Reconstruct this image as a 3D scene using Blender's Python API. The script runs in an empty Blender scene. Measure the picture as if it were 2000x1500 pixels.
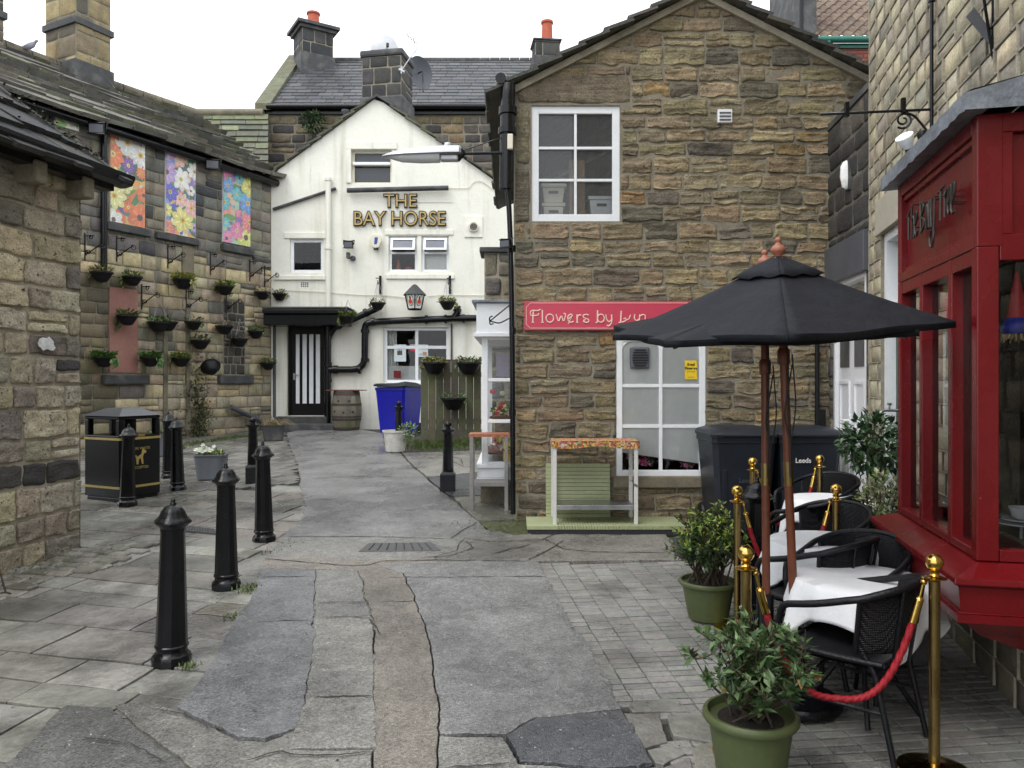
import bpy, math, random
import numpy as np
from mathutils import Vector, Matrix

# ---------------------------------------------------------------- camera, sky, sun, exposure
SC = bpy.context.scene
COL = SC.collection
F, CX, CY, H, S = 1500.0, 1000.0, 745.0, 1.7, 0.04      # focal length (px of the 2000 px photo), horizon, eye height, street slope
cam = bpy.data.cameras.new('camera'); camo = bpy.data.objects.new('camera', cam); COL.objects.link(camo)
camo.location = (0, 0, H); camo.rotation_euler = (math.radians(90), 0, 0)
cam.sensor_width = 36; cam.lens = 36*F/2000; cam.shift_y = -5/2000; cam.clip_start = .05; cam.clip_end = 2000
SC.camera = camo
world = bpy.data.worlds.new("World"); SC.world = world; world.use_nodes = True
SUN_EL, SUN_ROT = math.radians(58), math.radians(215)
nt = world.node_tree; nt.nodes.clear()
wo = nt.nodes.new('ShaderNodeOutputWorld'); bg = nt.nodes.new('ShaderNodeBackground')
sky = nt.nodes.new('ShaderNodeTexSky'); sky.sky_type = 'NISHITA'; sky.sun_disc = False
sky.sun_elevation = SUN_EL; sky.sun_rotation = SUN_ROT; sky.air_density = 1.0; sky.dust_density = 4.0
hs = nt.nodes.new('ShaderNodeHueSaturation'); hs.inputs['Saturation'].default_value = .10
mx = nt.nodes.new('ShaderNodeMix'); mx.data_type = 'RGBA'; mx.inputs[0].default_value = .72
nt.links.new(sky.outputs[0], hs.inputs['Color']); nt.links.new(hs.outputs[0], mx.inputs[6])
mx.inputs[7].default_value = (14.2, 14.8, 15.6, 1)      # even white overcast
nt.links.new(mx.outputs[2], bg.inputs[0]); bg.inputs[1].default_value = .10
nt.links.new(bg.outputs[0], wo.inputs[0])
sl = bpy.data.lights.new('sun', 'SUN'); sl.energy = .7; sl.angle = math.radians(25); sl.color = (1, .96, .9)
so = bpy.data.objects.new('sun', sl); COL.objects.link(so)
so.rotation_euler = (math.radians(90)-SUN_EL, 0, math.radians(-38))
SC.view_settings.view_transform = 'Standard'; SC.view_settings.look = 'None'
SC.view_settings.gamma = 1; SC.view_settings.use_curve_mapping = False
SC.view_settings.exposure = .72
SC.cycles.max_bounces = 8; SC.cycles.transparent_max_bounces = 12

# ---------------------------------------------------------------- small maths
R = random.Random
def gz(y): return S*max(-6.0, min(y, 24.0))
def W(px, py, d): return Vector(((px-CX)/F*d, d, H-(py-CY)/F*d))
def G(px, py):
    d = F*H/(py-CY+F*S); return Vector(((px-CX)/F*d, d, S*d))
def _h(ix, iy, seed):
    n = (ix.astype(np.int64)*374761393 + iy.astype(np.int64)*668265263 + seed*1442695041) & 0xffffffff
    n = ((n ^ (n >> 13))*1274126177) & 0xffffffff
    n = (n ^ (n >> 16)) & 0xffffff
    return n/float(0xffffff)
def vn(x, y, seed=0):
    x = np.asarray(x, float); y = np.asarray(y, float)
    ix = np.floor(x).astype(np.int64); iy = np.floor(y).astype(np.int64)
    fx = x-ix; fy = y-iy; fx = fx*fx*(3-2*fx); fy = fy*fy*(3-2*fy)
    a = _h(ix, iy, seed); b = _h(ix+1, iy, seed); c = _h(ix, iy+1, seed); d = _h(ix+1, iy+1, seed)
    return (a*(1-fx)+b*fx)*(1-fy)+(c*(1-fx)+d*fx)*fy
def fbm(x, y, seed=0, o=3):
    s = 0; a = .5; t = 0
    for k in range(o):
        s = s+a*vn(np.asarray(x)*2**k, np.asarray(y)*2**k, seed+k*17); t += a; a *= .5
    return s/t

class Fr:                                     # a wall plane: origin, u to the right as seen from the street, v up, n outwards
    def __init__(s, o, u):
        s.o = Vector(o); s.u = Vector((u[0], u[1], 0)).normalized(); s.n = s.u.cross(Vector((0, 0, 1)))
    def p(s, u, v, w=0): return s.o+s.u*u+Vector((0, 0, v))+s.n*w
    def uv(s, px, py, w=0):
        d = Vector(((px-CX)/F, 1, -(py-CY)/F)); c = Vector((0, 0, H)); o = s.o+s.n*w
        t = (o-c).dot(s.n)/d.dot(s.n); q = c+d*t-o
        return q.dot(s.u), q.z
    def rect(s, x0, y0, x1, y1, w=0):
        u0, v1 = s.uv(x0, y0, w); u1, v0 = s.uv(x1, y1, w); return u0, u1, v0, v1
    def mat(s, u=0, v=0, w=0):
        m = Matrix.Identity(4); p = s.p(u, v, w)
        for i in range(3):
            m[i][0] = s.u[i]; m[i][1] = -s.n[i]; m[i][2] = (0, 0, 1)[i]; m[i][3] = p[i]
        return m

class MB:                                     # mesh collector
    def __init__(s): s.v = []; s.f = []; s.c = []
    def add(s, vs, fs, col=None):
        b = len(s.v); s.v.extend([tuple(x) for x in vs])
        s.f.extend([tuple(b+i for i in f) for f in fs]); s.c.extend([col]*len(fs)); return s
    def quad(s, a, b, c, d, col=None): return s.add([a, b, c, d], [(0, 1, 2, 3)], col)
    def box(s, x0, x1, y0, y1, z0, z1, m=None, col=None):
        vs = [Vector((x, y, z)) for z in (z0, z1) for y in (y0, y1) for x in (x0, x1)]
        if m is not None: vs = [m @ v for v in vs]
        return s.add(vs, [(0, 2, 3, 1), (4, 5, 7, 6), (0, 1, 5, 4), (2, 6, 7, 3), (0, 4, 6, 2), (1, 3, 7, 5)], col)
    def fbox(s, fr, u0, u1, v0, v1, w0, w1, col=None):
        vs = [fr.p(u, v, w) for v in (v0, v1) for w in (w1, w0) for u in (u0, u1)]
        return s.add(vs, [(0, 2, 3, 1), (4, 5, 7, 6), (0, 1, 5, 4), (2, 6, 7, 3), (0, 4, 6, 2), (1, 3, 7, 5)], col)
    def tube(s, pts, r, n=8, col=None, cap=True, tw=None):
        pts = [Vector(p) for p in pts]; N = len(pts); vs = []; fs = []
        rr = r if isinstance(r, (list, tuple)) else [r]*N
        t0 = (pts[1]-pts[0]).normalized()
        ref = Vector((0, 0, 1)) if abs(t0.z) < .9 else Vector((1, 0, 0))
        nx = (ref-t0*ref.dot(t0)).normalized()
        for i in range(N):
            t = (pts[min(i+1, N-1)]-pts[max(i-1, 0)]).normalized()
            nx = (nx-t*nx.dot(t)).normalized(); ny = t.cross(nx)
            for k in range(n):
                a = 2*math.pi*k/n; q = rr[i]*(1+(tw(i, a) if tw else 0))
                vs.append(pts[i]+nx*math.cos(a)*q+ny*math.sin(a)*q)
        for i in range(N-1):
            for k in range(n):
                k2 = (k+1) % n; fs.append((i*n+k, i*n+k2, (i+1)*n+k2, (i+1)*n+k))
        if cap: fs.append(tuple(range(n-1, -1, -1))); fs.append(tuple((N-1)*n+k for k in range(n)))
        return s.add(vs, fs, col)
    def lathe(s, prof, n=24, m=None, col=None, fl=None):
        vs = []; fs = []; N = len(prof)
        for r, z in prof:
            for k in range(n):
                a = 2*math.pi*k/n; q = r*(1+(fl(a, z) if fl else 0))
                v = Vector((q*math.cos(a), q*math.sin(a), z)); vs.append(m @ v if m is not None else v)
        for i in range(N-1):
            for k in range(n):
                k2 = (k+1) % n; fs.append((i*n+k, i*n+k2, (i+1)*n+k2, (i+1)*n+k))
        if prof[0][0] > 1e-4: fs.append(tuple(range(n-1, -1, -1)))
        if prof[-1][0] > 1e-4: fs.append(tuple((N-1)*n+k for k in range(n)))
        return s.add(vs, fs, col)
    def prism(s, poly, m, h, col=None):       # polygon in local x,z; thickness along local -y (towards the viewer for a wall matrix)
        n = len(poly)
        vs = [m @ Vector((x, 0, z)) for x, z in poly]+[m @ Vector((x, -h, z)) for x, z in poly]
        fs = [tuple(range(n-1, -1, -1)), tuple(range(n, 2*n))]+[(i, (i+1) % n, n+(i+1) % n, n+i) for i in range(n)]
        return s.add(vs, fs, col)
    def grid(s, P, col=None, wrap=False):     # P[i][j] points
        ni, nj = len(P), len(P[0]); vs = [q for r in P for q in r]; fs = []
        for i in range(ni-1):
            for j in range(nj if wrap else nj-1):
                j2 = (j+1) % nj; fs.append((i*nj+j, i*nj+j2, (i+1)*nj+j2, (i+1)*nj+j))
        return s.add(vs, fs, col)
    def leaf(s, p, d, up, L, w, col=None):    # folded leaf: two quads along d
        d = Vector(d).normalized(); sd = d.cross(Vector(up))
        if sd.length < 1e-3: sd = d.cross(Vector((1, .3, 0)))
        sd.normalize(); nn = sd.cross(d); p = Vector(p)
        m1 = p+d*L*.45; tip = p+d*L+nn*(-.12*L)
        return s.add([p, m1+sd*w*.5+nn*.12*w, tip, m1-nn*.05*w, m1-sd*w*.5+nn*.12*w], [(0, 1, 2, 3), (0, 3, 2, 4)], col)
    def split(s):
        p = list(range(len(s.v)))
        def find(i):
            while p[i] != i: p[i] = p[p[i]]; i = p[i]
            return i
        for f in s.f:
            a = find(f[0])
            for i in f[1:]: p[find(i)] = a
        out = {}
        for f, c in zip(s.f, s.c): out.setdefault(find(f[0]), []).append((f, c))
        r = []
        for fs in out.values():
            m = MB(); ix = {}
            for f, c in fs:
                g = []
                for i in f:
                    if i not in ix: ix[i] = len(m.v); m.v.append(s.v[i])
                    g.append(ix[i])
                m.f.append(tuple(g)); m.c.append(c)
            r.append(m)
        return r
    def builds(s, name, mat, parent=None, **k): return [m.build(name, mat, parent, **k) for m in s.split()]
    def build(s, name, mat, parent=None, smooth=None, world=False, bevel=0, label=None):
        me = bpy.data.meshes.new(name)
        off = Vector((0, 0, 0))
        if world and parent is not None:
            q = parent
            while q is not None: off += q.location; q = q.parent
        me.from_pydata([(x-off.x, y-off.y, z-off.z) for x, y, z in s.v] if world else s.v, [], s.f)
        if any(c is not None for c in s.c):
            at = me.attributes.new('tint', 'FLOAT_COLOR', 'FACE')
            a = np.ones((len(s.f), 4), np.float32)
            for i, c in enumerate(s.c): a[i, :3] = c if c is not None else (.5, .5, .5)
            at.data.foreach_set('color', a.ravel())
        me.materials.append(mat)
        if smooth:
            me.polygons.foreach_set('use_smooth', [True]*len(me.polygons))
            if smooth < 180: me.set_sharp_from_angle(angle=math.radians(smooth))
        me.update()
        o = bpy.data.objects.new(name, me); COL.objects.link(o)
        if parent is not None: o.parent = parent
        if bevel:
            b = o.modifiers.new('bevel', 'BEVEL'); b.width = bevel; b.segments = 2; b.limit_method = 'ANGLE'; b.angle_limit = math.radians(40)
        if label: o['label'] = label
        return o

def tag(o, label, cat, group=None):
    o['label'] = label; o['category'] = cat
    if group: o['group'] = group
    return o
def thing(name, loc, label, cat, group=None, rz=0):
    o = bpy.data.objects.new(name, None); COL.objects.link(o); o.location = loc; o.rotation_euler = (0, 0, rz); o.empty_display_size = .1
    return tag(o, label, cat, group)
def struct(o): o['kind'] = 'structure'; return o
def kids(o): return [c for c in COL.objects if c.parent == o]
def dup(root, loc, rz, label, group=None):
    def cp(o, par):
        c = o.copy(); COL.objects.link(c); c.parent = par
        for k in kids(o): cp(k, c)
        return c
    r = cp(root, None); r.location = loc; r.rotation_euler = (0, 0, rz); r['label'] = label
    if group: r['group'] = group
    return r

# ---------------------------------------------------------------- materials
def mat(name, col=(.5, .5, .5), rough=.6, metal=0, var=.18, vs=5., bump=0., bs=60., col2=None, c2=(.5, .65), tint=False, spec=.5, strata=0, rvar=0, stain=None, speck=0, coat=0, grain=0, streak=None, wet=0):
    m = bpy.data.materials.new(name); m.use_nodes = True; t = m.node_tree; L = t.links; b = t.nodes['Principled BSDF']
    b.inputs['Roughness'].default_value = rough; b.inputs['Metallic'].default_value = metal
    b.inputs['Specular IOR Level'].default_value = spec
    if coat: b.inputs['Coat Weight'].default_value = coat; b.inputs['Coat Roughness'].default_value = .08
    N = lambda k: t.nodes.new(k)
    tc = N('ShaderNodeTexCoord'); O = tc.outputs['Object']
    def noise(scale, det=4, src=None, rg=.55):
        n = N('ShaderNodeTexNoise'); n.inputs['Scale'].default_value = scale; n.inputs['Detail'].default_value = det; n.inputs['Roughness'].default_value = rg
        L.new(src or O, n.inputs['Vector']); return n.outputs['Fac']
    def ramp(f, a, c, va=0., vc=1.):
        n = N('ShaderNodeMapRange'); n.inputs[1].default_value = a; n.inputs[2].default_value = c; n.inputs[3].default_value = va; n.inputs[4].default_value = vc
        L.new(f, n.inputs[0]); return n.outputs[0]
    def mixc(f, A, B, blend='MIX'):
        n = N('ShaderNodeMix'); n.data_type = 'RGBA'; n.blend_type = blend
        if isinstance(f, float): n.inputs[0].default_value = f
        else: L.new(f, n.inputs[0])
        for i, q in ((6, A), (7, B)):
            if isinstance(q, tuple): n.inputs[i].default_value = (*q, 1)
            else: L.new(q, n.inputs[i])
        return n.outputs[2]
    if tint:
        a = N('ShaderNodeAttribute'); a.attribute_name = 'tint'; c = a.outputs['Color']
    else:
        r = N('ShaderNodeRGB'); r.outputs[0].default_value = (*col, 1); c = r.outputs[0]
    if col2: c = mixc(ramp(noise(vs*.6, 5), *c2), c, col2)
    def scalec(c, f):
        n = N('ShaderNodeVectorMath'); n.operation = 'SCALE'; L.new(c, n.inputs[0]); L.new(f, n.inputs[3]); return n.outputs[0]
    c = scalec(c, ramp(noise(vs, 5), .25, .75, 1-var, 1+var))
    c = scalec(c, ramp(noise(vs*7, 3), .25, .75, 1-var*.7, 1+var*.7))
    hsum = []
    if grain: c = scalec(c, ramp(noise(70, 3, None, .7), .3, .7, 1-grain, 1+grain))
    if strata:
        mp = N('ShaderNodeMapping'); mp.inputs['Scale'].default_value = (2.2, 2.2, 34); L.new(O, mp.inputs[0])
        sn = noise(1., 5, mp.outputs[0]); c = scalec(c, ramp(sn, .3, .7, 1-.45*strata, 1+.35*strata)); hsum.append((sn, strata))
    if speck:
        v = N('ShaderNodeTexVoronoi'); v.inputs['Scale'].default_value = 120; L.new(O, v.inputs['Vector'])
        sp = N('ShaderNodeSeparateColor'); L.new(v.outputs['Color'], sp.inputs[0])
        c = scalec(c, ramp(sp.outputs[0], 0., 1., 1-.55*speck, 1+.55*speck))
        c = mixc(ramp(noise(45, 2), .68, .76), c, (.42, .42, .40)) if speck > .5 else c
        hsum.append((v.outputs['Distance'], .9*speck))
    for st in (stain or []):                    # (colour, scale, lo, hi)
        c = mixc(ramp(noise(st[1], 6, None, .62), st[2], st[3]), c, st[0])
    for st in (streak or []):                  # run-down stains: stretched along z
        mp = N('ShaderNodeMapping'); mp.inputs['Scale'].default_value = (st[1], st[1], st[1]*.09); L.new(O, mp.inputs[0])
        c = mixc(ramp(noise(1., 5, mp.outputs[0], .6), st[2], st[3], 0, st[4]), c, st[0])
    if wet:                                    # damp patches: darker and smoother
        wm = ramp(noise(.75, 6, None, .66), .47, .60, 0, wet); c = mixc(wm, c, mixc(1.0, c, (.55, .55, .56), 'MULTIPLY'))
        rr = N('ShaderNodeMapRange'); rr.inputs[3].default_value = rough; rr.inputs[4].default_value = .13; L.new(wm, rr.inputs[0])
        ra = N('ShaderNodeMath'); ra.operation = 'MULTIPLY_ADD'; L.new(noise(9, 3), ra.inputs[0]); ra.inputs[1].default_value = .22; ra.inputs[2].default_value = -.11
        rb = N('ShaderNodeMath'); rb.operation = 'ADD'; rb.use_clamp = True; L.new(rr.outputs[0], rb.inputs[0]); L.new(ra.outputs[0], rb.inputs[1]); L.new(rb.outputs[0], b.inputs['Roughness']); rvar = 0
    L.new(c, b.inputs['Base Color'])
    if rvar: L.new(ramp(noise(vs*.5, 3), .35, .65, max(.03, rough-rvar), min(1, rough+rvar)), b.inputs['Roughness'])
    if bump:
        f = noise(bs, 6, None, .6)
        for h_, k in hsum:
            ad = N('ShaderNodeMath'); ad.operation = 'MULTIPLY_ADD'; L.new(h_, ad.inputs[0]); ad.inputs[1].default_value = k; L.new(f, ad.inputs[2]); f = ad.outputs[0]
        bp = N('ShaderNodeBump'); bp.inputs['Strength'].default_value = bump; bp.inputs['Distance'].default_value = .02
        L.new(f, bp.inputs['Height']); L.new(bp.outputs[0], b.inputs['Normal'])
    return m
def glass_mat(name, tint=(.93, .95, .95), rough=.0, haze=0, ior=1.55):
    m = bpy.data.materials.new(name); m.use_nodes = True; t = m.node_tree; t.nodes.clear(); N = t.nodes.new; L = t.links
    o = N('ShaderNodeOutputMaterial'); mx = N('ShaderNodeMixShader'); fz = N('ShaderNodeFresnel'); fz.inputs[0].default_value = ior
    tr = N('ShaderNodeBsdfTransparent'); tr.inputs[0].default_value = (*tint, 1); gl = N('ShaderNodeBsdfGlossy'); gl.inputs['Roughness'].default_value = rough
    tc = N('ShaderNodeTexCoord'); nz = N('ShaderNodeTexNoise'); nz.inputs['Scale'].default_value = 2.5; L.new(tc.outputs['Object'], nz.inputs[0])
    bp = N('ShaderNodeBump'); bp.inputs['Strength'].default_value = .05; bp.inputs['Distance'].default_value = .02; L.new(nz.outputs[0], bp.inputs['Height']); L.new(bp.outputs[0], gl.inputs['Normal'])
    L.new(fz.outputs[0], mx.inputs[0]); L.new(tr.outputs[0], mx.inputs[1]); L.new(gl.outputs[0], mx.inputs[2]); s = mx.outputs[0]
    if haze:
        d = N('ShaderNodeBsdfDiffuse'); d.inputs[0].default_value = (.5, .52, .53, 1); m2 = N('ShaderNodeMixShader'); m2.inputs[0].default_value = haze
        L.new(s, m2.inputs[1]); L.new(d.outputs[0], m2.inputs[2]); s = m2.outputs[0]
    L.new(s, o.inputs[0]); return m
def leaf_mat(name, a, b, rough=.45):
    m = mat(name, a, rough, 0, .3, 9, tint=True); bs_ = m.node_tree.nodes['Principled BSDF']
    bs_.inputs['Subsurface Weight'].default_value = 0; return m

M = {}
SOOT = (.028, .027, .025)
M['stone_rough'] = mat('stone_rough', rough=.88, tint=True, var=.32, vs=8, bump=1., bs=42, strata=.8, grain=.22, stain=[((.055, .048, .038), 26, .61, .67), ((.05, .047, .04), 2.3, .62, .74)])
M['stone_block'] = mat('stone_block', rough=.88, tint=True, var=.32, vs=8, bump=1., bs=48, strata=.10, grain=.25, stain=[((.06, .054, .045), 30, .60, .65), ((.055, .052, .045), 2.6, .6, .76)])
M['stone_soot'] = mat('stone_soot', rough=.85, tint=True, var=.28, vs=5, bump=.5, bs=45, strata=.1, grain=.18, streak=[((.06, .055, .045), 2.6, .55, .72, .7)], stain=[((.06, .057, .05), 1.1, .60, .78), ((.045, .05, .022), .75, .64, .74)])
M['stone_ashlar'] = mat('stone_ashlar', rough=.85, tint=True, var=.25, vs=6, bump=.5, bs=60, strata=.08, grain=.16, streak=[((.11, .10, .082), 2.2, .54, .72, .8)], stain=[((.09, .085, .072), 1.3, .62, .78)])
M['mortar'] = mat('mortar', (.235, .212, .16), .9, var=.25, vs=5, bump=.6, bs=70, stain=[((.08, .075, .06), 2.2, .58, .75)])
M['mortar_pale'] = mat('mortar_pale', (.36, .325, .25), .9, var=.22, vs=6, bump=.5, bs=70, stain=[((.09, .085, .07), 1.5, .55, .72)])
M['stone_plain'] = mat('stone_plain', (.19, .165, .115), .85, var=.25, vs=5, bump=.5, bs=40, stain=[((.06, .056, .048), 2.2, .5, .72)])
M['stone_dark'] = mat('stone_dark', (.055, .056, .058), .75, var=.25, vs=6, bump=.35, bs=40, col2=(.10, .10, .095))
M['slate_stone'] = mat('slate_stone', rough=.8, tint=True, var=.3, vs=5, bump=.7, bs=30, stain=[((.075, .085, .03), 2.2, .6, .72)])
M['slate_grey'] = mat('slate_grey', rough=.55, tint=True, var=.2, vs=4, bump=.3, bs=30)
M['slate_black'] = mat('slate_black', rough=.7, tint=True, var=.4, vs=7, bump=.9, bs=30, stain=[((.06, .06, .028), 3, .60, .70)])
M['render_white'] = mat('render_white', (.80, .79, .70), .8, var=.05, vs=2.2, bump=.35, bs=9, stain=[((.60, .58, .48), 1.1, .60, .85), ((.35, .34, .28), 3.5, .74, .82)], streak=[((.48, .46, .36), 3.2, .53, .74, .6), ((.30, .29, .25), 7, .62, .76, .45)])
M['white_paint'] = mat('white_paint', (.80, .82, .84), .35, var=.05, vs=7, bump=.06, bs=30, stain=[((.5, .49, .45), 5, .72, .85)])
M['white_plastic'] = mat('white_plastic', (.82, .83, .85), .3, var=.03, vs=4)
M['cream_plastic'] = mat('cream_plastic', (.72, .68, .55), .4, var=.05, vs=9)
M['black_iron'] = mat('black_iron', (.005, .0055, .0065), .22, var=.3, vs=9, bump=.10, bs=45, spec=.32, rvar=.08, stain=[((.014, .014, .014), 6, .68, .8)])
M['black_gloss'] = mat('black_gloss', (.005, .0055, .006), .24, spec=.35, var=.2, vs=6, bump=.05, bs=20)
M['black_plastic'] = mat('black_plastic', (.007, .007, .008), .45, spec=.3, var=.3, vs=12, bump=.15, bs=30)
M['red_paint'] = mat('red_paint', (.145, .0065, .009), .27, spec=.38, grain=.05, var=.12, vs=5, bump=.05, bs=25, rvar=.1, stain=[((.10, .008, .01), 3, .62, .8), ((.33, .10, .09), 34, .73, .78)])
M['lead'] = mat('lead', (.20, .22, .25), .55, var=.35, vs=7, bump=.5, bs=14, metal=.3)
M['brass'] = mat('brass', (.66, .43, .11), .16, 1, var=.12, vs=8, rvar=.06, stain=[((.30, .19, .06), 7, .64, .8)])
M['brass_pole'] = mat('brass_pole', (.30, .215, .085), .30, 1, var=.15, vs=8, rvar=.08)
M['rope_red'] = mat('rope_red', (.31, .005, .014), .6, var=.15, vs=30, bump=.3, bs=120)
M['gold'] = mat('gold', (.38, .28, .115), .38, .75, var=.15, vs=6)
M['gold_dark'] = mat('gold_dark', (.035, .026, .012), .5, var=.2)
M['gold_flat'] = mat('gold_flat', (.42, .32, .10), .5, var=.15)
M['wood_red'] = mat('wood_red', (.13, .036, .014), .42, var=.3, vs=5, bump=.15, bs=30, strata=0)
M['wood_finial'] = mat('wood_finial', (.33, .12, .07), .5, var=.15)
M['canvas'] = mat('canvas', (.0095, .0105, .0150), .8, var=.3, vs=2.5, bump=.9, bs=5, spec=.3, grain=.15)
M['cloth'] = mat('cloth', (.78, .79, .81), .8, var=.05, vs=3, bump=.35, bs=9)
M['rattan_tube'] = mat('rattan_tube', (.006, .0065, .009), .32, spec=.35, var=.3, vs=20, bump=.3, bs=90)
M['glass'] = glass_mat('glass')
M['glass_shop'] = glass_mat('glass_shop', ior=2.0)
M['glass_hazy'] = glass_mat('glass_hazy', haze=.10)
M['blind'] = mat('blind', (.88, .88, .85), .9, var=.06, vs=2)
M['dark'] = mat('dark', (.03, .03, .03), .9)
M['room'] = mat('room', (.09, .09, .088), .9, var=.2, vs=2)
M['bin_grey'] = mat('bin_grey', (.014, .018, .026), .42, var=.25, vs=4, bump=.08, bs=30, grain=.12, stain=[((.05, .053, .06), 7, .66, .76)], streak=[((.04, .042, .045), 5, .60, .75, .6)])
M['bin_blue'] = mat('bin_blue', (.008, .010, .34), .34, var=.2, vs=5, grain=.12, stain=[((.05, .055, .30), 8, .66, .76)], streak=[((.03, .03, .10), 5, .60, .75, .6)], bump=.03, bs=30)
M['pot_green'] = mat('pot_green', (.075, .095, .034), .5, var=.15, vs=6, bump=.05, bs=30)
M['soil'] = mat('soil', (.025, .018, .012), .95, var=.4, vs=30, bump=1, bs=60)
M['planter_grey'] = mat('planter_grey', (.13, .14, .16), .55, var=.12, vs=5)
M['wood_grey'] = mat('wood_grey', rough=.8, tint=True, var=.3, vs=4, bump=.4, bs=25, strata=0, stain=[((.10, .115, .03), 1.8, .5, .7)])
M['leaf'] = leaf_mat('leaf', (.06, .1, .03), None)
M['twig'] = mat('twig', (.05, .035, .022), .8, var=.3, vs=20)
M['steel'] = mat('steel', (.45, .46, .47), .35, 1, var=.15, vs=6, rvar=.1)
M['alu'] = mat('alu', (.50, .51, .53), .4, .3, var=.08, vs=6, stain=[((.35, .36, .3), 6, .66, .8)])
M['terracotta'] = mat('terracotta', (.42, .09, .045), .7, var=.2, vs=9)
M['pink_sign'] = mat('pink_sign', (.56, .05, .095), .42, var=.03, vs=3)
M['sign_letter'] = mat('sign_letter', (.85, .62, .52), .5, var=.03)
M['grey_panel'] = mat('grey_panel', (.085, .09, .105), .55, var=.12, vs=4)
M['green_slat'] = mat('green_slat', (.33, .36, .20), .65, var=.12, vs=4, bump=.1, bs=20)
M['door_green'] = mat('door_green', (.03, .075, .06), .5, var=.2)
M['pink_board'] = mat('pink_board', (.30, .145, .115), .8, var=.15, vs=2.5, bump=.1, bs=20, stain=[((.55, .45, .42), 2.0, .70, .78)])
M['multi'] = mat('multi', tint=True, rough=.55, var=.12, vs=9)
M['multi_matte'] = mat('multi_matte', tint=True, rough=.8, var=.1, vs=14)
M['asphalt'] = mat('asphalt', wet=.75, rough=.40, tint=True, var=.30, vs=2.0, bump=.38, bs=70, speck=.72, rvar=.19, grain=.16, stain=[((.05, .05, .047), 1.1, .66, .8)])
M['flag'] = mat('flag', wet=.8, grain=.14, rough=.45, tint=True, var=.28, vs=3.2, bump=.5, bs=26, rvar=.18, stain=[((.085, .083, .07), 1.9, .50, .72), ((.06, .07, .028), 1.0, .66, .78)])
M['sett'] = mat('sett', wet=.8, grain=.14, rough=.5, tint=True, var=.22, vs=3, bump=.5, bs=50, rvar=.15, stain=[((.06, .06, .052), 1.3, .54, .72)])
M['dirt'] = mat('dirt', (.05, .047, .04), .8, var=.4, vs=9, bump=.9, bs=60, col2=(.055, .062, .028), c2=(.55, .65), grain=.3)
M['brick'] = mat('brick', tint=True, rough=.85, var=.2, vs=8, bump=.2, bs=40)
M['fridge'] = mat('bag_black', (.02, .02, .02), .4)
M['lampglass'] = mat('lampglass', (.62, .64, .66), .15, var=.05)
M['bulb_white'] = mat('bulb_white', (.85, .85, .83), .2)
M['hair'] = M['dark']

# weave for the rattan seats
def weave_mat():
    m = mat('rattan', (.007, .0075, .010), .36, spec=.4, var=.3, vs=20); t = m.node_tree; L = t.links; N = t.nodes.new; b = t.nodes['Principled BSDF']
    tc = N('ShaderNodeTexCoord'); a = []
    for sc in ((62, 62, 0), (-62, 62, 0), (0, 0, 80)):
        w = N('ShaderNodeTexWave'); w.inputs['Scale'].default_value = 1.; mp = N('ShaderNodeMapping'); mp.inputs['Scale'].default_value = sc
        L.new(tc.outputs['Object'], mp.inputs[0]); L.new(mp.outputs[0], w.inputs[0]); w.wave_profile = 'SIN'; w.bands_direction = 'DIAGONAL'; a.append(w.outputs['Fac'])
    mm = N('ShaderNodeMath'); mm.operation = 'MULTIPLY'; L.new(a[0], mm.inputs[0]); L.new(a[1], mm.inputs[1])
    m2 = N('ShaderNodeMath'); m2.operation = 'ADD'; L.new(mm.outputs[0], m2.inputs[0]); L.new(a[2], m2.inputs[1])
    bp = N('ShaderNodeBump'); bp.inputs['Strength'].default_value = 1; bp.inputs['Distance'].default_value = .006; L.new(m2.outputs[0], bp.inputs['Height']); L.new(bp.outputs[0], b.inputs['Normal'])
    return m
M['rattan'] = weave_mat()

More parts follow.
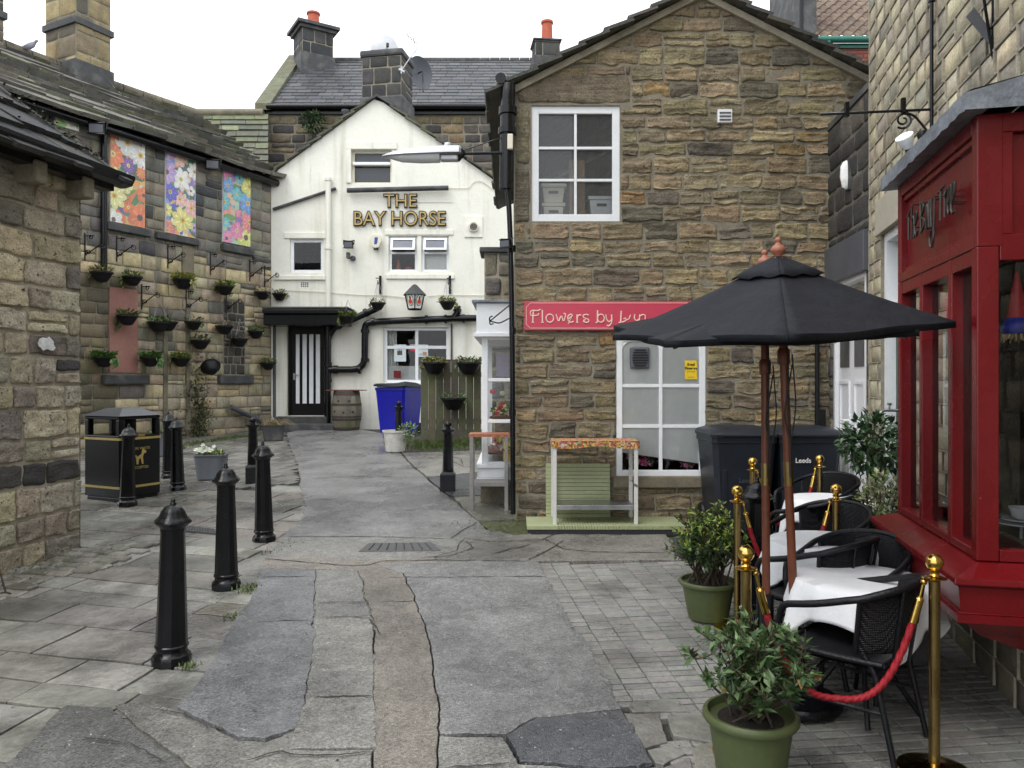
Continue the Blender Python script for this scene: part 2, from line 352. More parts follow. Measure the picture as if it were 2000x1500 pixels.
# ---------------------------------------------------------------- builders for walls, roofs, windows
def jit(rng, c, a=.15, hue=.04):
    k = 1+rng.uniform(-a, a); return tuple(max(0, x*k*(1+rng.uniform(-hue, hue))) for x in c)
def pick(rng, pal):
    t = rng.random()*sum(w for w, _ in pal)
    for w, c in pal:
        t -= w
        if t <= 0: return c
    return pal[-1][1]
def cut(rects, o):
    out = []
    for a, b, c, d in rects:
        if b <= o[0] or a >= o[1] or d <= o[2] or c >= o[3]: out.append((a, b, c, d)); continue
        if o[0]-a > .03: out.append((a, o[0], c, d))
        if b-o[1] > .03: out.append((o[1], b, c, d))
        x0, x1 = max(a, o[0]), min(b, o[1])
        if o[2]-c > .03: out.append((x0, x1, c, o[2]))
        if d-o[3] > .03: out.append((x0, x1, o[3], d))
    return out
def stone_wall(fr, u0, u1, v0, v1, openings, ch, ln, gap, h, rough, rad, pal, seed, res, top=None, split=.12, wob=.02, ribs=None, fr_noise=9, dark=None, strat=0, tilt=.03):
    rng = R(seed); mb = MB(); v = v0
    def stone(a, b, c, d):
        if top is not None and top((a+b)/2) < c+.03: return
        g = gap*.5*rng.uniform(.7, 1.3); a += g; b -= g; c += g; d -= g
        w, hh = b-a, d-c
        if w < .025 or hh < .025: return
        rr = min(rad, w*.45, hh*.45)
        nu = max(2, int(w/res)); nv = max(2, int(hh/res))
        s = np.concatenate([[0, .3*rr/w], np.linspace(rr/w, 1-rr/w, nu), [1-.3*rr/w, 1]])
        t = np.concatenate([[0, .3*rr/hh], np.linspace(rr/hh, 1-rr/hh, nv), [1-.3*rr/hh, 1]])
        U, V = np.meshgrid(a+s*w, c+t*hh)
        du = np.minimum(U-a, b-U); dv = np.minimum(V-c, d-V)
        D = np.clip(np.minimum(du, dv)/rr, 0, 1); prof = np.sqrt(np.clip(1-(1-D)**2, 0, 1))
        hs_ = h*rng.uniform(.45, 1.25)
        q = rng.random()*50
        n = fbm(U*fr_noise+q, V*fr_noise*2.2+q, seed)-.5
        if strat: n = n*(1-strat)+strat*(fbm(U*3.2+q+.6*vn(U*5, V*5, seed), V*34+q+2*vn(U*4, V*3, seed+1), seed+2)-.5)
        Wd = -.02+(hs_+.02)*prof+rough*n*prof+(U-(a+b)/2)*rng.uniform(-tilt, tilt)
        # rounded, uneven outline
        cx_, cy_ = (a+b)/2, (c+d)/2
        e = np.abs((U-cx_)/(w/2))**6*np.abs((V-cy_)/(hh/2))**6
        U2 = U+(cx_-U)*e*min(.35, rr*1.2/w)+wob*(vn(U*8, V*8, seed+3)-.5)+wob*.6*(vn(U*23, V*23, seed+4)-.5)
        V2 = V+(cy_-V)*e*min(.35, rr*1.2/hh)+wob*(vn(U*7+9, V*9, seed+5)-.5)+wob*.6*(vn(U*21, V*23+5, seed+6)-.5)
        if top is not None:
            V2 = np.minimum(V2, np.vectorize(top)(U2)-.015)
        col = jit(rng, pick(rng, pal), .22, .05)
        if dark is not None:
            k = dark((a+b)/2, (c+d)/2); col = tuple(x*(k[i] if isinstance(k, tuple) else k) for i, x in enumerate(col))
        nj, ni = U.shape[1], U.shape[0]
        P = fr.o; uu = fr.u; nn = fr.n
        X = P.x+uu.x*U2+nn.x*Wd; Y = P.y+uu.y*U2+nn.y*Wd; Z = P.z+V2
        vs = np.stack([X, Y, Z], -1).reshape(-1, 3).tolist()
        fs = [(i*nj+j, i*nj+j+1, (i+1)*nj+j+1, (i+1)*nj+j) for i in range(ni-1) for j in range(nj-1)]
        mb.add(vs, fs, col)
        if ribs is not None:
            rw = .009; x = .014
            a -= g; b += g; c -= g; d += g
            ribs.fbox(fr, a-rw*.5, a+rw*.5, c, d, -.01, x+rng.uniform(-.003, .003))
            ribs.fbox(fr, a+rw*.5, b-rw*.5, c-rw*.5, c+rw*.5, -.01, x-.003)
    while v < v1-.02:
        c = rng.uniform(*ch)
        if v1-(v+c) < ch[0]*.6: c = v1-v
        u = u0-rng.random()*ln[0]
        while u < u1-.001:
            L_ = rng.uniform(*ln); b = u+L_
            if u1-b < ln[0]*.4: b = u1
            a = max(u, u0)
            if b-a > .03:
                rects = [(a, b, v, v+c)]
                if rng.random() < split and c > .13:
                    m_ = v+c*rng.uniform(.4, .6); rects = [(a, b, v, m_), (a, b, m_, v+c)]
                for o in openings: rects = cut(rects, o)
                for r_ in rects: stone(*r_)
            u = b
        v += c
    return mb
def panel(fr, u0, u1, v0, v1, holes, w=0., top=None, rev=.16, step=.22, mb=None):
    mb = mb or MB()
    us = sorted(set([u0, u1]+[x for o in holes for x in o[:2] if u0 < x < u1]+list(np.arange(u0, u1, step)[1:])))
    vs = sorted(set([v0, v1]+[x for o in holes for x in o[2:4] if v0 < x < v1]+list(np.arange(v0, v1, step)[1:])))
    def cl(u, v): return min(v, top(u)) if top else v
    for i in range(len(us)-1):
        for j in range(len(vs)-1):
            a, b, c, d = us[i], us[i+1], vs[j], vs[j+1]; mu, mv = (a+b)/2, (c+d)/2
            if any(o[0] < mu < o[1] and o[2] < mv < o[3] for o in holes): continue
            if top and max(top(a), top(b)) <= c: continue
            mb.quad(fr.p(a, cl(a, c), w), fr.p(b, cl(b, c), w), fr.p(b, cl(b, d), w), fr.p(a, cl(a, d), w))
    for a, b, c, d in holes:
        e = w-rev
        mb.quad(fr.p(a, c, w), fr.p(a, d, w), fr.p(a, d, e), fr.p(a, c, e)); mb.quad(fr.p(b, d, w), fr.p(b, c, w), fr.p(b, c, e), fr.p(b, d, e))
        mb.quad(fr.p(a, d, w), fr.p(b, d, w), fr.p(b, d, e), fr.p(a, d, e)); mb.quad(fr.p(b, c, w), fr.p(a, c, w), fr.p(a, c, e), fr.p(b, c, e))
    return mb
def slates(e0, e1, r0, r1, rows, wr, th, seed, pal, sag=0., jitter=.0, mb=None):
    e0, e1, r0, r1 = map(Vector, (e0, e1, r0, r1)); rng = R(seed); mb = mb or MB()
    nrm = (e1-e0).cross(r0-e0).normalized()
    if nrm.z < 0: nrm = -nrm
    Wd = max((e1-e0).length, (r1-r0).length)
    def P(s, t):
        q = e0*(1-s)*(1-t)+e1*s*(1-t)+r0*(1-s)*t+r1*s*t
        q.z -= sag*math.sin(math.pi*max(0, min(1, s)))*(t*.5+.5)
        q.z += jitter*(float(vn(s*Wd*.8, t*5, seed))-.5)*2
        return q
    for i in range(rows):
        s = -rng.random()*wr[0]/Wd
        while s < 1:
            s2 = s+rng.uniform(*wr)/Wd; a, b = max(0, s), min(1, s2-.006/Wd*2)
            if b-a > .01/Wd*2:
                t0 = max(-.02, (i-.12+rng.uniform(-.1, .1)*(1 if th > .02 else .3))/rows); t1 = min(1, (i+1.05)/rows); k = th*rng.uniform(.75, 1.3)
                l0 = k*.9+th*.4; l1 = th*.1
                q = [P(a, t0)+nrm*l0, P(b, t0)+nrm*l0*rng.uniform(.85, 1.15), P(b, t1)+nrm*l1, P(a, t1)+nrm*l1]
                mb.add(q+[x-nrm*k for x in q], [(0, 1, 2, 3), (7, 6, 5, 4), (0, 4, 5, 1), (1, 5, 6, 2), (2, 6, 7, 3), (3, 7, 4, 0)], jit(rng, pick(rng, pal), .25, .06))
            s = s2
    mb.quad(P(0, 0)-nrm*.01, P(1, 0)-nrm*.01, P(1, 1)-nrm*.01, P(0, 1)-nrm*.01, pal[0][1])
    return mb
def window(parent, fr, a, b, c, d, w, xs, ys, fw=.06, bw=.03, dep=.05, mt='white_paint', gl='glass', name='window', world=True, sill=None):
    """frame with bars at fractions xs, ys; the panes are one sub-part"""
    f = MB()
    f.fbox(fr, a, a+fw, c, d, w-dep, w); f.fbox(fr, b-fw, b, c, d, w-dep, w)
    f.fbox(fr, a+fw, b-fw, c, c+fw, w-dep, w-.001); f.fbox(fr, a+fw, b-fw, d-fw, d, w-dep, w-.001)
    for x in xs: q = a+fw+(b-a-2*fw)*x; f.fbox(fr, q-bw/2, q+bw/2, c+fw, d-fw, w-dep+.005, w-.006)
    for y in ys:
        q = c+fw+(d-c-2*fw)*y; cuts = [a+fw]+[a+fw+(b-a-2*fw)*x for x in xs]+[b-fw]
        for k in range(len(cuts)-1):
            f.fbox(fr, cuts[k]+(bw/2 if k else 0), cuts[k+1]-(bw/2 if k < len(cuts)-2 else 0), q-bw/2, q+bw/2, w-dep+.006, w-.007)
    o = f.build(name, M[mt], parent, world=True, bevel=.004)
    p = MB(); p.quad(*[fr.p(u, v, w-dep*.6) for u, v in ((a+fw*.5, c+fw*.5), (b-fw*.5, c+fw*.5), (b-fw*.5, d-fw*.5), (a+fw*.5, d-fw*.5))])
    g = p.build('pane', M[gl], o, world=True)
    if sill:
        s = MB(); s.fbox(fr, a-sill[0], b+sill[0], c-sill[1], c-.002, -.05, sill[2]); s.build('sill', M[sill[3]], o, world=True, bevel=.008)
    return o
def text_mb(txt, size, m, extrude, align='CENTER', off=0., bevel=0., mb=None, sx=1., sp=1.):
    cu = bpy.data.curves.new('lettering', 'FONT'); cu.body = txt; cu.size = size; cu.extrude = extrude; cu.align_x = align; cu.offset = off
    cu.bevel_depth = bevel; cu.bevel_resolution = 1; cu.resolution_u = 4; cu.space_character = sp
    o = bpy.data.objects.new('lettering', cu); COL.objects.link(o); dg = bpy.context.evaluated_depsgraph_get()
    me = bpy.data.meshes.new_from_object(o.evaluated_get(dg)); mb = mb or MB()
    mb.add([m @ Vector((v.co.x*sx, -v.co.z, v.co.y)) for v in me.vertices], [tuple(p.vertices) for p in me.polygons])
    bpy.data.objects.remove(o); bpy.data.curves.remove(cu); bpy.data.meshes.remove(me); return mb
def pipe(pts, r, mb=None, collars=(), n=10):
    mb = mb or MB(); mb.tube(pts, r, n)
    for a, b in collars: mb.tube([a, b], r*1.28, n)
    return mb
def bend(p, k=4):
    """round the corners of a polyline"""
    p = [Vector(x) for x in p]; out = [p[0]]
    for i in range(1, len(p)-1):
        a, b, c = p[i-1], p[i], p[i+1]; r = min((a-b).length, (c-b).length)*.35
        q0 = b+(a-b).normalized()*r; q1 = b+(c-b).normalized()*r
        for j in range(k+1):
            t = j/k; out.append(q0*(1-t)**2+b*2*t*(1-t)+q1*t*t)
    return out+[p[-1]]
def spiral(c, ux, uz, r0, r1, a0, turns, n=22):
    return [c+(ux*math.cos(a0+2*math.pi*turns*i/n)+uz*math.sin(a0+2*math.pi*turns*i/n))*(r0+(r1-r0)*i/n) for i in range(n+1)]

# ---------------------------------------------------------------- the setting: street and paving
g = MB(); ys = [-60, -30, -15, -6]+[i*1.0 for i in range(-5, 25)]+[24, 40, 80, 160]; xs_ = [-120, -40, -15, -8, -4, 0, 4, 8, 15, 40, 120]
g.grid([[(x, y, gz(y)-.040) for x in xs_] for y in ys]); struct(g.build('ground', M['dirt']))
def inpoly(x, y, P):
    c = False; j = len(P)-1
    for i in range(len(P)):
        if (P[i][1] > y) != (P[j][1] > y) and x < (P[j][0]-P[i][0])*(y-P[i][1])/(P[j][1]-P[i][1])+P[i][0]: c = not c
        j = i
    return c
def slab(mb, P, top=0., th=.04, jt=.0, gap=.006, col=(.2, .2, .2), step=.03, tilt=(0, 0), edge=.003, jf=5):
    P = [Vector((p[0], p[1])) for p in P]; n = len(P)
    A = sum(P[i].x*P[(i+1) % n].y-P[(i+1) % n].x*P[i].y for i in range(n))
    if A < 0: P.reverse()
    D = []
    for i in range(n):
        a, b = P[i], P[(i+1) % n]; k = max(1, int((b-a).length/step))
        D += [a+(b-a)*j/k for j in range(k)]
    if jt:
        D = [Vector((p.x+jt*(float(fbm(p.x*jf, p.y*jf, 5))-.5)*2+jt*1.1*(float(fbm(p.x*17, p.y*17, 8))-.5), p.y+jt*(float(fbm(p.x*jf+40, p.y*jf, 6))-.5)*2+jt*1.1*(float(fbm(p.x*16, p.y*17+7, 9))-.5))) for p in D]
    m = len(D)
    def ins(Q, e):
        out = []
        for i in range(m):
            t = (Q[(i+1) % m]-Q[i-1]); t = t.normalized() if t.length > 1e-9 else Vector((1, 0)); out.append(Q[i]+Vector((-t.y, t.x))*e)
        return out
    D = ins(D, gap); T = ins(D, edge); c0 = sum(D, Vector((0, 0)))/m
    z = lambda p, o: gz(p.y)+o+tilt[0]*(p.x-c0.x)+tilt[1]*(p.y-c0.y)
    vs = [(p.x, p.y, z(p, top)) for p in T]+[(p.x, p.y, z(p, top-edge*.7)) for p in D]+[(p.x, p.y, z(p, top-th)) for p in D]
    fs = [tuple(range(m))]+[(m+i, m+(i+1) % m, (i+1) % m, i) for i in range(m)]+[(2*m+i, 2*m+(i+1) % m, m+(i+1) % m, m+i) for i in range(m)]
    mb.add(vs, fs, col)
def px(*pts): return [G(*p).xy for p in pts]
def tiles(mb, poly, o, ang, rows, lens, gap, jt, pal, seed, top=0., tilt=.004, edge=.006, stack=False, wob=.0, hole=None, th=.04, off=.5, cj=.2):
    rng = R(seed); u = Vector((math.cos(ang), math.sin(ang))); v = Vector((-u.y, u.x)); o = Vector(o)
    L_ = [((p-o).dot(u), (p-o).dot(v)) for p in map(Vector, poly)]
    a0, a1 = min(p[0] for p in L_), max(p[0] for p in L_); b0, b1 = min(p[1] for p in L_), max(p[1] for p in L_); b = b0; k = 0
    while b < b1:
        hh = rng.uniform(*rows); a = a0-(0 if stack else rng.random()*lens[1]); k += 1
        while a < a1:
            w = rng.uniform(*lens); c = o+u*(a+w/2)+v*(b+hh/2)
            if inpoly(c.x, c.y, poly) and not (hole and hole(c.x, c.y)):
                q = [o+u*(a+rng.uniform(-wob, wob))+v*(b+rng.uniform(-wob, wob)), o+u*(a+w+rng.uniform(-wob, wob))+v*(b+rng.uniform(-wob, wob)), o+u*(a+w)+v*(b+hh), o+u*a+v*(b+hh)]
                slab(mb, q, top+rng.uniform(-tilt, tilt), th, jt, gap*rng.uniform(.6, 1.5), jit(rng, pick(rng, pal), cj, .03), .09 if jt else 9, (rng.uniform(-tilt, tilt)*2, rng.uniform(-tilt, tilt)*2), edge)
            a += w
        b += hh
    return mb
ASPH = (.195, .193, .187); PALE = (.215, .209, .194); PINK = (.215, .193, .166); DKA = (.085, .087, .094); MID = (.150, .147, .138)
# far carriageway and the patched strips in front of it
p = MB()
far = px((566, 866), (560, 845), (600, 838), (700, 838), (748, 846), (752, 870), (778, 882), (800, 905), (830, 932), (866, 962), (905, 995), (935, 1018), (950, 1034), (1000, 1045), (905, 1052), (880, 1050), (640, 1049), (548, 1050), (590, 1012), (596, 985), (585, 950), (586, 925), (577, 895))
slab(p, far, .0, .04, .02, .002, ASPH)
slab(p, px((548, 1050), (640, 1049), (880, 1050), (905, 1052), (890, 1075), (848, 1086), (780, 1090), (700, 1091), (560, 1088), (520, 1088)), .0, .04, .02, .003, PALE)
slab(p, px((905, 1052), (1000, 1045), (1035, 1043), (1300, 1043), (1330, 1092), (1050, 1095), (960, 1097), (860, 1097), (848, 1086), (890, 1075)), -.002, .04, .02, .003, (.205, .193, .172))
slab(p, px((520, 1088), (560, 1088), (700, 1091), (780, 1090), (848, 1086), (860, 1097), (800, 1099), (745, 1106), (700, 1114), (660, 1112), (505, 1110)), .0, .04, .02, .002, PINK)
slab(p, px((505, 1110), (615, 1112), (616, 1150), (612, 1225), (620, 1230), (605, 1310), (583, 1422), (520, 1442), (465, 1440), (405, 1408), (345, 1378), (372, 1352), (402, 1312), (425, 1272), (440, 1238), (470, 1192), (500, 1150)), .0, .04, .018, .005, (.165, .167, .17))
for a, b, c in ((1112, 1177, (.19, .186, .174)), (1177, 1206, (.18, .176, .165)), (1206, 1310, (.225, .217, .195)), (1310, 1362, (.185, .18, .167)), (1362, 1460, (.22, .212, .192))):
    xl = lambda y: 615 if y < 1228 else 620-(y-1228)*.19
    xr = lambda y: 698+max(0, min(1, (y-1112)/110.))*34
    slab(p, px((xl(a), a), (xr(a), a), (xr(b), b), (xl(b)-(12 if b > 1400 else 0), b)), R(int(a)).uniform(-.006, .001), .04, .018, .0015, c)
slab(p, px((698, 1112), (745, 1106), (788, 1120), (812, 1170), (838, 1250), (850, 1330), (855, 1434), (855, 1520), (850, 1750), (722, 1750), (730, 1500), (729, 1400), (732, 1300), (730, 1212)), .0, .04, .018, .005, (.19, .170, .143))
slab(p, px((745, 1106), (800, 1099), (860, 1097), (1050, 1096), (1072, 1130), (1100, 1185), (1150, 1262), (1190, 1330), (1215, 1384), (1120, 1393), (1050, 1400), (990, 1432), (855, 1434), (850, 1330), (838, 1250), (812, 1170), (788, 1120)), .0, .04, .018, .004, (.19, .19, .184))
slab(p, px((988, 1434), (1050, 1402), (1120, 1394), (1214, 1387), (1245, 1425), (1280, 1492), (1180, 1500), (1010, 1490)), .004, .04, .018, .004, DKA)
slab(p, px((855, 1436), (984, 1436), (1008, 1491), (1180, 1502), (1290, 1496), (1330, 1750), (850, 1750), (855, 1520)), -.004, .04, .018, .003, (.205, .2, .182))
slab(p, px((583, 1426), (570, 1460), (729, 1462), (730, 1500), (722, 1750), (520, 1750), (400, 1520), (320, 1455), (262, 1412), (225, 1372), (300, 1366), (345, 1382), (405, 1412), (465, 1444), (522, 1446)), -.006, .04, .02, .004, (.19, .183, .163))
slab(p, px((120, 1376), (220, 1374), (258, 1414), (316, 1458), (396, 1524), (500, 1760), (-400, 1760), (-100, 1560), (30, 1470)), -.008, .04, .02, .004, (.145, .144, .134))
struct(p.build('road', M['asphalt']))
def crack(mb, P_, w=.006, seed=1):
    Q = [G(*q).xy for q in P_]; D = []
    for i in range(len(Q)-1):
        k = max(2, int((Q[i+1]-Q[i]).length/.02)); D += [Q[i].lerp(Q[i+1], j/k) for j in range(k)]
    D.append(Q[-1]); L_, R_ = [], []
    for i, p_ in enumerate(D):
        t = (D[min(i+1, len(D)-1)]-D[max(0, i-1)]).normalized(); n = Vector((-t.y, t.x)); o = .030*(float(fbm(p_.x*7, p_.y*7, seed))-.5)+.014*(float(vn(p_.x*41, p_.y*41, seed))-.5); ww = w*(.35+1.3*float(vn(p_.x*19, p_.y*23, seed+4)))*min(1, (i+1)/4, (len(D)-i)/4)
        c = p_+n*o; z = gz(c.y)+.0035; L_.append((c.x+n.x*ww, c.y+n.y*ww, z)); R_.append((c.x-n.x*ww, c.y-n.y*ww, z))
    mb.grid([L_, R_], (.028, .028, .025))
p = MB()
for k, q in enumerate(([(560, 1049), (700, 1048), (870, 1052)], [(515, 1092), (600, 1098), (690, 1106), (716, 1104), (750, 1096), (860, 1094), (1040, 1096)], [(620, 1178), (660, 1176), (725, 1177)], [(735, 1176), (810, 1174)], [(505, 1128), (610, 1126)], [(760, 1128), (1070, 1126)], [(620, 1207), (680, 1204), (720, 1208), (742, 1240)], [(612, 1362), (728, 1360)], [(880, 1052), (905, 1035), (930, 1022)], [(905, 1052), (960, 1058), (1060, 1055), (1090, 1040)], [(910, 1056), (925, 1070), (880, 1085), (830, 1089)], [(960, 1082), (1000, 1072), (1040, 1062)], [(1060, 1052), (1100, 1072), (1160, 1078), (1300, 1080)], [(1030, 1095), (1080, 1070), (1100, 1055)], [(880, 1432), (990, 1436)], [(505, 1215), (608, 1212)], [(852, 1500), (1000, 1492)], [(600, 935), (720, 930), (850, 934)], [(615, 976), (665, 975)], [(300, 1385), (350, 1395), (420, 1425)], [(820, 905), (880, 900), (905, 912), (960, 908)], [(880, 890), (900, 898), (905, 908)], [(728, 1470), (620, 1478), (540, 1470), (470, 1490)], [(150, 1440), (260, 1452), (330, 1490)])):
    crack(p, q, .0042 if q[0][1] > 1100 else .006, k+1)
o = struct(p.build('road_cracks', M['multi_matte']))
# far right: apron, pale slab and steps by the shop corner
p = MB()
slab(p, px((756, 872), (790, 884), (940, 880), (1015, 880), (1015, 914), (850, 930), (832, 930), (802, 903), (780, 880)), .0, .04, .02, .006, (.24, .23, .205))
slab(p, px((834, 932), (850, 931), (1015, 915), (1015, 966), (884, 968), (866, 960)), .0, .04, .01, .006, (.085, .087, .092))
slab(p, px((885, 969), (1015, 967), (1015, 1012), (935, 1016), (906, 994)), -.004, .04, .015, .008, (.19, .185, .155))
slab(p, px((936, 1018), (1015, 1014), (1040, 1020), (1040, 1042), (1000, 1044), (952, 1033)), -.006, .04, .01, .008, (.085, .095, .045))
struct(p.build('apron_paving', M['asphalt']))
# sandstone flags on the left
FL = [(5, (.25, .243, .215)), (3, (.20, .193, .170)), (2, (.30, .288, .255)), (1., (.225, .205, .175))]
p = MB(); edge_l = [(560, 900), (577, 895), (586, 925), (585, 950), (596, 985), (590, 1012), (548, 1050), (505, 1112), (500, 1150), (470, 1192), (440, 1238), (425, 1272), (402, 1312), (372, 1352), (345, 1378), (300, 1366), (225, 1372), (120, 1376), (30, 1470), (-100, 1560), (-700, 1760)]
roadside = px(*edge_l)
flagpoly = [Vector(q) for q in px((160, 955), (300, 962), (480, 950), (560, 942))]+px((760, 950), (780, 1000), (760, 1050), (740, 1112), (740, 1192), (740, 1238), (720, 1300), (700, 1352), (700, 1460), (600, 1500), (450, 1600), (300, 1700), (100, 1800))+[Vector((-3.0, 2.2)), Vector((-6.6, 2.2)), Vector((-6.6, 9.3))]
inroad = lambda P: (lambda x, y: any(inpoly(x, y, q) for q in P))
road_in = inroad([[Vector(q) for q in far], px((505, 1110), (615, 1112), (620, 1230), (583, 1422), (465, 1440), (345, 1378), (402, 1312), (440, 1238), (500, 1150)), px((120, 1376), (220, 1374), (396, 1524), (500, 1760), (-400, 1760), (30, 1470))])
tiles(p, flagpoly, (0, 0), math.radians(-13), (.22, .44), (.36, .92), .008, .014, FL, 11, -.015, .004, .004, th=.03, cj=.16)
struct(p.build('flagstones', M['flag']))
p = MB(); cob = [Vector((-5.11+.21*y+.02+w, y)) for y, w in ((3, 0), (6.75, 0), (6.9, .45), (6.2, .62), (5.2, .42), (3, .3))]
tiles(p, cob, (0, 0), math.radians(-11), (.10, .14), (.13, .22), .008, .012, [(2, (.25, .235, .2)), (1, (.17, .165, .13))], 5, .012, .008, .016)
struct(p.build('cobbles', M['flag']))
p = MB(); brickp = [Vector(q) for q in px((60, 962), (300, 962), (480, 950), (584, 940), (577, 895), (566, 868), (545, 835), (520, 828), (300, 862), (40, 895))]
tiles(p, brickp, (0, 0), math.radians(63), (.10, .105), (.2, .21), .004, 0, [(3, (.16, .155, .14)), (2, (.20, .19, .17)), (1, (.13, .13, .115))], 6, -.006, .003, .004, th=.03)
struct(p.build('brick_paving', M['sett']))
# small setts in front of the red window, breaking up towards the camera
p = MB(); setp = [Vector(q) for q in px((1010, 1099), (1330, 1096), (1640, 1044), (1720, 1044), (2300, 1500), (2300, 1800), (1420, 1800), (1300, 1402), (1180, 1362), (1140, 1330), (1100, 1262), (1050, 1185), (1020, 1130))]
tiles(p, setp, (.3, 6.2), math.radians(6.5), (.0645, .0645), (.1435, .1435),   .0052, .0, [(4, (.235, .23, .213)), (2, (.26, .253, .232)), (1., (.20, .196, .183))], 7, -.009, .0018, .005, stack=True, th=.03, cj=.12, wob=.003)
struct(p.build('sett_paving', M['sett']))
p = MB(); rng = R(4)
for P_ in ([(1218, 1392), (1290, 1392), (1310, 1450), (1262, 1462)], [(1300, 1395), (1360, 1392), (1420, 1420), (1395, 1455), (1315, 1440)], [(1268, 1466), (1312, 1453), (1345, 1470), (1300, 1495), (1284, 1490)], [(1350, 1462), (1420, 1440), (1500, 1470), (1470, 1520), (1360, 1510)], [(1290, 1500), (1352, 1480), (1360, 1515), (1470, 1525), (1440, 1640), (1310, 1640)], [(1228, 1380), (1240, 1365), (1330, 1362), (1345, 1388), (1236, 1390)]):
    slab(p, px(*P_), rng.uniform(-.003, .003), .03, .02, .006, jit(rng, (.19, .185, .165)), .05, (rng.uniform(-.02, .02), rng.uniform(-.02, .02)))
struct(p.build('broken_flags', M['flag']))
# manhole and drain covers, lying in the road
def cover(name, P_, label, cat, bars):
    c = MB(); q = px(*P_); slab(c, q, .006, .03, 0, .0, (.09, .09, .09), 9, edge=.004); a, b, c2, d = [Vector(x) for x in q]
    for k in range(1, bars):
        s = k/bars; m0 = a.lerp(b, s).lerp(d.lerp(c2, s), .12); m1 = a.lerp(b, s).lerp(d.lerp(c2, s), .88); c.tube([(m0.x, m0.y, gz(m0.y)+.008), (m1.x, m1.y, gz(m1.y)+.008)], .006, 5, (.05, .05, .05))
    tag(c.build(name, M['multi_matte']), label, cat)
cover('manhole_cover', [(720, 1062), (842, 1060), (862, 1076), (700, 1078)], 'iron manhole cover with slanting ribs, set in the patched road', 'manhole cover', 9)
cover('drain_grate', [(362, 1028), (420, 1034), (424, 1042), (358, 1036)], 'narrow iron drain grate between the flagstones behind the nearest bollards', 'drain', 12)
# grass and moss
def tufts(mb, pts, rng, n, hgt, spread, cols):
    for _ in range(n):
        c = rng.choice(pts); x = c[0]+rng.gauss(0, spread); y = c[1]+rng.gauss(0, spread); a = rng.random()*6.28; l = hgt*rng.uniform(.4, 1.2)
        b = Vector((x, y, gz(y)-.01)); t = b+Vector((math.cos(a)*l*.6, math.sin(a)*l*.6, l)); s = Vector((-math.sin(a), math.cos(a), 0))*.004
        mb.add([b-s, b+s, (b+t)/2+s*.9+Vector((0, 0, l*.15)), t, (b+t)/2-s*.9+Vector((0, 0, l*.15))], [(0, 1, 2, 3, 4)], jit(rng, rng.choice(cols), .3))
GR = [(.075, .12, .02), (.05, .09, .018), (.11, .14, .03)]
p = MB(); rng = R(3)
line = lambda a, b, n: [tuple(Vector(a).lerp(Vector(b), i/n)) for i in range(n+1)]
tufts(p, line(G(800, 868).xy, G(935, 864).xy, 12)+line(G(815, 876).xy, G(935, 872).xy, 10), rng, 1500, .09, .16, GR)
struct(p.build('grass_verge', M['leaf'])); COL.objects['grass_verge']['kind'] = 'stuff'
p = MB()
tufts(p, [G(480, 1152).xy, G(490, 1146).xy], rng, 90, .035, .04, GR); tufts(p, [G(365, 1300).xy], rng, 40, .03, .03, GR); tufts(p, [G(448, 1206).xy, G(455, 1200).xy], rng, 30, .03, .02, GR)
tufts(p, line(G(370, 868).xy, G(500, 850).xy, 14), rng, 700, .07, .10, GR); tufts(p, line(G(300, 885).xy, G(370, 870).xy, 6), rng, 220, .06, .10, GR)
tufts(p, [G(560, 1060).xy, G(535, 1075).xy, G(775, 880).xy], rng, 60, .03, .06, GR)
o = p.build('weeds', M['leaf']); o['kind'] = 'stuff'
p = MB(); rng = R(12)
for k in range(150):
    c = G(rng.uniform(-50, 1500), rng.uniform(960, 1490)); p.leaf((c.x, c.y, c.z+.006), (rng.gauss(0, 1), rng.gauss(0, 1), .05), (rng.gauss(0, .3), rng.gauss(0, .3), 1), rng.uniform(.008, .022), rng.uniform(.005, .012), jit(rng, rng.choice([(.45, .43, .38), (.10, .07, .04), (.03, .028, .025), (.14, .11, .05)]), .3))
o = p.build('fallen_scraps', M['multi_matte']); o['kind'] = 'stuff'
p = MB()
for k in range(420):
    s_ = rng.random(); y = 3.2+3.3*s_; x = -5.11+.21*y+abs(rng.gauss(.10, .16)); p.leaf((x, y, gz(y)+.012), (rng.gauss(0, 1), rng.gauss(0, 1), .3), (0, 0, 1), .022, .018, jit(rng, rng.choice([(.08, .10, .02), (.11, .12, .03), (.06, .07, .02)]), .3))
for k in range(260):
    c = G(rng.gauss(985, 40), rng.gauss(1028, 9)); p.leaf((c.x, c.y, c.z+.004), (rng.gauss(0, 1), rng.gauss(0, 1), .2), (0, 0, 1), .02, .018, jit(rng, (.08, .10, .03), .3))
o = p.build('ground_moss', M['leaf']); o['kind'] = 'stuff'

# ---------------------------------------------------------------- flower shop (right of centre)
SL_B = [(3, (.035, .036, .036)), (1, (.055, .052, .045))]; SL_S = [(3, (.10, .096, .080)), (2, (.065, .065, .058)), (1, (.085, .09, .05))]
SL_G = [(3, (.050, .051, .056)), (2, (.036, .037, .040)), (1, (.068, .069, .072))]
fl = thing('flower_shop', (1.8, 7.75, gz(7.75)), 'rough brown sandstone cottage with a wide gable, white sash windows and a pink sign', 'shop')
FF = Fr((0, 7.75, 0), (1, 0, 0)); FU0, FU1 = .026, 3.66; FG = gz(7.75)
ftop = lambda u: 5.63-.51*abs(u-1.90)
upw = FF.rect(1038, 206, 1211, 432); low = FF.rect(1204, 655, 1378, 930)
lint = FF.rect(1012, 150, 1233, 205); vent = FF.rect(1400, 216, 1428, 242)
sills = FF.rect(1196, 929, 1384, 952); quoin = (FU0, upw[0], upw[2]-.02, upw[3])
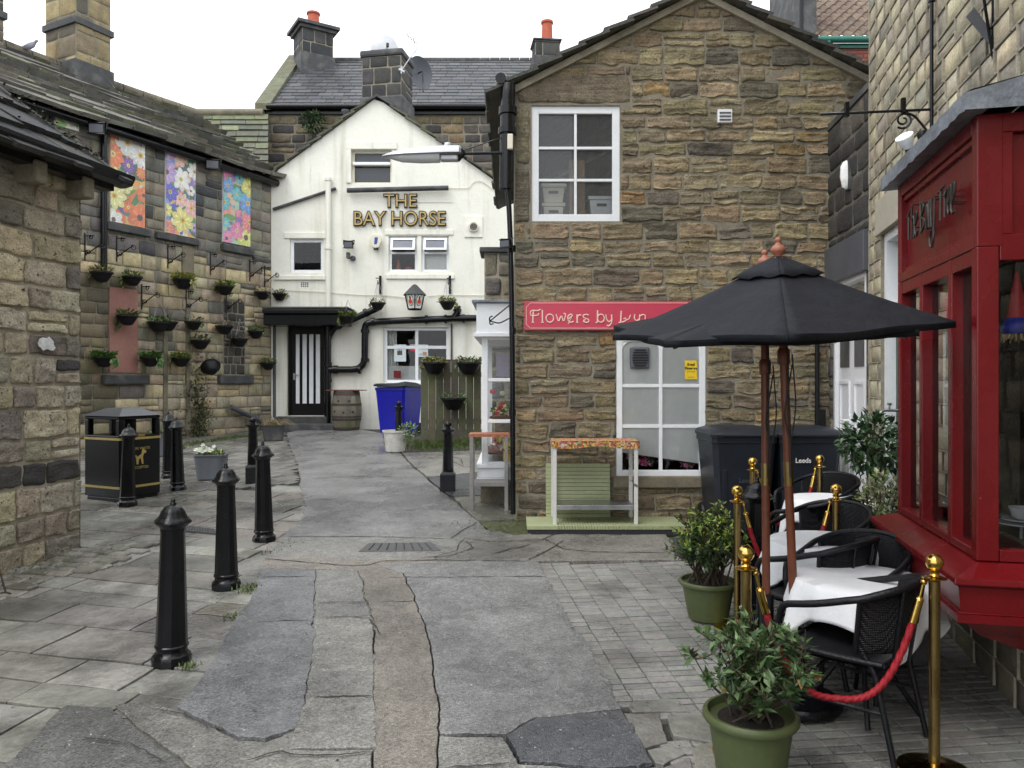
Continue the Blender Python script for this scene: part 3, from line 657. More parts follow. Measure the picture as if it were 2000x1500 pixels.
PAL_F = [(5, (.272, .214, .130)), (3, (.238, .193, .122)), (2, (.30, .234, .134)), (1., (.15, .128, .094)), (.25, (.27, .185, .085))]
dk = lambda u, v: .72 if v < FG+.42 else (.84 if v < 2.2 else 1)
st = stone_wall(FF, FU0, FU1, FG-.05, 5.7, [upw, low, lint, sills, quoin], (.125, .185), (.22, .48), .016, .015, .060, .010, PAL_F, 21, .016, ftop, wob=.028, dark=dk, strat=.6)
q = R(1)
for r_ in ((lint[0], lint[1], lint[2]+.01, lint[3]+.03), (quoin[0], quoin[1]-.01, quoin[2], quoin[3]-.62), (quoin[0], quoin[1]-.01, quoin[3]-.6, quoin[3])):
    s2 = stone_wall(FF, r_[0], r_[1], r_[2], r_[3], [], (9, 9), (9, 9), .012, .018, .018, .02, [(1, (.225, .19, .13))], int(q.random()*99), .03, split=0, wob=.02)
    st.v, b = st.v, len(st.v); st.v += s2.v; st.f += [tuple(i+b for i in f) for f in s2.f]; st.c += s2.c
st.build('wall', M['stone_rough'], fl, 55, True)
m = panel(FF, FU0, FU1, FG-.1, 5.7, [upw, low], 0, ftop, .14)
m.build('mortar_bed', M['mortar'], fl, world=True)
m = MB(); yb = 12.6
for (x0, y0), (x1, y1) in (((FU0, 7.75), (FU0, yb)), ((FU1, yb), (FU1, 7.75)), ((FU0, yb), (FU1, yb))):
    t0, t1 = ftop(x0), ftop(x1); m.quad((x0, y0, 0), (x0, y0, t0), (x1, y1, t1), (x1, y1, 0))
m.add([(FU0, yb-.003, 4.65), (1.9, yb-.003, 5.63), (FU1, yb-.003, 4.7)], [(0, 1, 2)])
m.quad((FU0, 7.9, 2.6), (FU1, 7.9, 2.6), (FU1, yb, 2.6), (FU0, yb, 2.6))
m.build('side_wall', M['stone_plain'], fl, world=True)
m = MB(); ya, yb2 = 7.60, 12.8; rz = 5.63+.03
e = .16
slates((FU0-.26, yb2, ftop(FU0-.26)+.03), (FU0-.26, ya, ftop(FU0-.26)+.03), (1.9, yb2, rz), (1.9, ya, rz), 9, (.3, .55), .030, 5, SL_S, mb=m)
slates((FU1+.2, ya, ftop(FU1+.2)+.03), (FU1+.2, yb2, ftop(FU1+.2)+.03), (1.9, ya, rz), (1.9, yb2, rz), 9, (.3, .55), .030, 6, SL_S, mb=m)
rf = m.build('roof', M['slate_stone'], fl, world=True)
m = MB()
for s in (-1, 1):
    xe = FU0-.02 if s < 0 else FU1; A = (1.9, 5.63); B_ = (xe, ftop(xe))
    vs = []
    for w in (.05, -.1):
        for (x, z), dz in ((A, -.005), (B_, -.005), (B_, -.075), (A, -.075)): vs.append(FF.p(x, z+dz, w))
    m.add(vs, [(0, 1, 2, 3), (7, 6, 5, 4), (0, 4, 5, 1), (1, 5, 6, 2), (2, 6, 7, 3), (3, 7, 4, 0)])
m.build('verge', M['mortar_pale'], rf, world=True)
window(fl, FF, *upw, -.02, [.5], [.34, .66], .075, .028, gl='glass_hazy')
window(fl, FF, *low, .0, [.5], [.34, .655], .06, .035)
m = MB(); m.fbox(FF, *sills[:2], sills[2], sills[3]-.002, -.1, .05); m.build('window_sill', M['stone_plain'], fl, world=True, bevel=.012)
m = MB(); a, b, c, d = low
m.quad(FF.p(a+.03, c+.24, -.045), FF.p(b-.03, c+.12, -.04), FF.p(b-.03, d-.03, -.04), FF.p(a+.03, d-.03, -.04)); tag(m.build('window_blind', M['blind']), 'pale drooping roller blind behind the ground floor shop window', 'blind')
# arched heads of the lower window
m = MB(); fw = .06
for k in (0, 1):
    x0 = a+fw+(b-a-2*fw)*.5*k+(.0175 if k else 0); x1 = x0+(b-a-2*fw)*.5-.0175; z1 = d-fw
    for sx, xx in ((1, x0), (-1, x1)):
        pts = [(xx, z1)]+[(xx+sx*.10*(1-math.cos(t)), z1-.10*(1-math.sin(t))) for t in np.linspace(0, math.pi/2, 7)]
        m.prism([(x, z) for x, z in pts], FF.mat(0, 0, -.03), .02)
m.builds('arch_corner', M['white_paint'], fl, world=True)
# black rainwater pipes on the left corner
m = MB(); X0, Y0 = -.02, 7.70
pipe(bend([W(993, 168, 7.66), W(992, 185, 7.64), W(989, 370, 7.64)]), .072, m, [(W(992, 210, 7.64), W(992, 224, 7.64)), (W(991, 250, 7.64), W(991, 262, 7.64))], 14)
m.build('soil_pipe', M['black_iron'], fl, 60, True)
m = pipe(bend([W(988, 355, 7.62), W(994, 400, 7.62), W(997, 470, 7.62), W(1001, 700, 7.62), W(1002, 1004, 7.62)]), .026, None, [(W(1001, y, 7.62), W(1001, y+12, 7.62)) for y in (480, 640, 800, 940)])
m.build('downpipe', M['black_iron'], fl, 60, True)
m = MB(); m.tube([W(978, 152, 7.6), (-.19, 12.6, W(978, 152, 7.6).z)], .055, 10); m.build('gutter', M['black_iron'], fl, 60, True)
m = MB(); m.box(-.115, .01, 7.60, 7.72, W(0, 372, 7.66).z, W(0, 300, 7.66).z); m.build('junction_box', M['black_plastic'], fl, world=True, bevel=.01)
m = pipe([W(1596, 655, 7.68), W(1596, 850, 7.68)], .022, None, [(W(1596, 690, 7.68), W(1596, 697, 7.68))]); m.fbox(FF, 3.05, 3.13, W(0, 860, 7.7).z, W(0, 800, 7.7).z, .01, .09)
m.build('drainpipe', M['black_plastic'], fl, 60, True)
# vent cover
o = MB(); a, b, c, d = vent
o.fbox(FF, a, b, c, d, .0, .045); v_ = tag(o.build('vent_cover', M['white_plastic'], bevel=.006), 'small white louvred vent cover high on the brown stone gable', 'vent')
m = MB()
for k in range(3): z = c+.02+k*(d-c-.03)/3; m.fbox(FF, a+.015, b-.015, z, z+.014, .045, .052)
m.build('louvre', M['grey_panel'], v_)
# things seen through the upper window
def crate(name, x0, x1, y0, y1, z0, z1, mt, label, cat='crate'):
    t = MB(); dx = (x1-x0)*.10
    vs = [(x0+dx, y0, z0), (x1-dx, y0, z0), (x1-dx, y1, z0), (x0+dx, y1, z0), (x0, y0-.01, z1), (x1, y0-.01, z1), (x1, y1, z1), (x0, y1, z1)]
    t.add(vs, [(3, 2, 1, 0), (4, 5, 6, 7), (0, 1, 5, 4), (1, 2, 6, 5), (2, 3, 7, 6), (3, 0, 4, 7)])
    t.box(x0-.012, x1+.012, y0-.025, y1+.01, z1-.035, z1+.004); o = t.build(name, M[mt], bevel=.006); tag(o, label, cat)
    h_ = MB(); xm = (x0+x1)/2; h_.box(xm-.05, xm+.05, y0-.022, y0-.014, z1-.10, z1-.075); h_.build('handle_slot', M['dark'], o)
z0 = upw[2]+.03
crate('storage_crate', .32, .54, 7.97, 8.2, z0, z0+.20, 'cream_plastic', 'cream plastic crate low in the stack behind the upper window')
crate('storage_crate', .31, .55, 7.97, 8.2, z0+.21, z0+.40, 'cream_plastic', 'cream plastic crate on top of the stack behind the upper window')
crate('storage_tub', .80, 1.06, 7.97, 8.2, z0, z0+.27, 'alu', 'pale blue grey lidded tub behind the right panes of the upper window', 'tub')
m = MB(); m.box(.60, .76, 8.0, 8.15, z0, z0+.66); tag(m.build('cardboard_box', mat('cardboard', (.28, .19, .11), .8), bevel=.004), 'tall narrow cardboard box standing behind the upper window', 'box')
m = MB(); m.box(.1, 1.3, 7.95, 8.8, z0-.06, z0-.012); m.build('window_shelf', M['room'], fl, world=True)
# fan in the lower window and posters
a, b, c, d = FF.rect(1231, 678, 1268, 720)
m = MB(); m.fbox(FF, a, b, c, d, -.045, .03); o = tag(m.build('window_fan', M['grey_panel'], bevel=.015), 'grey square extractor fan set in the top left pane of the lower shop window', 'fan')
m = MB()
for k in range(7): z = c+.03+k*(d-c-.06)/6; hw = (b-a)*.42*math.sqrt(max(.1, 1-((k-3)/4.2)**2)); m.fbox(FF, (a+b)/2-hw, (a+b)/2+hw, z-.005, z+.005, .03, .038)
m.build('grille', M['black_plastic'], o)
def poster(fr, r_, w, label, lines, base=(.80, .55, .02), ink=(.03, .03, .02), name='poster'):
    a, b, c, d = r_; m = MB(); m.fbox(fr, a, b, c, d, w, w+.003, base); o = tag(m.build(name, M['multi']), label, 'poster')
    t = MB()
    for txt, fy, sz in lines: text_mb(txt, sz*(d-c), fr.mat((a+b)/2, c+fy*(d-c), w+.0035), .0005, off=.002 if sz > .13 else 0, mb=t)
    t.build('lettering', mat('ink', ink, .6), o); return o
poster(FF, FF.rect(1338, 704, 1362, 741), -.015, 'yellow poster reading Send Flowers in the lower shop window', [('Send', .72, .2), ('Flowers', .52, .2), ('from here', .38, .11), ('ask inside', .1, .08)])
# flowers on the inside sill
def posy(loc, n, r, cols, seed, name, label, cat='flowers'):
    rng = R(seed); m = MB()
    for _ in range(n):
        p_ = Vector(loc)+Vector((rng.gauss(0, r), rng.gauss(0, r*.5), abs(rng.gauss(0, r*.7)))); c_ = rng.choice(cols); d = Vector((rng.gauss(0, 1), -abs(rng.gauss(0, 1)), rng.gauss(0, .6)+.4))
        for k in range(5):
            a_ = k*1.257; e_ = Vector((math.cos(a_), math.sin(a_)*.4, math.sin(a_))); m.leaf(p_, d*.2+e_, d, .045, .035, jit(rng, c_, .25))
    return tag(m.build(name, M['multi_matte']), label, cat)
a, b, c, d = low
posy(FF.p(a+.28, c+.12, -.12), 26, .07, [(.55, .10, .22), (.65, .25, .35), (.04, .07, .03), (.75, .5, .55)], 3, 'flower_bunch', 'pink flowers under the drooping blind, lower left pane')
posy(FF.p(b-.12, c+.09, -.12), 10, .04, [(.6, .2, .32), (.05, .08, .03)], 4, 'flower_bunch', 'small pink posy in the bottom right corner of the lower window')

# ---------------------------------------------------------------- the pink shop sign
def strokes(fr, S_, conv, w, r, mb=None, n=6):
    mb = mb or MB()
    for st_ in S_:
        rr = r
        if isinstance(st_[-1], (int, float)): rr = r*st_[-1]; st_ = st_[:-1]
        pts = [fr.p(*fr.uv(*conv(*q), w), w) for q in st_]
        if len(pts) > 2: pts = bend(pts, 3)
        mb.tube(pts, rr, n)
    return mb
def ell(cx_, cy_, rx, ry, n=14): return [(cx_+rx*math.cos(2*math.pi*i/n), cy_+ry*math.sin(2*math.pi*i/n)) for i in range(n+1)]
a, b, c, d = FF.rect(1024, 588, 1480, 645, .05)
m = MB(); m.fbox(FF, a, b, c, d, .03, .052); sg = tag(m.build('shop_sign', M['pink_sign'], bevel=.003), 'long pink painted board lettered Flowers by, above the stone shop window', 'sign')
cv = lambda x, y: (1000+x/6.25, 560+y/6.25)
ST = [[(255, 435), (262, 290)], [(228, 348), (224, 305), (248, 290), (300, 294), (332, 290), (350, 275), .8], [(228, 350), (248, 353), (300, 352), (322, 345), (328, 322), .7], [(240, 437), (272, 437), .6],
      [(372, 285), (372, 436)], [(356, 437), (388, 437), .6], ell(462, 386, 46, 50)+[.8],
      [(538, 336), (569, 436), (602, 345), (630, 436), (654, 350), (648, 325), (630, 332), .8],
      [(678, 402), (742, 352), (716, 334), (688, 352), (678, 388), (692, 425), (722, 438), (752, 424), .8], [(686, 456), (738, 350), .6],
      [(797, 340), (797, 436)], [(797, 372), (816, 348), (842, 346), .9], [(782, 437), (812, 437), .6],
      [(936, 346), (900, 338), (868, 352), (872, 376), (905, 390), (940, 404), (934, 432), (900, 439), (872, 426), (880, 404), (898, 408), .8],
      [(1045, 288), (1045, 436)], ell(1086, 386, 42, 50)+[.8], [(1018, 437), (1046, 437), .6],
      [(1148, 340), (1152, 395), (1182, 434), (1216, 404), .8], [(1216, 338), (1220, 400), (1212, 452), (1182, 482), (1156, 470), .9],
      [(1335, 295), (1328, 434)], [(1302, 437), (1350, 432), (1395, 412), (1388, 380), (1362, 392), .7],
      [(1448, 342), (1432, 392), (1402, 406), .7], [(1500, 335), (1492, 392), (1525, 420), (1546, 400), .8], [(1562, 340), (1552, 430), .9], [(1562, 362), (1592, 340), (1625, 346), (1628, 430), .8]]
strokes(FF, ST, cv, .054, .0085).build('lettering', M['sign_letter'], sg, 60)
m = MB(); m.tube([FF.p(a+.02, c+.06, .053), FF.p(a+.02, d-.06, .053), FF.p(a+.06, d-.02, .053), FF.p(b-.05, d-.02, .053)], .0032, 5); m.tube([FF.p(a+.02, c+.06, .053), FF.p(a+.06, c+.02, .053), FF.p(b-.05, c+.02, .053)], .0032, 5)
m.build('border_line', M['sign_letter'], sg)

# ---------------------------------------------------------------- white side bay of the flower shop
FS = Fr((0, 8.6, 0), (1, 0, 0))
def fsr(*q): return FS.rect(*q)
m = MB(); a, b, c, d = fsr(941, 655, 1004, 907); b = .02
m.fbox(FS, a, a+.07, c, d, -.07, 0); m.fbox(FS, b-.03, b, c, d, -.05, -.002)
for y in (742, 823): z = FS.uv(960, y)[1]; m.fbox(FS, a+.07, b-.03, z-.02, z+.02, -.05, -.004)
m.fbox(FS, a+.07, b-.03, d-.05, d, -.05, -.003); m.fbox(FS, a+.07, b-.03, c, c+.03, -.05, -.003)
m2_ = MB(); m2_.fbox(FS, a, a+.06, c, d, -2.2, -2.13); m2_.fbox(FS, a, a+.06, c, d, -1.2, -1.13)
bw_ = m.build('bay_window', M['white_paint'], fl, world=True, bevel=.006); m2_.builds('post', M['white_paint'], bw_, world=True)
m = MB(); m.quad(*[FS.p(u, v, -.03) for u, v in ((a+.05, c), (b, c), (b, d), (a+.05, d))]); m.quad(FS.p(a+.03, c, -.07), FS.p(a+.03, c, -2.2), FS.p(a+.03, d, -2.2), FS.p(a+.03, d, -.07)); m.build('pane', M['glass'], bw_, world=True)
m = MB(); a2, b2, c2, d2 = fsr(931, 593, 1004, 655); b2 = .02; m.fbox(FS, a2, b2, c2, d2, -2.3, .06); m.fbox(FS, a2-.03, b2, c2-.02, c2+.025, -2.33, .09); m.build('fascia', M['white_paint'], bw_, world=True, bevel=.006)
m = MB(); m.fbox(FS, a2-.05, b2, d2+.002, d2+.035, -2.35, .10); m.build('lead_top', M['lead'], bw_, world=True, bevel=.008)
m = MB(); a3, b3, c3, d3 = fsr(930, 906, 1004, 935); b3 = .02; m.fbox(FS, a3, b3, d3-.04, d3, -2.25, .08); m.fbox(FS, a3+.015, b3, c3+.015, d3-.042, -2.25, .045); m.fbox(FS, a3+.005, b3, c3-.01, c3+.012, -2.25, .06); m.build('bay_base', M['white_paint'], bw_, world=True, bevel=.006)
m = MB(); m.fbox(FS, a3+.05, b3, gz(8.6)-.05, c3-.012, -2.2, -.02); m.build('plinth', M['stone_plain'], bw_, world=True)
m = MB(); m.fbox(FS, a+.01, .03, c+.1, c+.12, -1.6, -.12); m.fbox(FS, a+.08, .02, c+.50, c+.52, -.55, -.25, (.2, .02, .04)); m.build('display_shelf', M['wood_red'], bw_, world=True)
poster(FS, fsr(983, 866, 1001, 900), -.02, 'yellow poster reading Send Flowers in the white side bay, beside the downpipe', [('Send', .72, .2), ('Flowers', .52, .2), ('from here', .38, .11)])
m = MB(); q = fsr(969, 690, 994, 736); m.fbox(FS, q[0], q[1], q[2], q[3], -.022, -.018, (.20, .19, .23)); tag(m.build('notice_sheet', M['multi']), 'faded grey notice sheet behind the top pane of the white bay', 'notice')
posy(FS.p(a+.22, c+.17, -.25), 34, .06, [(.6, .05, .12), (.65, .3, .4), (.75, .7, .62), (.5, .45, .1)], 8, 'flower_display', 'red and cream flower arrangement low inside the white side bay')
posy(FS.p(a+.24, c+.56, -.3), 30, .055, [(.6, .05, .10), (.7, .65, .3), (.05, .12, .03), (.8, .72, .6)], 9, 'flower_display', 'mixed flower arrangement on the red shelf behind the middle panes of the bay')
m = MB()
for k, cc in enumerate(((.7, .04, .10), (.6, .55, .3), (.1, .5, .1))):
    x = a+.12+k*.115; z = FS.uv(960, 765)[1]
    m.lathe([(.0, -.03), (.032, -.02), (.036, 0), (.032, .02), (0, .03)], 10, Matrix.Translation(FS.p(x, z-.02*(k == 1), -.10)), cc)
tag(m.build('paper_garland', M['multi']), 'red, straw and green paper balls strung behind the middle pane', 'garland')
# the small scrolled iron bracket on the corner beside it
m = MB(); P_ = lambda x, y: W(x, y, 7.9)
m.tube([P_(1000, 592), P_(957, 627)], .007, 6); m.tube(bend([P_(957, 627), P_(975, 632), P_(998, 620)]), .007, 6); m.tube(bend([P_(962, 617), P_(956, 620), P_(957, 634), P_(964, 632)]), .007, 6); m.tube([P_(996, 590), P_(996, 655)], .008, 6); m.tube([P_(996, 592), P_(1003, 592)], .008, 6); m.tube([P_(996, 652), P_(1003, 652)], .008, 6)
tag(m.build('sign_bracket', M['black_iron']), 'empty black iron bracket with a forked end beside the white bay', 'bracket')
# stone pier behind the bay
FPi = Fr((0, 11.2, 0), (1, 0, 0)); a, b = FPi.uv(946, 600)[0], .02; zt = FPi.uv(946, 494)[1]
gw = thing('garden_wall', ((a+b)/2, 11.2, gz(11.2)), 'coursed sandstone wall end with a flat dark coping behind the white bay', 'wall')
stone_wall(FPi, a, b, gz(11), zt, [], (.22, .30), (.2, .36), .02, .03, .03, .03, [(3, (.24, .20, .13)), (1, (.15, .14, .12)), (1, (.19, .17, .13))], 3, .04).build('wall_face', M['stone_block'], gw, 55, True)
m = MB(); m.fbox(FPi, a, b, gz(11)-.1, zt, -.5, -.0); m.build('mortar_bed', M['mortar_pale'], gw, world=True)
m = MB(); m.fbox(FPi, a-.07, b, zt+.002, zt+.08, -.55, .06); m.build('coping', M['stone_dark'], gw, world=True, bevel=.015)

# ---------------------------------------------------------------- street lamp on the shop corner
sl_ = thing('street_lamp', (-.5, 7.6, 0), 'long white street lamp head on a black arm fixed to the brown stone corner', 'street lamp')
m = MB(); prof = [(0, .008, .0), (.02, .035, .01), (.10, .062, .03), (.25, .085, .05), (.5, .092, .062), (.66, .095, .066), (.78, .088, .064), (.80, .05, .05)]
x0 = W(745, 300, 7.6); top_ = []
for dx, hw, up in prof: top_.append([Vector((x0.x+dx*.99, 7.6+hw*math.cos(t), x0.z-.03+up*1.35*math.sin(t)+dx*.03)) for t in np.linspace(0, math.pi, 11)])
m.grid(top_); m.grid([[(q.x, q.y, x0.z-.03-.006+(q.x-x0.x)*.03) for q in r_] for r_ in top_]); m.build('lamp_head', M['alu'], sl_, 50, True)
m = MB(); m.grid([[Vector((x0.x+dx, 7.6+hw*.86*math.cos(t), x0.z-.036-.072*min(1, math.sin(min(1, (dx-.06)/.3)*1.57)+.1)*math.sin(t)+dx*.03)) for t in np.linspace(0, math.pi, 9)] for dx, hw in ((.06, .02), (.1, .05), (.2, .075), (.4, .085), (.55, .085), (.58, .08), (.585, .01))]); m.build('lamp_bowl', M['lampglass'], sl_, 60, True)
m = MB(); m.box(x0.x+.585, x0.x+.76, 7.55, 7.65, x0.z-.075, x0.z-.02); m.build('gear_box', M['alu'], sl_, world=True, bevel=.012)
m = MB(); m.tube([W(898, 300, 7.6), W(1002, 298, 7.6)], .017, 8); m.tube([W(898, 296, 7.6), W(1000, 262, 7.6)], .006, 6); m.tube([W(893, 286, 7.6), W(905, 300, 7.6), W(893, 312, 7.6)], .03, 8); m.build('arm', M['black_iron'], sl_, 60, True)
m = MB(); m.lathe([(.035, 0), (.035, .03), (.028, .055), (0, .065)], 14, Matrix.Translation(W(874, 290, 7.6))); m.build('light_sensor', M['alu'], sl_, 60, True)
m = MB(); m.box(W(991, 0, 7.56).x, W(1002, 0, 7.56).x, 7.54, 7.6, W(0, 292, 7.56).z, W(0, 262, 7.56).z); m.build('fuse_box', M['cream_plastic'], sl_, world=True, bevel=.008)

# ---------------------------------------------------------------- display table, slatted board and deck at the shop wall
t = thing('display_table', (.8, 7.42, gz(7.42)), 'narrow white metal display table with a speckled floral cover against the brown stone wall', 'table')
zt = W(0, 864, 7.3).z; zs_ = W(0, 986, 7.3).z
m = MB(); m.box(.385, 1.20, 7.26, 7.62, zt-.025, zt+.012); m.build('tabletop', M['steel'], t, world=True)
rng = R(5); m = MB(); nx_ = 60
PALC = [(.35, .05, .03), (.55, .20, .04), (.5, .38, .06), (.10, .14, .04), (.45, .12, .16), (.5, .42, .3)]
def specks(f, nu, nv):
    for i in range(nu):
        for j in range(nv):
            q = [f(i/nu, j/nv), f((i+1)/nu, j/nv), f((i+1)/nu, (j+1)/nv), f(i/nu, (j+1)/nv)]; m.add(q, [(0, 1, 2, 3)], jit(rng, rng.choice(PALC), .3))
dr = lambda s, t_: (.38+.825*s, 7.253-.004*math.sin(s*40), zt+.016-(.062+.012*math.sin(s*9))*t_)
specks(dr, 60, 5); specks(lambda s, t_: (.38+.825*s, 7.253+.372*t_, zt+.016), 60, 24); specks(lambda s, t_: (1.205, 7.253+.37*s, zt+.016-.06*t_), 20, 4); specks(lambda s, t_: (.38, 7.253+.37*(1-s), zt+.016-.06*t_), 20, 4)
m.build('table_cover', M['multi_matte'], t, world=True)
M['white_worn'] = mat('white_worn', (.62, .61, .58), .5, var=.1, vs=9, stain=[((.09, .08, .07), 9, .60, .68)])
for x in (.405, 1.175):
    for y in (7.28, 7.60):
        m = MB(); m.box(x-.018, x+.018, y-.018, y+.018, gz(y)+.055, zt-.027); m.lathe([(.024, 0), (.024, .012), (.008, .02), (.008, .03)], 10, Matrix.Translation((x, y, gz(y)+.027))); m.build('leg', M['white_worn'], t, world=True, bevel=.003)
m = MB(); m.box(.424, 1.156, 7.27, 7.61, zs_-.045, zs_+.0); m.build('shelf', M['steel'], t, world=True, bevel=.004)
m = MB(); a, b, c, d = FF.rect(1066, 905, 1191, 1016, .06); fr_ = Fr((0, 7.69, 0), (1, 0, 0))
n_ = 15
for k in range(n_):
    z0_, z1_ = c+(d-c)*k/n_, c+(d-c)*(k+.9)/n_
    for (p0, p1) in ((z0_, z1_),):
        dy = lambda z: (d-z)*.10
        vs = [(x, 7.715-dy(z)-o, z) for o in (.0, .022) for z in (p0, p1) for x in (a, b)]
        m.add(vs, [(0, 1, 3, 2), (6, 7, 5, 4), (4, 5, 1, 0), (2, 3, 7, 6), (0, 2, 6, 4), (1, 5, 7, 3)])
m.box(a+.05, a+.09, 7.712-.09, 7.735-.09, c, c+.02); tag(m.build('slatted_board', M['green_slat']), 'pale green slatted board leaning upright on the wall behind the display table', 'board')
m = MB(); x0, x1 = .14, 1.62; y0, y1 = 7.17, 7.68
for k in range(46):
    xa = x0+.30+(x1-x0-.30)*k/46; m.box(xa, xa+(x1-x0-.30)/46*.86, y0, y1, gz(y0)+.03, gz(y0)+.062)
m.box(x0, x0+.295, y0, y1, gz(y0)+.03, gz(y0)+.062); dk_ = tag(m.build('slatted_deck', M['green_slat']), 'low pale green slatted deck on the ground under the display table', 'deck')
m = MB(); m.box(x0+.01, x1-.01, y0+.006, y1, gz(y0)-.03, gz(y0)+.029); m.build('base', M['dark'], dk_)

# ---------------------------------------------------------------- the white pub
FP = Fr((0, 17, 0), (1, 0, 0)); PU0, PU1 = -5.75, 2.2; PG = gz(17)
ptop = lambda u: 7.98-(.735*(-3.0-u) if u < -3.0 else .70*(u+3.0))
pub = thing('pub', (-2, 17, PG), 'white rendered public house with a steep gable and black pipes across its front', 'pub')
holes = {k: FP.rect(*q) for k, q in dict(attic=(686, 292, 765, 358), left=(566, 466, 632, 533), up1=(759, 461, 815, 531), up2=(823, 461, 877, 531), low=(749, 639, 877, 748), door=(560, 636, 638, 812)).items()}
m = panel(FP, PU0, PU1, PG-.2, 7.98, list(holes.values()), 0, ptop, .22, .3); m.build('wall', M['render_white'], pub, world=True)
m = MB(); yb = 21
for x0 in (PU0, PU1): m.quad((x0, 17, 0), (x0, 17, ptop(x0)), (x0, yb, ptop(x0)), (x0, yb, 0))
m.quad((PU0, yb, 0), (PU1, yb, 0), (PU1, yb, ptop(PU1)), (PU0, yb, ptop(PU0))); m.add([(PU0, yb, ptop(PU0)), (-3, yb, 7.98), (PU1, yb, ptop(PU1))], [(0, 1, 2)])
m.quad((PU0, 17.3, 3.9), (PU1, 17.3, 3.9), (PU1, yb, 3.9), (PU0, yb, 3.9)); m.build('side_wall', M['render_white'], pub, world=True)
m = MB(); ya, yb = 16.9, 21.2
slates((PU0-.2, yb, ptop(PU0-.2)+.02), (PU0-.2, ya, ptop(PU0-.2)+.02), (-3, yb, 8.02), (-3, ya, 8.02), 12, (.25, .5), .035, 15, SL_S, jitter=.02, mb=m)
slates((PU1+.2, ya, ptop(PU1+.2)+.02), (PU1+.2, yb, ptop(PU1+.2)+.02), (-3, ya, 8.02), (-3, yb, 8.02), 16, (.25, .5), .035, 16, SL_S, jitter=.02, mb=m)
m.build('roof', M['slate_stone'], pub, world=True)
# raised bands in the render: window surrounds, slightly proud
m = MB()
a, b, c, d = holes['attic']; m.fbox(FP, a-.10, b+.12, d, d+.17, -.01, .03); m.fbox(FP, a-.10, a, c, d, -.01, .03)
a, b, c, d = holes['left']; m.fbox(FP, a-.12, b+.06, d, d+.14, -.01, .03); m.fbox(FP, a-.35, b+.05, c-.16, c-.06, -.01, .05)
a, b = holes['up1'][0], holes['up2'][1]; m.fbox(FP, a-.06, b+.1, d+.78-.0, d+.80, -.01, .0)
c, d = holes['up1'][2:]; m.fbox(FP, a-.05, b+.12, c-.16, c-.05, -.01, .04); m.fbox(FP, a-.08, b+.10, d+.02, d+.14, -.01, .025)
a, b, c, d = FP.rect(907, 422, 943, 464); m.fbox(FP, a, b, c, d, -.01, .03)
m.builds('render_band', M['render_white'], pub, world=True, bevel=.012)
a, b, c, d = holes['attic']; wn = window(pub, FP, a, b, c, d, -.12, [], [.62], .05, .07, mt='cream_plastic'); m = MB(); m.fbox(FP, a+.03, b-.04, c+(d-c)*.55, c+(d-c)*.64, -.10, -.02); m.build('open_sash', M['white_paint'], wn, world=True, bevel=.01)
m = MB(); m.quad(FP.p(a+.02, c, -.24), FP.p(b, c, -.24), FP.p(b, d, -.24), FP.p(a+.02, d, -.24)); m.build('net_curtain', M['grey_panel'], wn, world=True)
window(pub, FP, *holes['left'], -.06, [], [], .075, .03)
M['sash_glass'] = mat('sash_glass', (.16, .17, .20), .2, var=.1, vs=3, spec=.3)
for k in ('up1', 'up2'):
    a, b, c, d = holes[k]; wn = window(pub, FP, a, b, c, d, -.06, [], [.55], .06, .05)
    m = MB(); h0, h1 = c+(d-c)*.60, d-.04
    for (p0, p1, q0, q1) in ((a+.05, b-.05, h0, h0+.045), (a+.05, b-.05, h1-.045, h1), (a+.05, a+.10, h0+.045, h1-.045), (b-.10, b-.05, h0+.045, h1-.045)):
        tl = lambda z: -.05+(h1-z)*.42
        vs = [FP.p(u, z, tl(z)+o) for o in (0, .035) for z in (q0, q1) for u in (p0, p1)]
        m.add(vs, [(0, 1, 3, 2), (6, 7, 5, 4), (4, 5, 1, 0), (2, 3, 7, 6), (0, 2, 6, 4), (1, 5, 7, 3)])
    m.build('open_sash', M['white_paint'], wn, world=True); m = MB()
    m.quad(FP.p(a+.09, h0+.03, -.05+(h1-h0-.03)*.42+.015), FP.p(b-.09, h0+.03, -.05+(h1-h0-.03)*.42+.015), FP.p(b-.09, h1-.03, -.05+.03*.42+.015), FP.p(a+.09, h1-.03, -.05+.03*.42+.015))
    m.build('sash_pane', M['sash_glass'], wn, world=True)
a, b, c, d = holes['up2']; m = MB(); m.quad(FP.p(a, c, -.2), FP.p(b, c, -.2), FP.p(b, d, -.2), FP.p(a, d, -.2)); tag(m.build('window_blind', M['blind']), 'pale blind closing the right one of the two small pub windows under the lettering', 'blind')
a, b, c, d = holes['up1']; m = MB(); m.lathe([(.05, 0), (.05, .12), (.02, .2), (.02, .24), (0, .24)], 10, Matrix.Translation(FP.p(a+.19, c+.04, -.2))); tag(m.build('copper_bottle', M['terracotta'], smooth=50), 'small copper coloured bottle on the sill inside the small pub window', 'bottle')
m = MB(); m.lathe([(.06, 0), (.09, .05), (.07, .09), (0, .1)], 10, Matrix.Translation(FP.p(a+.42, c+.04, -.2))); tag(m.build('copper_bowl', M['terracotta'], smooth=50), 'small copper bowl on the sill inside the small pub window', 'bowl')
a, b, c, d = holes['low']; window(pub, FP, a, b, c, d, -.08, [.5], [.66], .07, .07)
m = MB()
for k in range(16):
    s = k/15; m.add([FP.p(a+.03+s*.35-.12*(t_ < .6)*s, c+(d-c)*(1-t_), -.25+.04*math.sin(s*26)) for t_ in (0, .5, 1.)], [])
    if k: n0 = len(m.v); m.f += [(n0-6, n0-3, n0-2, n0-5), (n0-5, n0-2, n0-1, n0-4)]; m.c += [None, None]
m.build('net_curtain', M['blind'], pub, world=True, label='pale net curtain drawn to the left')
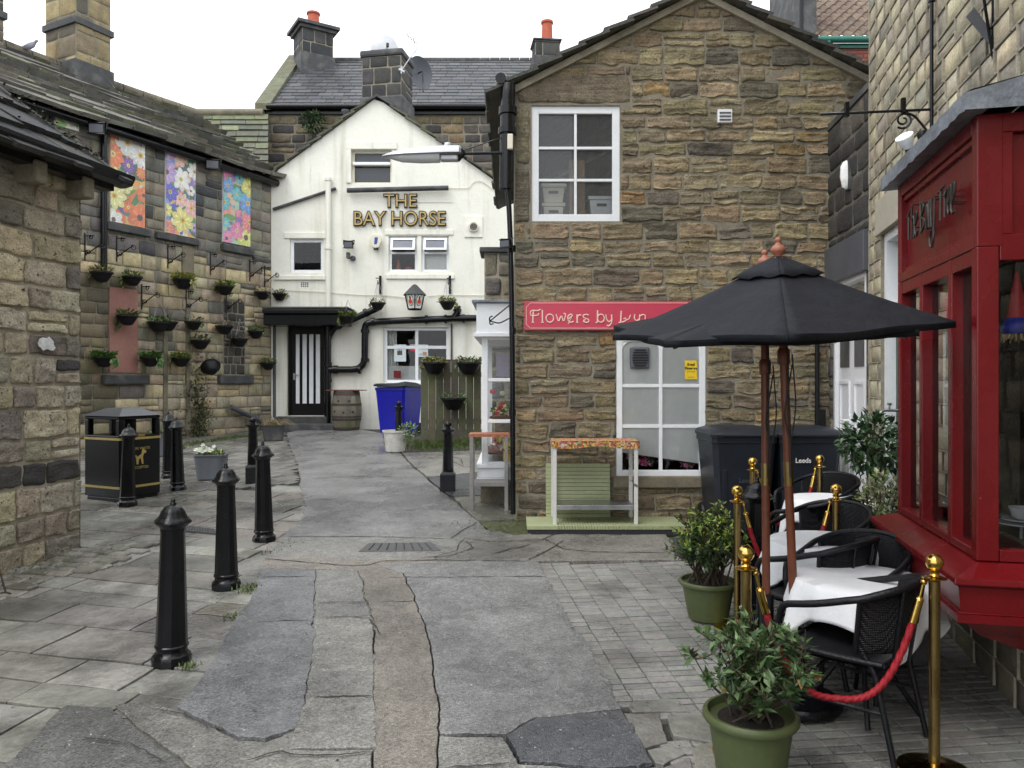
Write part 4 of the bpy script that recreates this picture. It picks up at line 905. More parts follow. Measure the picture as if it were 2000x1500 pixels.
m = MB(); m.quad(FP.p(a, c, -.2), FP.p(b, c, -.2), FP.p(b, c+.38, -.2), FP.p(a, c+.38, -.2)); m.build('cafe_curtain', M['blind'], pub, world=True)
def paper(fr, r_, w, items, label, name='notice', cat='notice'):
    a, b, c, d = fr.rect(*r_, w); m = MB(); m.fbox(fr, a, b, c, d, w, w+.004, (.62, .70, .74))
    for x0, x1, z0, z1, cc in items: m.fbox(fr, a+(b-a)*x0, a+(b-a)*x1, c+(d-c)*z0, c+(d-c)*z1, w+.004, w+.006, cc)
    return tag(m.build(name, M['multi']), label, cat)
bt = []
for k, x in enumerate((.26, .40, .54)): bt += [(x, x+.14, .38, .62+.03*(k == 1), (.09, .075, .03)), (x+.045, x+.095, .6, .80+.03*(k == 1), (.12, .09, .03))]
paper(FP, (770, 673, 793, 706), -.10, bt, 'pale blue poster of three dark bottles in the lower pub window')
paper(FP, (817, 673, 836, 697), -.10, [(.45, .85, .1, .4, (.5, .25, .1)), (.2, .8, .85, .92, (.3, .3, .3)), (.1, .4, .1, .3, (.4, .5, .6))], 'pale leaflet with a small picture, right of the bar in the lower pub window')
paper(FP, (801, 673, 811, 686), -.10, [(0, 1, 0, .5, (.55, .03, .06)), (.1, .9, .6, .9, (.2, .2, .25))], 'small white and red sticker beside the bottle poster', 'sticker', 'sticker')
m = MB(); q = FP.rect(769, 724, 783, 738, -.1); m.fbox(FP, q[0], q[1], q[2], q[3], -.10, -.09); tag(m.build('red_plaque', M['red_paint']), 'small square red card standing at the foot of the lower pub window', 'card')
# door with white strips
a, b, c, d = holes['door']
m = MB(); m.fbox(FP, a, b, c, d, -.22, -.16); m.fbox(FP, a, a+.05, c, d, -.16, -.10); m.fbox(FP, a, b, d-.06, d, -.16, -.10)
dr_ = m.build('door', M['black_gloss'], pub, world=True, bevel=.006)
m = MB()
for x0, x1 in ((578, 585), (591, 599), (604, 612), (617, 625)):
    q = FP.rect(x0, 653, x1, 788, -.15); m.fbox(FP, q[0], q[1], q[2], q[3], -.16, -.145)
m.builds('white_strip', M['white_paint'], dr_, world=True)
m = MB(); q = FP.rect(569, 729, 573, 742); m.fbox(FP, q[0], q[1], q[2], q[3], -.16, -.14); m.tube([FP.p(q[0]+.02, q[3]-.04, -.10), FP.p(q[0]+.14, q[3]-.04, -.10)], .012, 6); m.build('handle', M['steel'], dr_, world=True)
a, b = FP.uv(533, 820)[0], FP.uv(642, 820)[0]
m = MB(); m.fbox(FP, a+.1, b+.02, PG-.1, FP.uv(560, 813)[1], -.1, .25); m.fbox(FP, a+.08, b+.25, PG-.1, PG+.11, .251, .6); m.build('doorstep', M['stone_dark'], pub, world=True, bevel=.02)
# porch canopy
a, b, d, c = FP.uv(531, 600)[0], FP.uv(680, 600, .6)[0], FP.uv(600, 604, .6)[1], FP.uv(600, 633, .6)[1]
m = MB(); m.fbox(FP, a, b-.05, c-.02, d-.10, 0, .60); m.fbox(FP, a, b, d-.10, d, 0, .68)
pc = m.build('porch_canopy', M['black_gloss'], pub, world=True, bevel=.02)
m = MB(); m.fbox(FP, a, b+.02, d+.002, d+.05, 0, .70); m.build('felt_top', M['stone_dark'], pc, world=True, bevel=.02)
m = MB(); q = FP.rect(545, 622, 573, 630, .3); m.fbox(FP, q[0], q[1], q[2], q[3], .25, .34); m.build('porch_light', M['grey_panel'], pc, world=True)
# black cast iron pipework
PP = lambda x, y, w=.12: FP.p(*FP.uv(x, y, w), w)
m = MB(); R_ = .075
def cast(pts, cols): pipe(bend([PP(*q) for q in pts], 5), R_, m, [(PP(*p0), PP(*p1)) for p0, p1 in cols], 12)
cast([(640, 632), (640, 828)], [((640, 655), (640, 662)), ((640, 708), (640, 716)), ((640, 740), (640, 747))])
cast([(640, 660), (652, 640), (730, 605), (740, 600)], [((658, 637), (664, 634)), ((712, 612), (718, 609))])
cast([(640, 722), (712, 722), (713, 632), (740, 628), (886, 622), (894, 610), (893, 598)], [((652, 722), (660, 722)), ((700, 722), (705, 722)), ((713, 700), (713, 707)), ((713, 643), (713, 650)), ((726, 629), (732, 628)), ((830, 624), (836, 624)), ((868, 623), (873, 623)), ((893, 604), (893, 608))])
cast([(886, 622), (960, 621)], [((903, 622), (908, 622))])
m.build('waste_pipe', M['black_iron'], pub, 60, True)
m = pipe([PP(641, 346, .08), PP(641, 600, .08)], .06, None, [(PP(641, 347, .08), PP(641, 353, .08)), (PP(641, 480, .08), PP(641, 487, .08))], 12); m.build('white_pipe', M['render_white'], pub, 60, True)
m = pipe([PP(533, 409, .05), PP(656, 368, .05)], .035); m.tube([PP(882, 632, .03), PP(882, 705, .03)], .02, 6); m.builds('conduit', M['stone_dark'], pub, smooth=60, world=True)
m = MB(); m.tube(bend([PP(533, 566, .02), PP(630, 570, .02), PP(700, 576, .02), PP(760, 577, .02), PP(795, 582, .02)]), .007, 5); m.tube(bend([PP(835, 578, .02), PP(880, 576, .02), PP(945, 577, .02)]), .007, 5); m.tube(bend([PP(876, 367, .02), PP(915, 368, .02), PP(925, 355, .02), PP(940, 353, .02), PP(985, 385, .02)]), .007, 5); m.builds('cable', M['cream_plastic'], pub, world=True)
m = pipe([PP(678, 372, .12), PP(876, 367, .12)], .055, None, [], 12); tag(m.build('sign_light_bar', M['stone_dark'], smooth=60), 'long dark trough light bar above the gold pub lettering', 'light')
# gilded lettering
pl = thing('pub_lettering', FP.p(*FP.uv(782, 412)), 'raised gold capital letters reading The Bay Horse on the white gable', 'sign')
def fit_text(txt, fr, r_, w, ext, off, mb=None):
    a, b, c, d = fr.rect(*r_, w); t_ = text_mb(txt, 1, Matrix.Identity(4), .01, 'LEFT', off=off)
    xs = [v[0] for v in t_.v]; zs = [v[2] for v in t_.v]; x0, x1, z0, z1 = min(xs), max(xs), min(zs), max(zs); mb = mb or MB()
    mb.add([fr.p(a+(b-a)*(x-x0)/(x1-x0), c+(d-c)*(z-z0)/(z1-z0), w+(0 if y > 0 else ext)) for x, y, z in t_.v], t_.f); return mb
ro = {'THE': (750, 380, 814, 405), 'BAY HORSE': (692, 413, 870, 441)}
for k, q in ro.items():
    dk_ = fit_text(k, FP, (q[0]-1, q[1]-1, q[2]+1.5, q[3]+1.5), .0, .05, .036).builds('letter_back', M['gold_dark'], pl, world=True)
    fit_text(k, FP, (q[0]+.7, q[1]+.7, q[2]-.7, q[3]-.9), .05, .03, -.010).builds('letter_face', M['gold'], pl, world=True)
# small fixtures on the pub wall
t = thing('pub_lantern', PP(810, 600, .35), 'black hexagonal pub lantern with oval picture panes above the lower window', 'lantern')
LZ0, LZ1 = FP.uv(810, 604, .35)[1], FP.uv(810, 576, .35)[1]; cx_ = FP.uv(810, 580, .35)[0]; c0 = FP.p(cx_, 0, .35); r1, r0 = .235, .16
hx = lambda r, z, k: Vector((c0.x+r*math.sin(math.radians(60*k+8)), c0.y-r*math.cos(math.radians(60*k+8)), z))
m = MB()
for k in range(6): m.tube([hx(r0, LZ0, k), hx(r1, LZ1, k)], .014, 6); m.tube([hx(r0, LZ0, k), hx(r0, LZ0, k+1)], .014, 6); m.tube([hx(r1, LZ1, k), hx(r1, LZ1, k+1)], .014, 6)
m.tube([c0+Vector((0, .0, LZ1+.1)), c0+Vector((0, .33, LZ1+.1))], .02, 8); m.build('frame', M['black_iron'], t, 60, True)
m = MB()
for k in range(6): m.quad(hx(r0*.97, LZ0, k), hx(r0*.97, LZ0, k+1), hx(r1*.97, LZ1, k+1), hx(r1*.97, LZ1, k))
m.build('glass', M['blind'], t, world=True)
m = MB(); zt = LZ1+.235; m.add([hx(r1*1.18, LZ1-.005, k) for k in range(6)]+[hx(.05, zt-.02, k) for k in range(6)]+[c0+Vector((0, 0, zt))], [(k, (k+1) % 6, 6+(k+1) % 6, 6+k) for k in range(6)]+[(6+k, 6+(k+1) % 6, 12) for k in range(6)]+[(5, 4, 3, 2, 1, 0)]); m.build('roof', M['stone_dark'], t, world=True)
m = MB()
for k in (5, 0):
    A, B_, C_, D_ = hx(r0*1.0, LZ0, k), hx(r0*1.0, LZ0, k+1), hx(r1*1.0, LZ1, k+1), hx(r1*1.0, LZ1, k); nn_ = (B_-A).cross(D_-A).normalized(); nn_ = nn_ if nn_.y < 0 else -nn_
    at_ = lambda s, t_, o: (A.lerp(B_, s)).lerp(D_.lerp(C_, s), t_)+nn_*o
    for rx, ry, o, cc, cyy in ((.36, .40, .012, (.02, .02, .02), .60), (.31, .35, .015, (.75, .72, .62), .60), (.22, .16, .018, (.62, .05, .02), .50), (.10, .14, .019, (.10, .06, .04), .75)):
        vs = [at_(.5+rx*math.cos(a_), cyy+ry*math.sin(a_), o) for a_ in np.linspace(0, 6.283, 15)[:-1]]; m.add(vs, [tuple(range(14))], cc)
m.build('picture_pane', M['multi'], t, world=True)
def flood(p, label, s=1., yaw=0, name='floodlight', back=.2):
    t = thing(name, p, label, 'floodlight', None, yaw); m = MB(); m.box(-.10*s, .10*s, -.05*s, .05*s, -.08*s, .07*s); m.box(-.115*s, .115*s, -.065*s, -.045*s, -.09*s, -.07*s); m.box(-.115*s, .115*s, -.065*s, -.045*s, .06*s, .08*s); m.build('housing', M['black_iron'], t, bevel=.01*s)
    g_ = MB(); g_.box(-.085*s, .085*s, -.054*s, -.0505*s, -.06*s, .05*s); g_.build('lens', M['grey_panel'], t)
    b_ = MB(); b_.tube([(-.11*s, 0, 0), (-.12*s, .02, .1*s), (0, back*.6, .1*s), (.12*s, .02, .1*s), (.11*s, 0, 0)], .012*s, 6); b_.tube([(0, back*.6, .1*s), (0, back, .1*s)], .02*s, 6); b_.build('bracket', M['black_iron'], t); return t
flood(PP(681, 478, .2), 'small black floodlight on the white pub wall left of the alarm box', 1.0)
t = thing('security_camera', PP(684, 500, .1), 'small dark security camera with a round sensor below the pub floodlight', 'camera'); m = MB(); m.box(-.07, -.005, -.1, .05, -.06, .07); m.tube([(-.03, 0, 0), (-.03, .1, .02)], .015, 6); m.build('housing', M['stone_dark'], t, bevel=.01)
m = MB(); m.lathe([(0, -.05), (.05, -.04), (.062, 0), (.05, .05), (.0, .06)], 12, Matrix.Translation((.05, .06, -.04)) @ Matrix.Rotation(1.57, 4, 'X')); m.build('sensor', M['grey_panel'], t, 60)
t = thing('alarm_box', PP(735, 472, .05), 'cream hexagonal alarm box with a blue emblem beside the small pub windows', 'alarm'); m = MB(); hp = [(.13*s_, z_) for s_, z_ in ((0, .15), (.75, .13), (1, 0), (.55, -.13), (0, -.16), (-.55, -.13), (-1, 0), (-.75, .13))]; m.prism(hp[::-1], Matrix.Identity(4), .09); m.build('case', M['cream_plastic'], t, bevel=.012)
m = MB(); m.prism([(-.03, -.07), (.02, -.07), (.04, -.02), (.05, .08), (-.02, .08)], Matrix.Translation((0, -.09, 0)), .006); m.build('emblem', mat('blue_emblem', (.03, .06, .3), .5), t); m = MB(); m.box(-.05, .05, -.07, -.01, -.19, -.15); m.build('lens', M['dark'], t)
m = MB(); m.lathe([(0, .0), (.115, 0), (.115, .05), (.09, .06), (.085, .05), (0, .05)], 20, Matrix.Translation(PP(925, 443, .03)) @ Matrix.Rotation(1.5708, 4, 'X')); t = tag(m.build('round_vent', M['cream_plastic'], smooth=50), 'round cream extractor vent with a dark grille, upper right of the pub wall', 'vent')
m = MB(); c1 = PP(925, 443, .083)
for k in range(-4, 5):
    for a_ in (.78, -.78): o_ = Vector((math.cos(a_+1.57), 0, math.sin(a_+1.57)))*k*.018; h_ = math.sqrt(max(0, .08**2-(k*.018)**2)); dd = Vector((math.cos(a_), 0, math.sin(a_))); m.tube([c1+o_-dd*h_, c1+o_+dd*h_], .004, 4)
m.build('grille', M['dark'], t)
m = MB(); q = FP.rect(587, 551, 603, 561)
for i in range(4):
    for j in range(3): m.fbox(FP, q[0]+(q[1]-q[0])*(i+.2)/4, q[0]+(q[1]-q[0])*(i+.85)/4, q[2]+(q[3]-q[2])*(j+.2)/3, q[2]+(q[3]-q[2])*(j+.85)/3, 0, .004)
m.build('air_brick', M['grey_panel'], pub, world=True)
flood(W(988, 476, 7.5), 'dark tilted floodlight on the black downpipe beside the garden wall', .55, -.5, back=.12)

# pub chimney with dish and aerial
def chimney(name, c, sx, sy, z0, z1, rz, label, capd=.06, caph=.12, pal=None, pots=(), band=None, base=None, ch=(.26, .34), round_cap=False):
    t = thing(name, (c[0], c[1], z0), label, 'chimney', None, rz); mt_ = Matrix.Translation((c[0], c[1], 0)) @ Matrix.Rotation(rz, 4, 'Z'); hh = z1-z0
    pal = pal or [(3, (.040, .041, .042)), (2, (.055, .053, .05)), (.7, (.20, .16, .095))]
    st_ = MB(); rm = MB()
    for k, (ux, uy, ox, oy, L_) in enumerate(((1, 0, -sx/2, -sy/2, sx), (0, 1, sx/2, -sy/2, sy), (-1, 0, sx/2, sy/2, sx), (0, -1, -sx/2, sy/2, sy))):
        s_ = stone_wall(Fr((ox, oy, 0), (ux, uy, 0)), 0, L_, 0, hh, [], ch, (.3, .6), .012, .012, .012, .02, pal, k+int(abs(c[0])*10), .06, split=.1, wob=.008)
        b = len(st_.v); st_.v += s_.v; st_.f += [tuple(i+b for i in f) for f in s_.f]; st_.c += s_.c
    sk = st_.build('stack', M['stone_soot'], t, 50); m = MB(); m.box(-sx/2, sx/2, -sy/2, sy/2, -.6, hh); m.build('mortar_bed', M['mortar'], sk)
    m = MB()
    if round_cap: m.box(-sx/2-capd, sx/2+capd, -sy/2-capd, sy/2+capd, hh, hh+caph)
    else: m.box(-sx/2-capd*.5, sx/2+capd*.5, -sy/2-capd*.5, sy/2+capd*.5, hh, hh+caph*.5); m.box(-sx/2-capd, sx/2+capd, -sy/2-capd, sy/2+capd, hh+caph*.5+.001, hh+caph)
    for zb in (band or []): m.box(-sx/2-.05, sx/2+.05, -sy/2-.05, sy/2+.05, zb-z0, zb-z0+.13)
    if base: m.box(-sx/2-.05, sx/2+.05, -sy/2-.05, sy/2+.05, -.6, base-z0)
    m.builds('cap', M['stone_dark'], t, bevel=.05 if round_cap else .01)
    for (x, y, r, h_, mt) in pots:
        m = MB(); m.lathe([(r*1.1, 0), (r*1.1, .05), (r, .06), (r*.9, h_-.06), (r*1.08, h_-.05), (r*1.08, h_), (r*.8, h_), (r*.8, h_-.1), (0, h_-.1)], 16, Matrix.Translation((x, y, hh+caph))); m.build('pot', M[mt], t, 40)
    return t
zz = lambda y, d: W(0, y, d).z
chimney('chimney', (W(757, 0, 17.55).x, 17.55), .92, .8, zz(218, 17.15), zz(110, 17.15), -.18, 'squat sooty stone chimney on the point of the white gable, dish behind it', .05, .16, None, [(.12, 0, .16, .10, 'terracotta')], None, zz(187, 17.15), (.30, .38), True)
M['dish_grey'] = mat('dish_grey', (.30, .31, .36), .5)
def dish(p, r, rz, label, col='alu'):
    t = thing('satellite_dish', p, label, 'satellite dish', None, rz); m = MB(); m.grid([[(r*s*math.cos(a), .16*r*s*s*2-.1*r, r*1.08*s*math.sin(a)) for a in np.linspace(0, 6.2832, 25)] for s in (.001, .35, .7, 1.)]); m.build('reflector', M[col], t, 60)
    m = MB(); m.tube([(0, .06, -r), (0, -.42, -.12)], .012, 6); m.box(-.03, .03, -.47, -.4, -.16, -.08); m.tube([(0, 0, 0), (0, .18, 0), (0, .2, -.5)], .022, 8); m.build('arm', M['stone_dark'], t); return t
dish(W(817, 143, 18.6), .36, -2.4, 'dark satellite dish right of the sooty chimney on the white gable', 'grey_panel')
dish(W(752, 93, 18.6), .34, .3, 'pale satellite dish rising behind the sooty gable chimney')
t = thing('tv_aerial', W(786, 135, 17.0), 'thin bent television aerial strapped to the gable chimney', 'aerial'); m = MB(); q = lambda x, y: W(x, y, 17.0)-W(786, 135, 17.0)
m.tube(bend([q(784, 138), q(803, 110), q(814, 98), q(815, 76)]), .014, 6); m.build('mast', M['alu'], t)
m = MB(); m.tube([q(795, 68), q(815, 86)], .010, 5)
for x, y in ((797, 70), (803, 75), (809, 81)): m.tube([q(x, y)+Vector((0, -.18, 0)), q(x, y)+Vector((0, .18, 0))], .007, 4)
m.tube([q(808, 75), q(815, 75), q(815, 92), q(808, 92), q(808, 75)], .008, 5); m.build('antenna', M['alu'], t)
m = MB(); m.tube([q(779, 135), q(790, 141)], .03, 6); m.tube([q(784, 130), q(784, 144)], .02, 6); m.build('clamp', M['alu'], t)

# ---------------------------------------------------------------- slate-roofed house behind the pub
hb = thing('slate_house', (-3, 21, gz(21)), 'tall dark stone house with a grey slate roof standing behind the pub', 'house')
FH = Fr((0, 21, 0), (1, 0, 0)); hu0, hu1 = FH.uv(511, 300)[0], FH.uv(1040, 300)[0]; hz = FH.uv(0, 215)[1]
stone_wall(FH, hu0, hu1, 5.0, hz, [], (.2, .28), (.3, .65), .025, .03, .03, .03, [(3, (.20, .16, .10)), (2, (.12, .108, .09)), (1.4, (.06, .057, .053)), (1, (.25, .18, .10))], 41, .07).build('wall', M['stone_block'], hb, 55, True)
m = MB(); m.box(hu0, hu1, 21.0, 26.5, 0, hz); m.build('mortar_bed', M['mortar'], hb, world=True)
ey, ry = 20.85, 24.0; hr = W(0, 117, ry).z
m = MB(); slates((hu0+.1, ey, hz+.06), (hu1+.6, ey, hz+.06), (hu0+.1, ry, hr), (hu1+.6, ry, hr), 15, (.30, .42), .013, 31, SL_G, mb=m)
slates((hu1+.6, 27, hz+.06), (hu0+.1, 27, hz+.06), (hu1+.6, ry, hr), (hu0+.1, ry, hr), 15, (.3, .42), .013, 33, SL_G, mb=m); rf = m.build('roof', M['slate_grey'], hb, world=True)
m = MB()
for k in range(24): x = hu0+.3+k*(hu1-hu0)/24; m.tube([(x, ry, hr-.03), (x+(hu1-hu0)/24*.97, ry, hr-.03)], .11, 8)
m.build('ridge_tile', M['stone_dark'], rf, 60, True)
m = MB()
for k in range(6):
    s0, s1 = k/6, (k+.97)/6; A = Vector((hu0-.12, ey-.05, hz+.12)); B_ = Vector((hu0-.12, ry, hr+.16)); a_, b_ = A.lerp(B_, s0), A.lerp(B_, s1); dz = Vector((0, 0, -.18)); dx = Vector((.42, 0, 0))
    vs = [a_, a_+dx, b_+dx, b_, a_+dz, a_+dx+dz, b_+dx+dz, b_+dz]; m.add(vs, [(0, 1, 2, 3), (7, 6, 5, 4), (0, 4, 5, 1), (1, 5, 6, 2), (2, 6, 7, 3), (3, 7, 4, 0)], jit(rng, (.13, .13, .08), .15))
m.build('gable_coping', M['slate_stone'], rf, world=True)
m = MB(); m.add([(hu0, 21, hz), (hu0, 27, hz), (hu0, ry, hr)], [(0, 1, 2)]); m.add([(hu1, 21, hz), (hu1, 27, hz), (hu1, ry, hr)], [(0, 1, 2)]); m.build('gable_wall', M['stone_plain'], hb, world=True)
m = MB(); m.tube([(hu0+.2, 20.80, hz+.03), (hu1, 20.80, hz+.03)], .075, 8); m.box(hu0+.1, hu1, 20.9, 20.99, hz-.14, hz+.0); m.build('gutter', M['black_iron'], hb, 60, True)
m = MB(); q = W(675, 220, 20.8); m.lathe([(.06, -.22), (.07, -.05), (.12, 0), (.12, .06), (0, .06)], 12, Matrix.Translation(q)); m.build('hopper', M['grey_panel'], hb, 60, True)
chimney('chimney', (W(612, 0, 23.6).x, 23.6), .95, .9, zz(134, 23.2), zz(60, 23.2), .55, 'dark square stone chimney with a flared cap and red pot on the slate roof end', .17, .2, [(4, (.035, .036, .038)), (1, (.06, .06, .058))], [(0, 0, .19, .52, 'terracotta')], None, zz(106, 23.2), (.34, .42))
chimney('chimney', (W(1066, 0, 17.5).x, 17.5), .55, .5, zz(160, 17.5), zz(92, 17.5), .1, 'low dark chimney with a tall orange pot peeping over the shop roof', .05, .08, [(3, (.05, .05, .048))], [(.03, 0, .13, .5, 'terracotta')], None, zz(118, 17.5), (.22, .3))
# ivy-like bush growing from the wall top
def foliage(mb, rng, c, rx, ry, rz_, n, L_, w, cols, droop=0., shell=.0):
    for _ in range(n):
        v = Vector((rng.gauss(0, 1), rng.gauss(0, 1), rng.gauss(0, 1))).normalized()*(shell+(1-shell)*rng.random()**.45)
        p_ = Vector(c)+Vector((v.x*rx, v.y*ry, v.z*rz_)); d = v+Vector((rng.gauss(0, .6), rng.gauss(0, .6), rng.gauss(0, .5)+.25-droop)); k = rng.uniform(.7, 1.3)
        mb.leaf(p_, d, (rng.gauss(0, .4), rng.gauss(0, .4), 1), L_*k, w*k, jit(rng, rng.choice(cols), .35, .1))
DG = [(.020, .05, .016), (.035, .075, .022), (.055, .10, .03)]
t = thing('wall_shrub', W(615, 280, 20.7), 'green shrub sprouting from the dark stone wall left of the white gable', 'shrub'); m = MB(); rng = R(8); p0 = W(614, 240, 20.75)-t.location
foliage(m, rng, p0+Vector((0, -.1, 0)), .34, .2, .28, 330, .13, .05, DG, .3); foliage(m, rng, p0+Vector((.05, -.05, -.55)), .22, .15, .4, 180, .12, .045, DG, .5); m.build('foliage', M['leaf'], t)
m = MB(); m.tube([(0, .2, -.4), (.03, -.05, 0), (0, -.1, .5)], .02, 6); m.build('stem', M['twig'], t)

# ---------------------------------------------------------------- long stone building with the flower panels
FM = Fr((-8.29, 11.15, 0), (.452, .892)); ML = 6.55
def G2(fr, u): p_ = fr.p(u, 0); return gz(p_.y)
mb_ = thing('mural_building', FM.p(3, 0), 'long sooty sandstone building with mossy stone slate roof and painted flower panels', 'building')
PAL_M = [(4, (.42, .355, .23)), (3, (.34, .295, .21)), (.8, (.15, .138, .115)), (1.6, (.48, .39, .23))]
mur = [FM.rect(*q) for q in ((105, 203, 152, 258), (213, 248, 281, 446), (322, 287, 380, 466), (434, 319, 487, 483))]
msl = [FM.rect(*q) for q in ((205, 433, 291, 464), (302, 453, 384, 481), (431, 475, 492, 501))]
pkb = FM.rect(213, 560, 268, 728); s1 = FM.rect(199, 732, 287, 750); inf = FM.rect(437, 585, 478, 732); s2 = FM.rect(425, 733, 491, 749)
EV = 6.16
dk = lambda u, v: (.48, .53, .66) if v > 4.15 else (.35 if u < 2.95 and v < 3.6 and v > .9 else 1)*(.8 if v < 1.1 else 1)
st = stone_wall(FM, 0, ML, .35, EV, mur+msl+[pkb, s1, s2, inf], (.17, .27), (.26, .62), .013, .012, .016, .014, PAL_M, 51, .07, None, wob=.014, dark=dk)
s_ = stone_wall(FM, *inf, [], (.15, .22), (.14, .22), .018, .012, .016, .02, [(3, (.05, .048, .044)), (1, (.09, .08, .065))], 52, .05); b = len(st.v); st.v += s_.v; st.f += [tuple(i+b for i in f) for f in s_.f]; st.c += s_.c
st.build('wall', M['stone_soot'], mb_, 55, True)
m = panel(FM, 0, ML, .2, EV, [], -.008); m.build('mortar_bed', M['mortar'], mb_, world=True)
m = MB()
for q, pr in [(x, .09) for x in msl+[s1, s2]]: m.fbox(FM, *q, -.02, pr)
m.builds('window_sill', M['stone_dark'], mb_, world=True, bevel=.015)
m = MB(); m.fbox(FM, pkb[0], pkb[1], pkb[2], pkb[3], -.02, .012); m.build('pink_board', M['pink_board'], mb_, world=True)
m = MB()
for x in (322, 366):
    u = FM.uv(x, 760)[0]; m.fbox(FM, u-.05, u+.05, .5, FM.uv(x, 600)[1], -.01, .032)
u = FM.uv(366, 500)[0]; m.fbox(FM, u-.14, u+.14, FM.uv(366, 565)[1], FM.uv(366, 480)[1], -.01, .03)
m.builds('stone_strip', M['stone_plain'], mb_, world=True, bevel=.01)
# algae growing down the wall and mossy pad at its foot
rng = R(77); m = MB()
for k in range(1500):
    x = rng.gauss(386, 10 if k % 3 else 16); y = 905-abs(rng.gauss(0, 95)); y = min(870, y)
    u, v = FM.uv(x, y); q = FM.p(u, v, .035+rng.random()*.02); m.leaf(q, (rng.gauss(0, 1), -.5, rng.gauss(0, 1)), (0, 0, 1), .05, .04, jit(rng, rng.choice([(.055, .065, .02), (.08, .09, .025), (.05, .05, .025)]), .3))
o = m.build('wall_moss', M['leaf'], mb_, world=True); o['kind'] = 'stuff'
m = MB(); m.tube([FM.p(FM.uv(198, 300)[0], FM.uv(198, 245)[1], .07), FM.p(FM.uv(198, 300)[0], FM.uv(198, 548)[1], .07)], .055, 10); m.build('downpipe', M['black_iron'], mb_, 60, True)
m = MB(); m.tube([FM.p(u_, EV-.08, .13) for u_ in (0, ML+.05)], .075, 10); m.build('gutter', M['black_iron'], mb_, 60, True)
m = pipe(bend([FM.p(*FM.uv(450, 795, .12), .12), FM.p(*FM.uv(505, 820, .12), .12), FM.p(*FM.uv(525, 832, .12), .12)]), .05); m.build('drain_chute', M['grey_panel'], mb_, 60, True)
m = MB(); m.tube([FM.p(ML+.06, .9, .05), FM.p(ML+.06, 3.0, .05)], .045, 8); m.build('corner_pipe', M['grey_panel'], mb_, 60, True)
A, B_ = FM.p(0, 0), FM.p(ML, 0); nb = -FM.n
m = MB(); e0, e1 = FM.p(-.6, EV+.03, .24), FM.p(ML+.12, EV+.03, .24); r0, r1 = FM.p(-.6, 8.04, -2.55), FM.p(ML+.12, 8.04, -2.55)
slates(e0, e1, r0, r1, 11, (.28, .75), .080, 61, [(3, (.165, .157, .132)), (2, (.10, .098, .086)), (1, (.115, .12, .07))], .10, .04, m); e2, e3 = FM.p(-.6, 6.2, -5.4), FM.p(ML+.12, 6.2, -5.4)
slates(e3, e2, r1, r0, 9, (.4, .8), .04, 62, SL_S, .10, .02, m)
rf = m.build('roof', M['slate_stone'], mb_, world=True)
m = MB()
for k in range(15):
    s0, s1_ = k/15, (k+.96)/15; a_, b_ = r0.lerp(r1, s0), r0.lerp(r1, s1_); z_ = lambda s: -.10*math.sin(math.pi*s)+.03
    a_, b_ = a_+Vector((0, 0, z_(s0))), b_+Vector((0, 0, z_(s1_))); m.tube([a_, b_], .13, 8)
m.build('ridge_stone', M['stone_plain'], rf, 60, True)
m = MB()
for (p0, p1) in ((FM.p(0, 0), FM.p(0, 0, -5.2)), (FM.p(ML, 0, -5.2), FM.p(ML, 0)), (FM.p(0, 0, -5.2), FM.p(ML, 0, -5.2))):
    m.quad(p0, p1, p1+Vector((0, 0, EV)), p0+Vector((0, 0, EV)))
for u_ in (0, ML): m.add([FM.p(u_, EV, 0), FM.p(u_, EV, -5.2), FM.p(u_, 7.95, -2.55)], [(0, 1, 2)])
m.build('side_wall', M['stone_plain'], mb_, world=True)
m = MB(); q0 = W(196, 148, 15.0); q1 = W(225, 175, 15.2)
m.grid([[q0.lerp(q1, i/5)+FM.n*(.10*j)+Vector((0, 0, -.07*j+.012*math.sin(i*3+j))) for j in range(4)] for i in range(6)]); m.build('lead_flashing', M['lead'], rf, 60, True)
# linking roof behind
lk = thing('link_roof', W(455, 260, 20), 'short mossy stone slate roof linking the flower panel building and the dark house', 'roof'); m = MB()
slates(W(396, 326, 19.0), W(524, 326, 19.0), W(380, 223, 20.8), W(524, 223, 20.8), 9, (.35, .7), .035, 71, [(2, (.12, .13, .075)), (2, (.10, .10, .075)), (1, (.15, .16, .09))], mb=m)
lr = m.build('slates', M['slate_stone'], lk, world=True); m = MB(); m.tube([W(380, 221, 20.8), W(515, 221, 20.8)], .12, 8); m.build('ridge_stone', M['stone_plain'], lk, 60, True)
m = MB(); a_, b_ = W(396, 326, 19.1), W(524, 326, 19.1); m.quad(a_, b_, Vector((b_.x, b_.y, 0)), Vector((a_.x, a_.y, 0))); m.build('wall', M['stone_plain'], lk, world=True)
rz_m = math.atan2(.892, .452)
CHP = [(3, (.30, .235, .125)), (1.2, (.22, .18, .11)), (.8, (.12, .105, .08))]
chimney('chimney', (-8.82, 15.62), .74, .96, 7.35, 10.6, rz_m, 'tall ochre sandstone chimney with a dark band rising from the mossy ridge', .06, .12, CHP, [], [W(0, 64, 15.5).z], W(0, 128, 15.4).z, (.36, .46))
chimney('chimney', (-9.72, 14.02), .5, .6, 7.6, 10.4, rz_m, 'second ochre chimney cut by the top left corner of the view', .06, .12, [(1, (.16, .14, .10)), (1, (.06, .058, .052))], [], [8.35], None, (.3, .4))
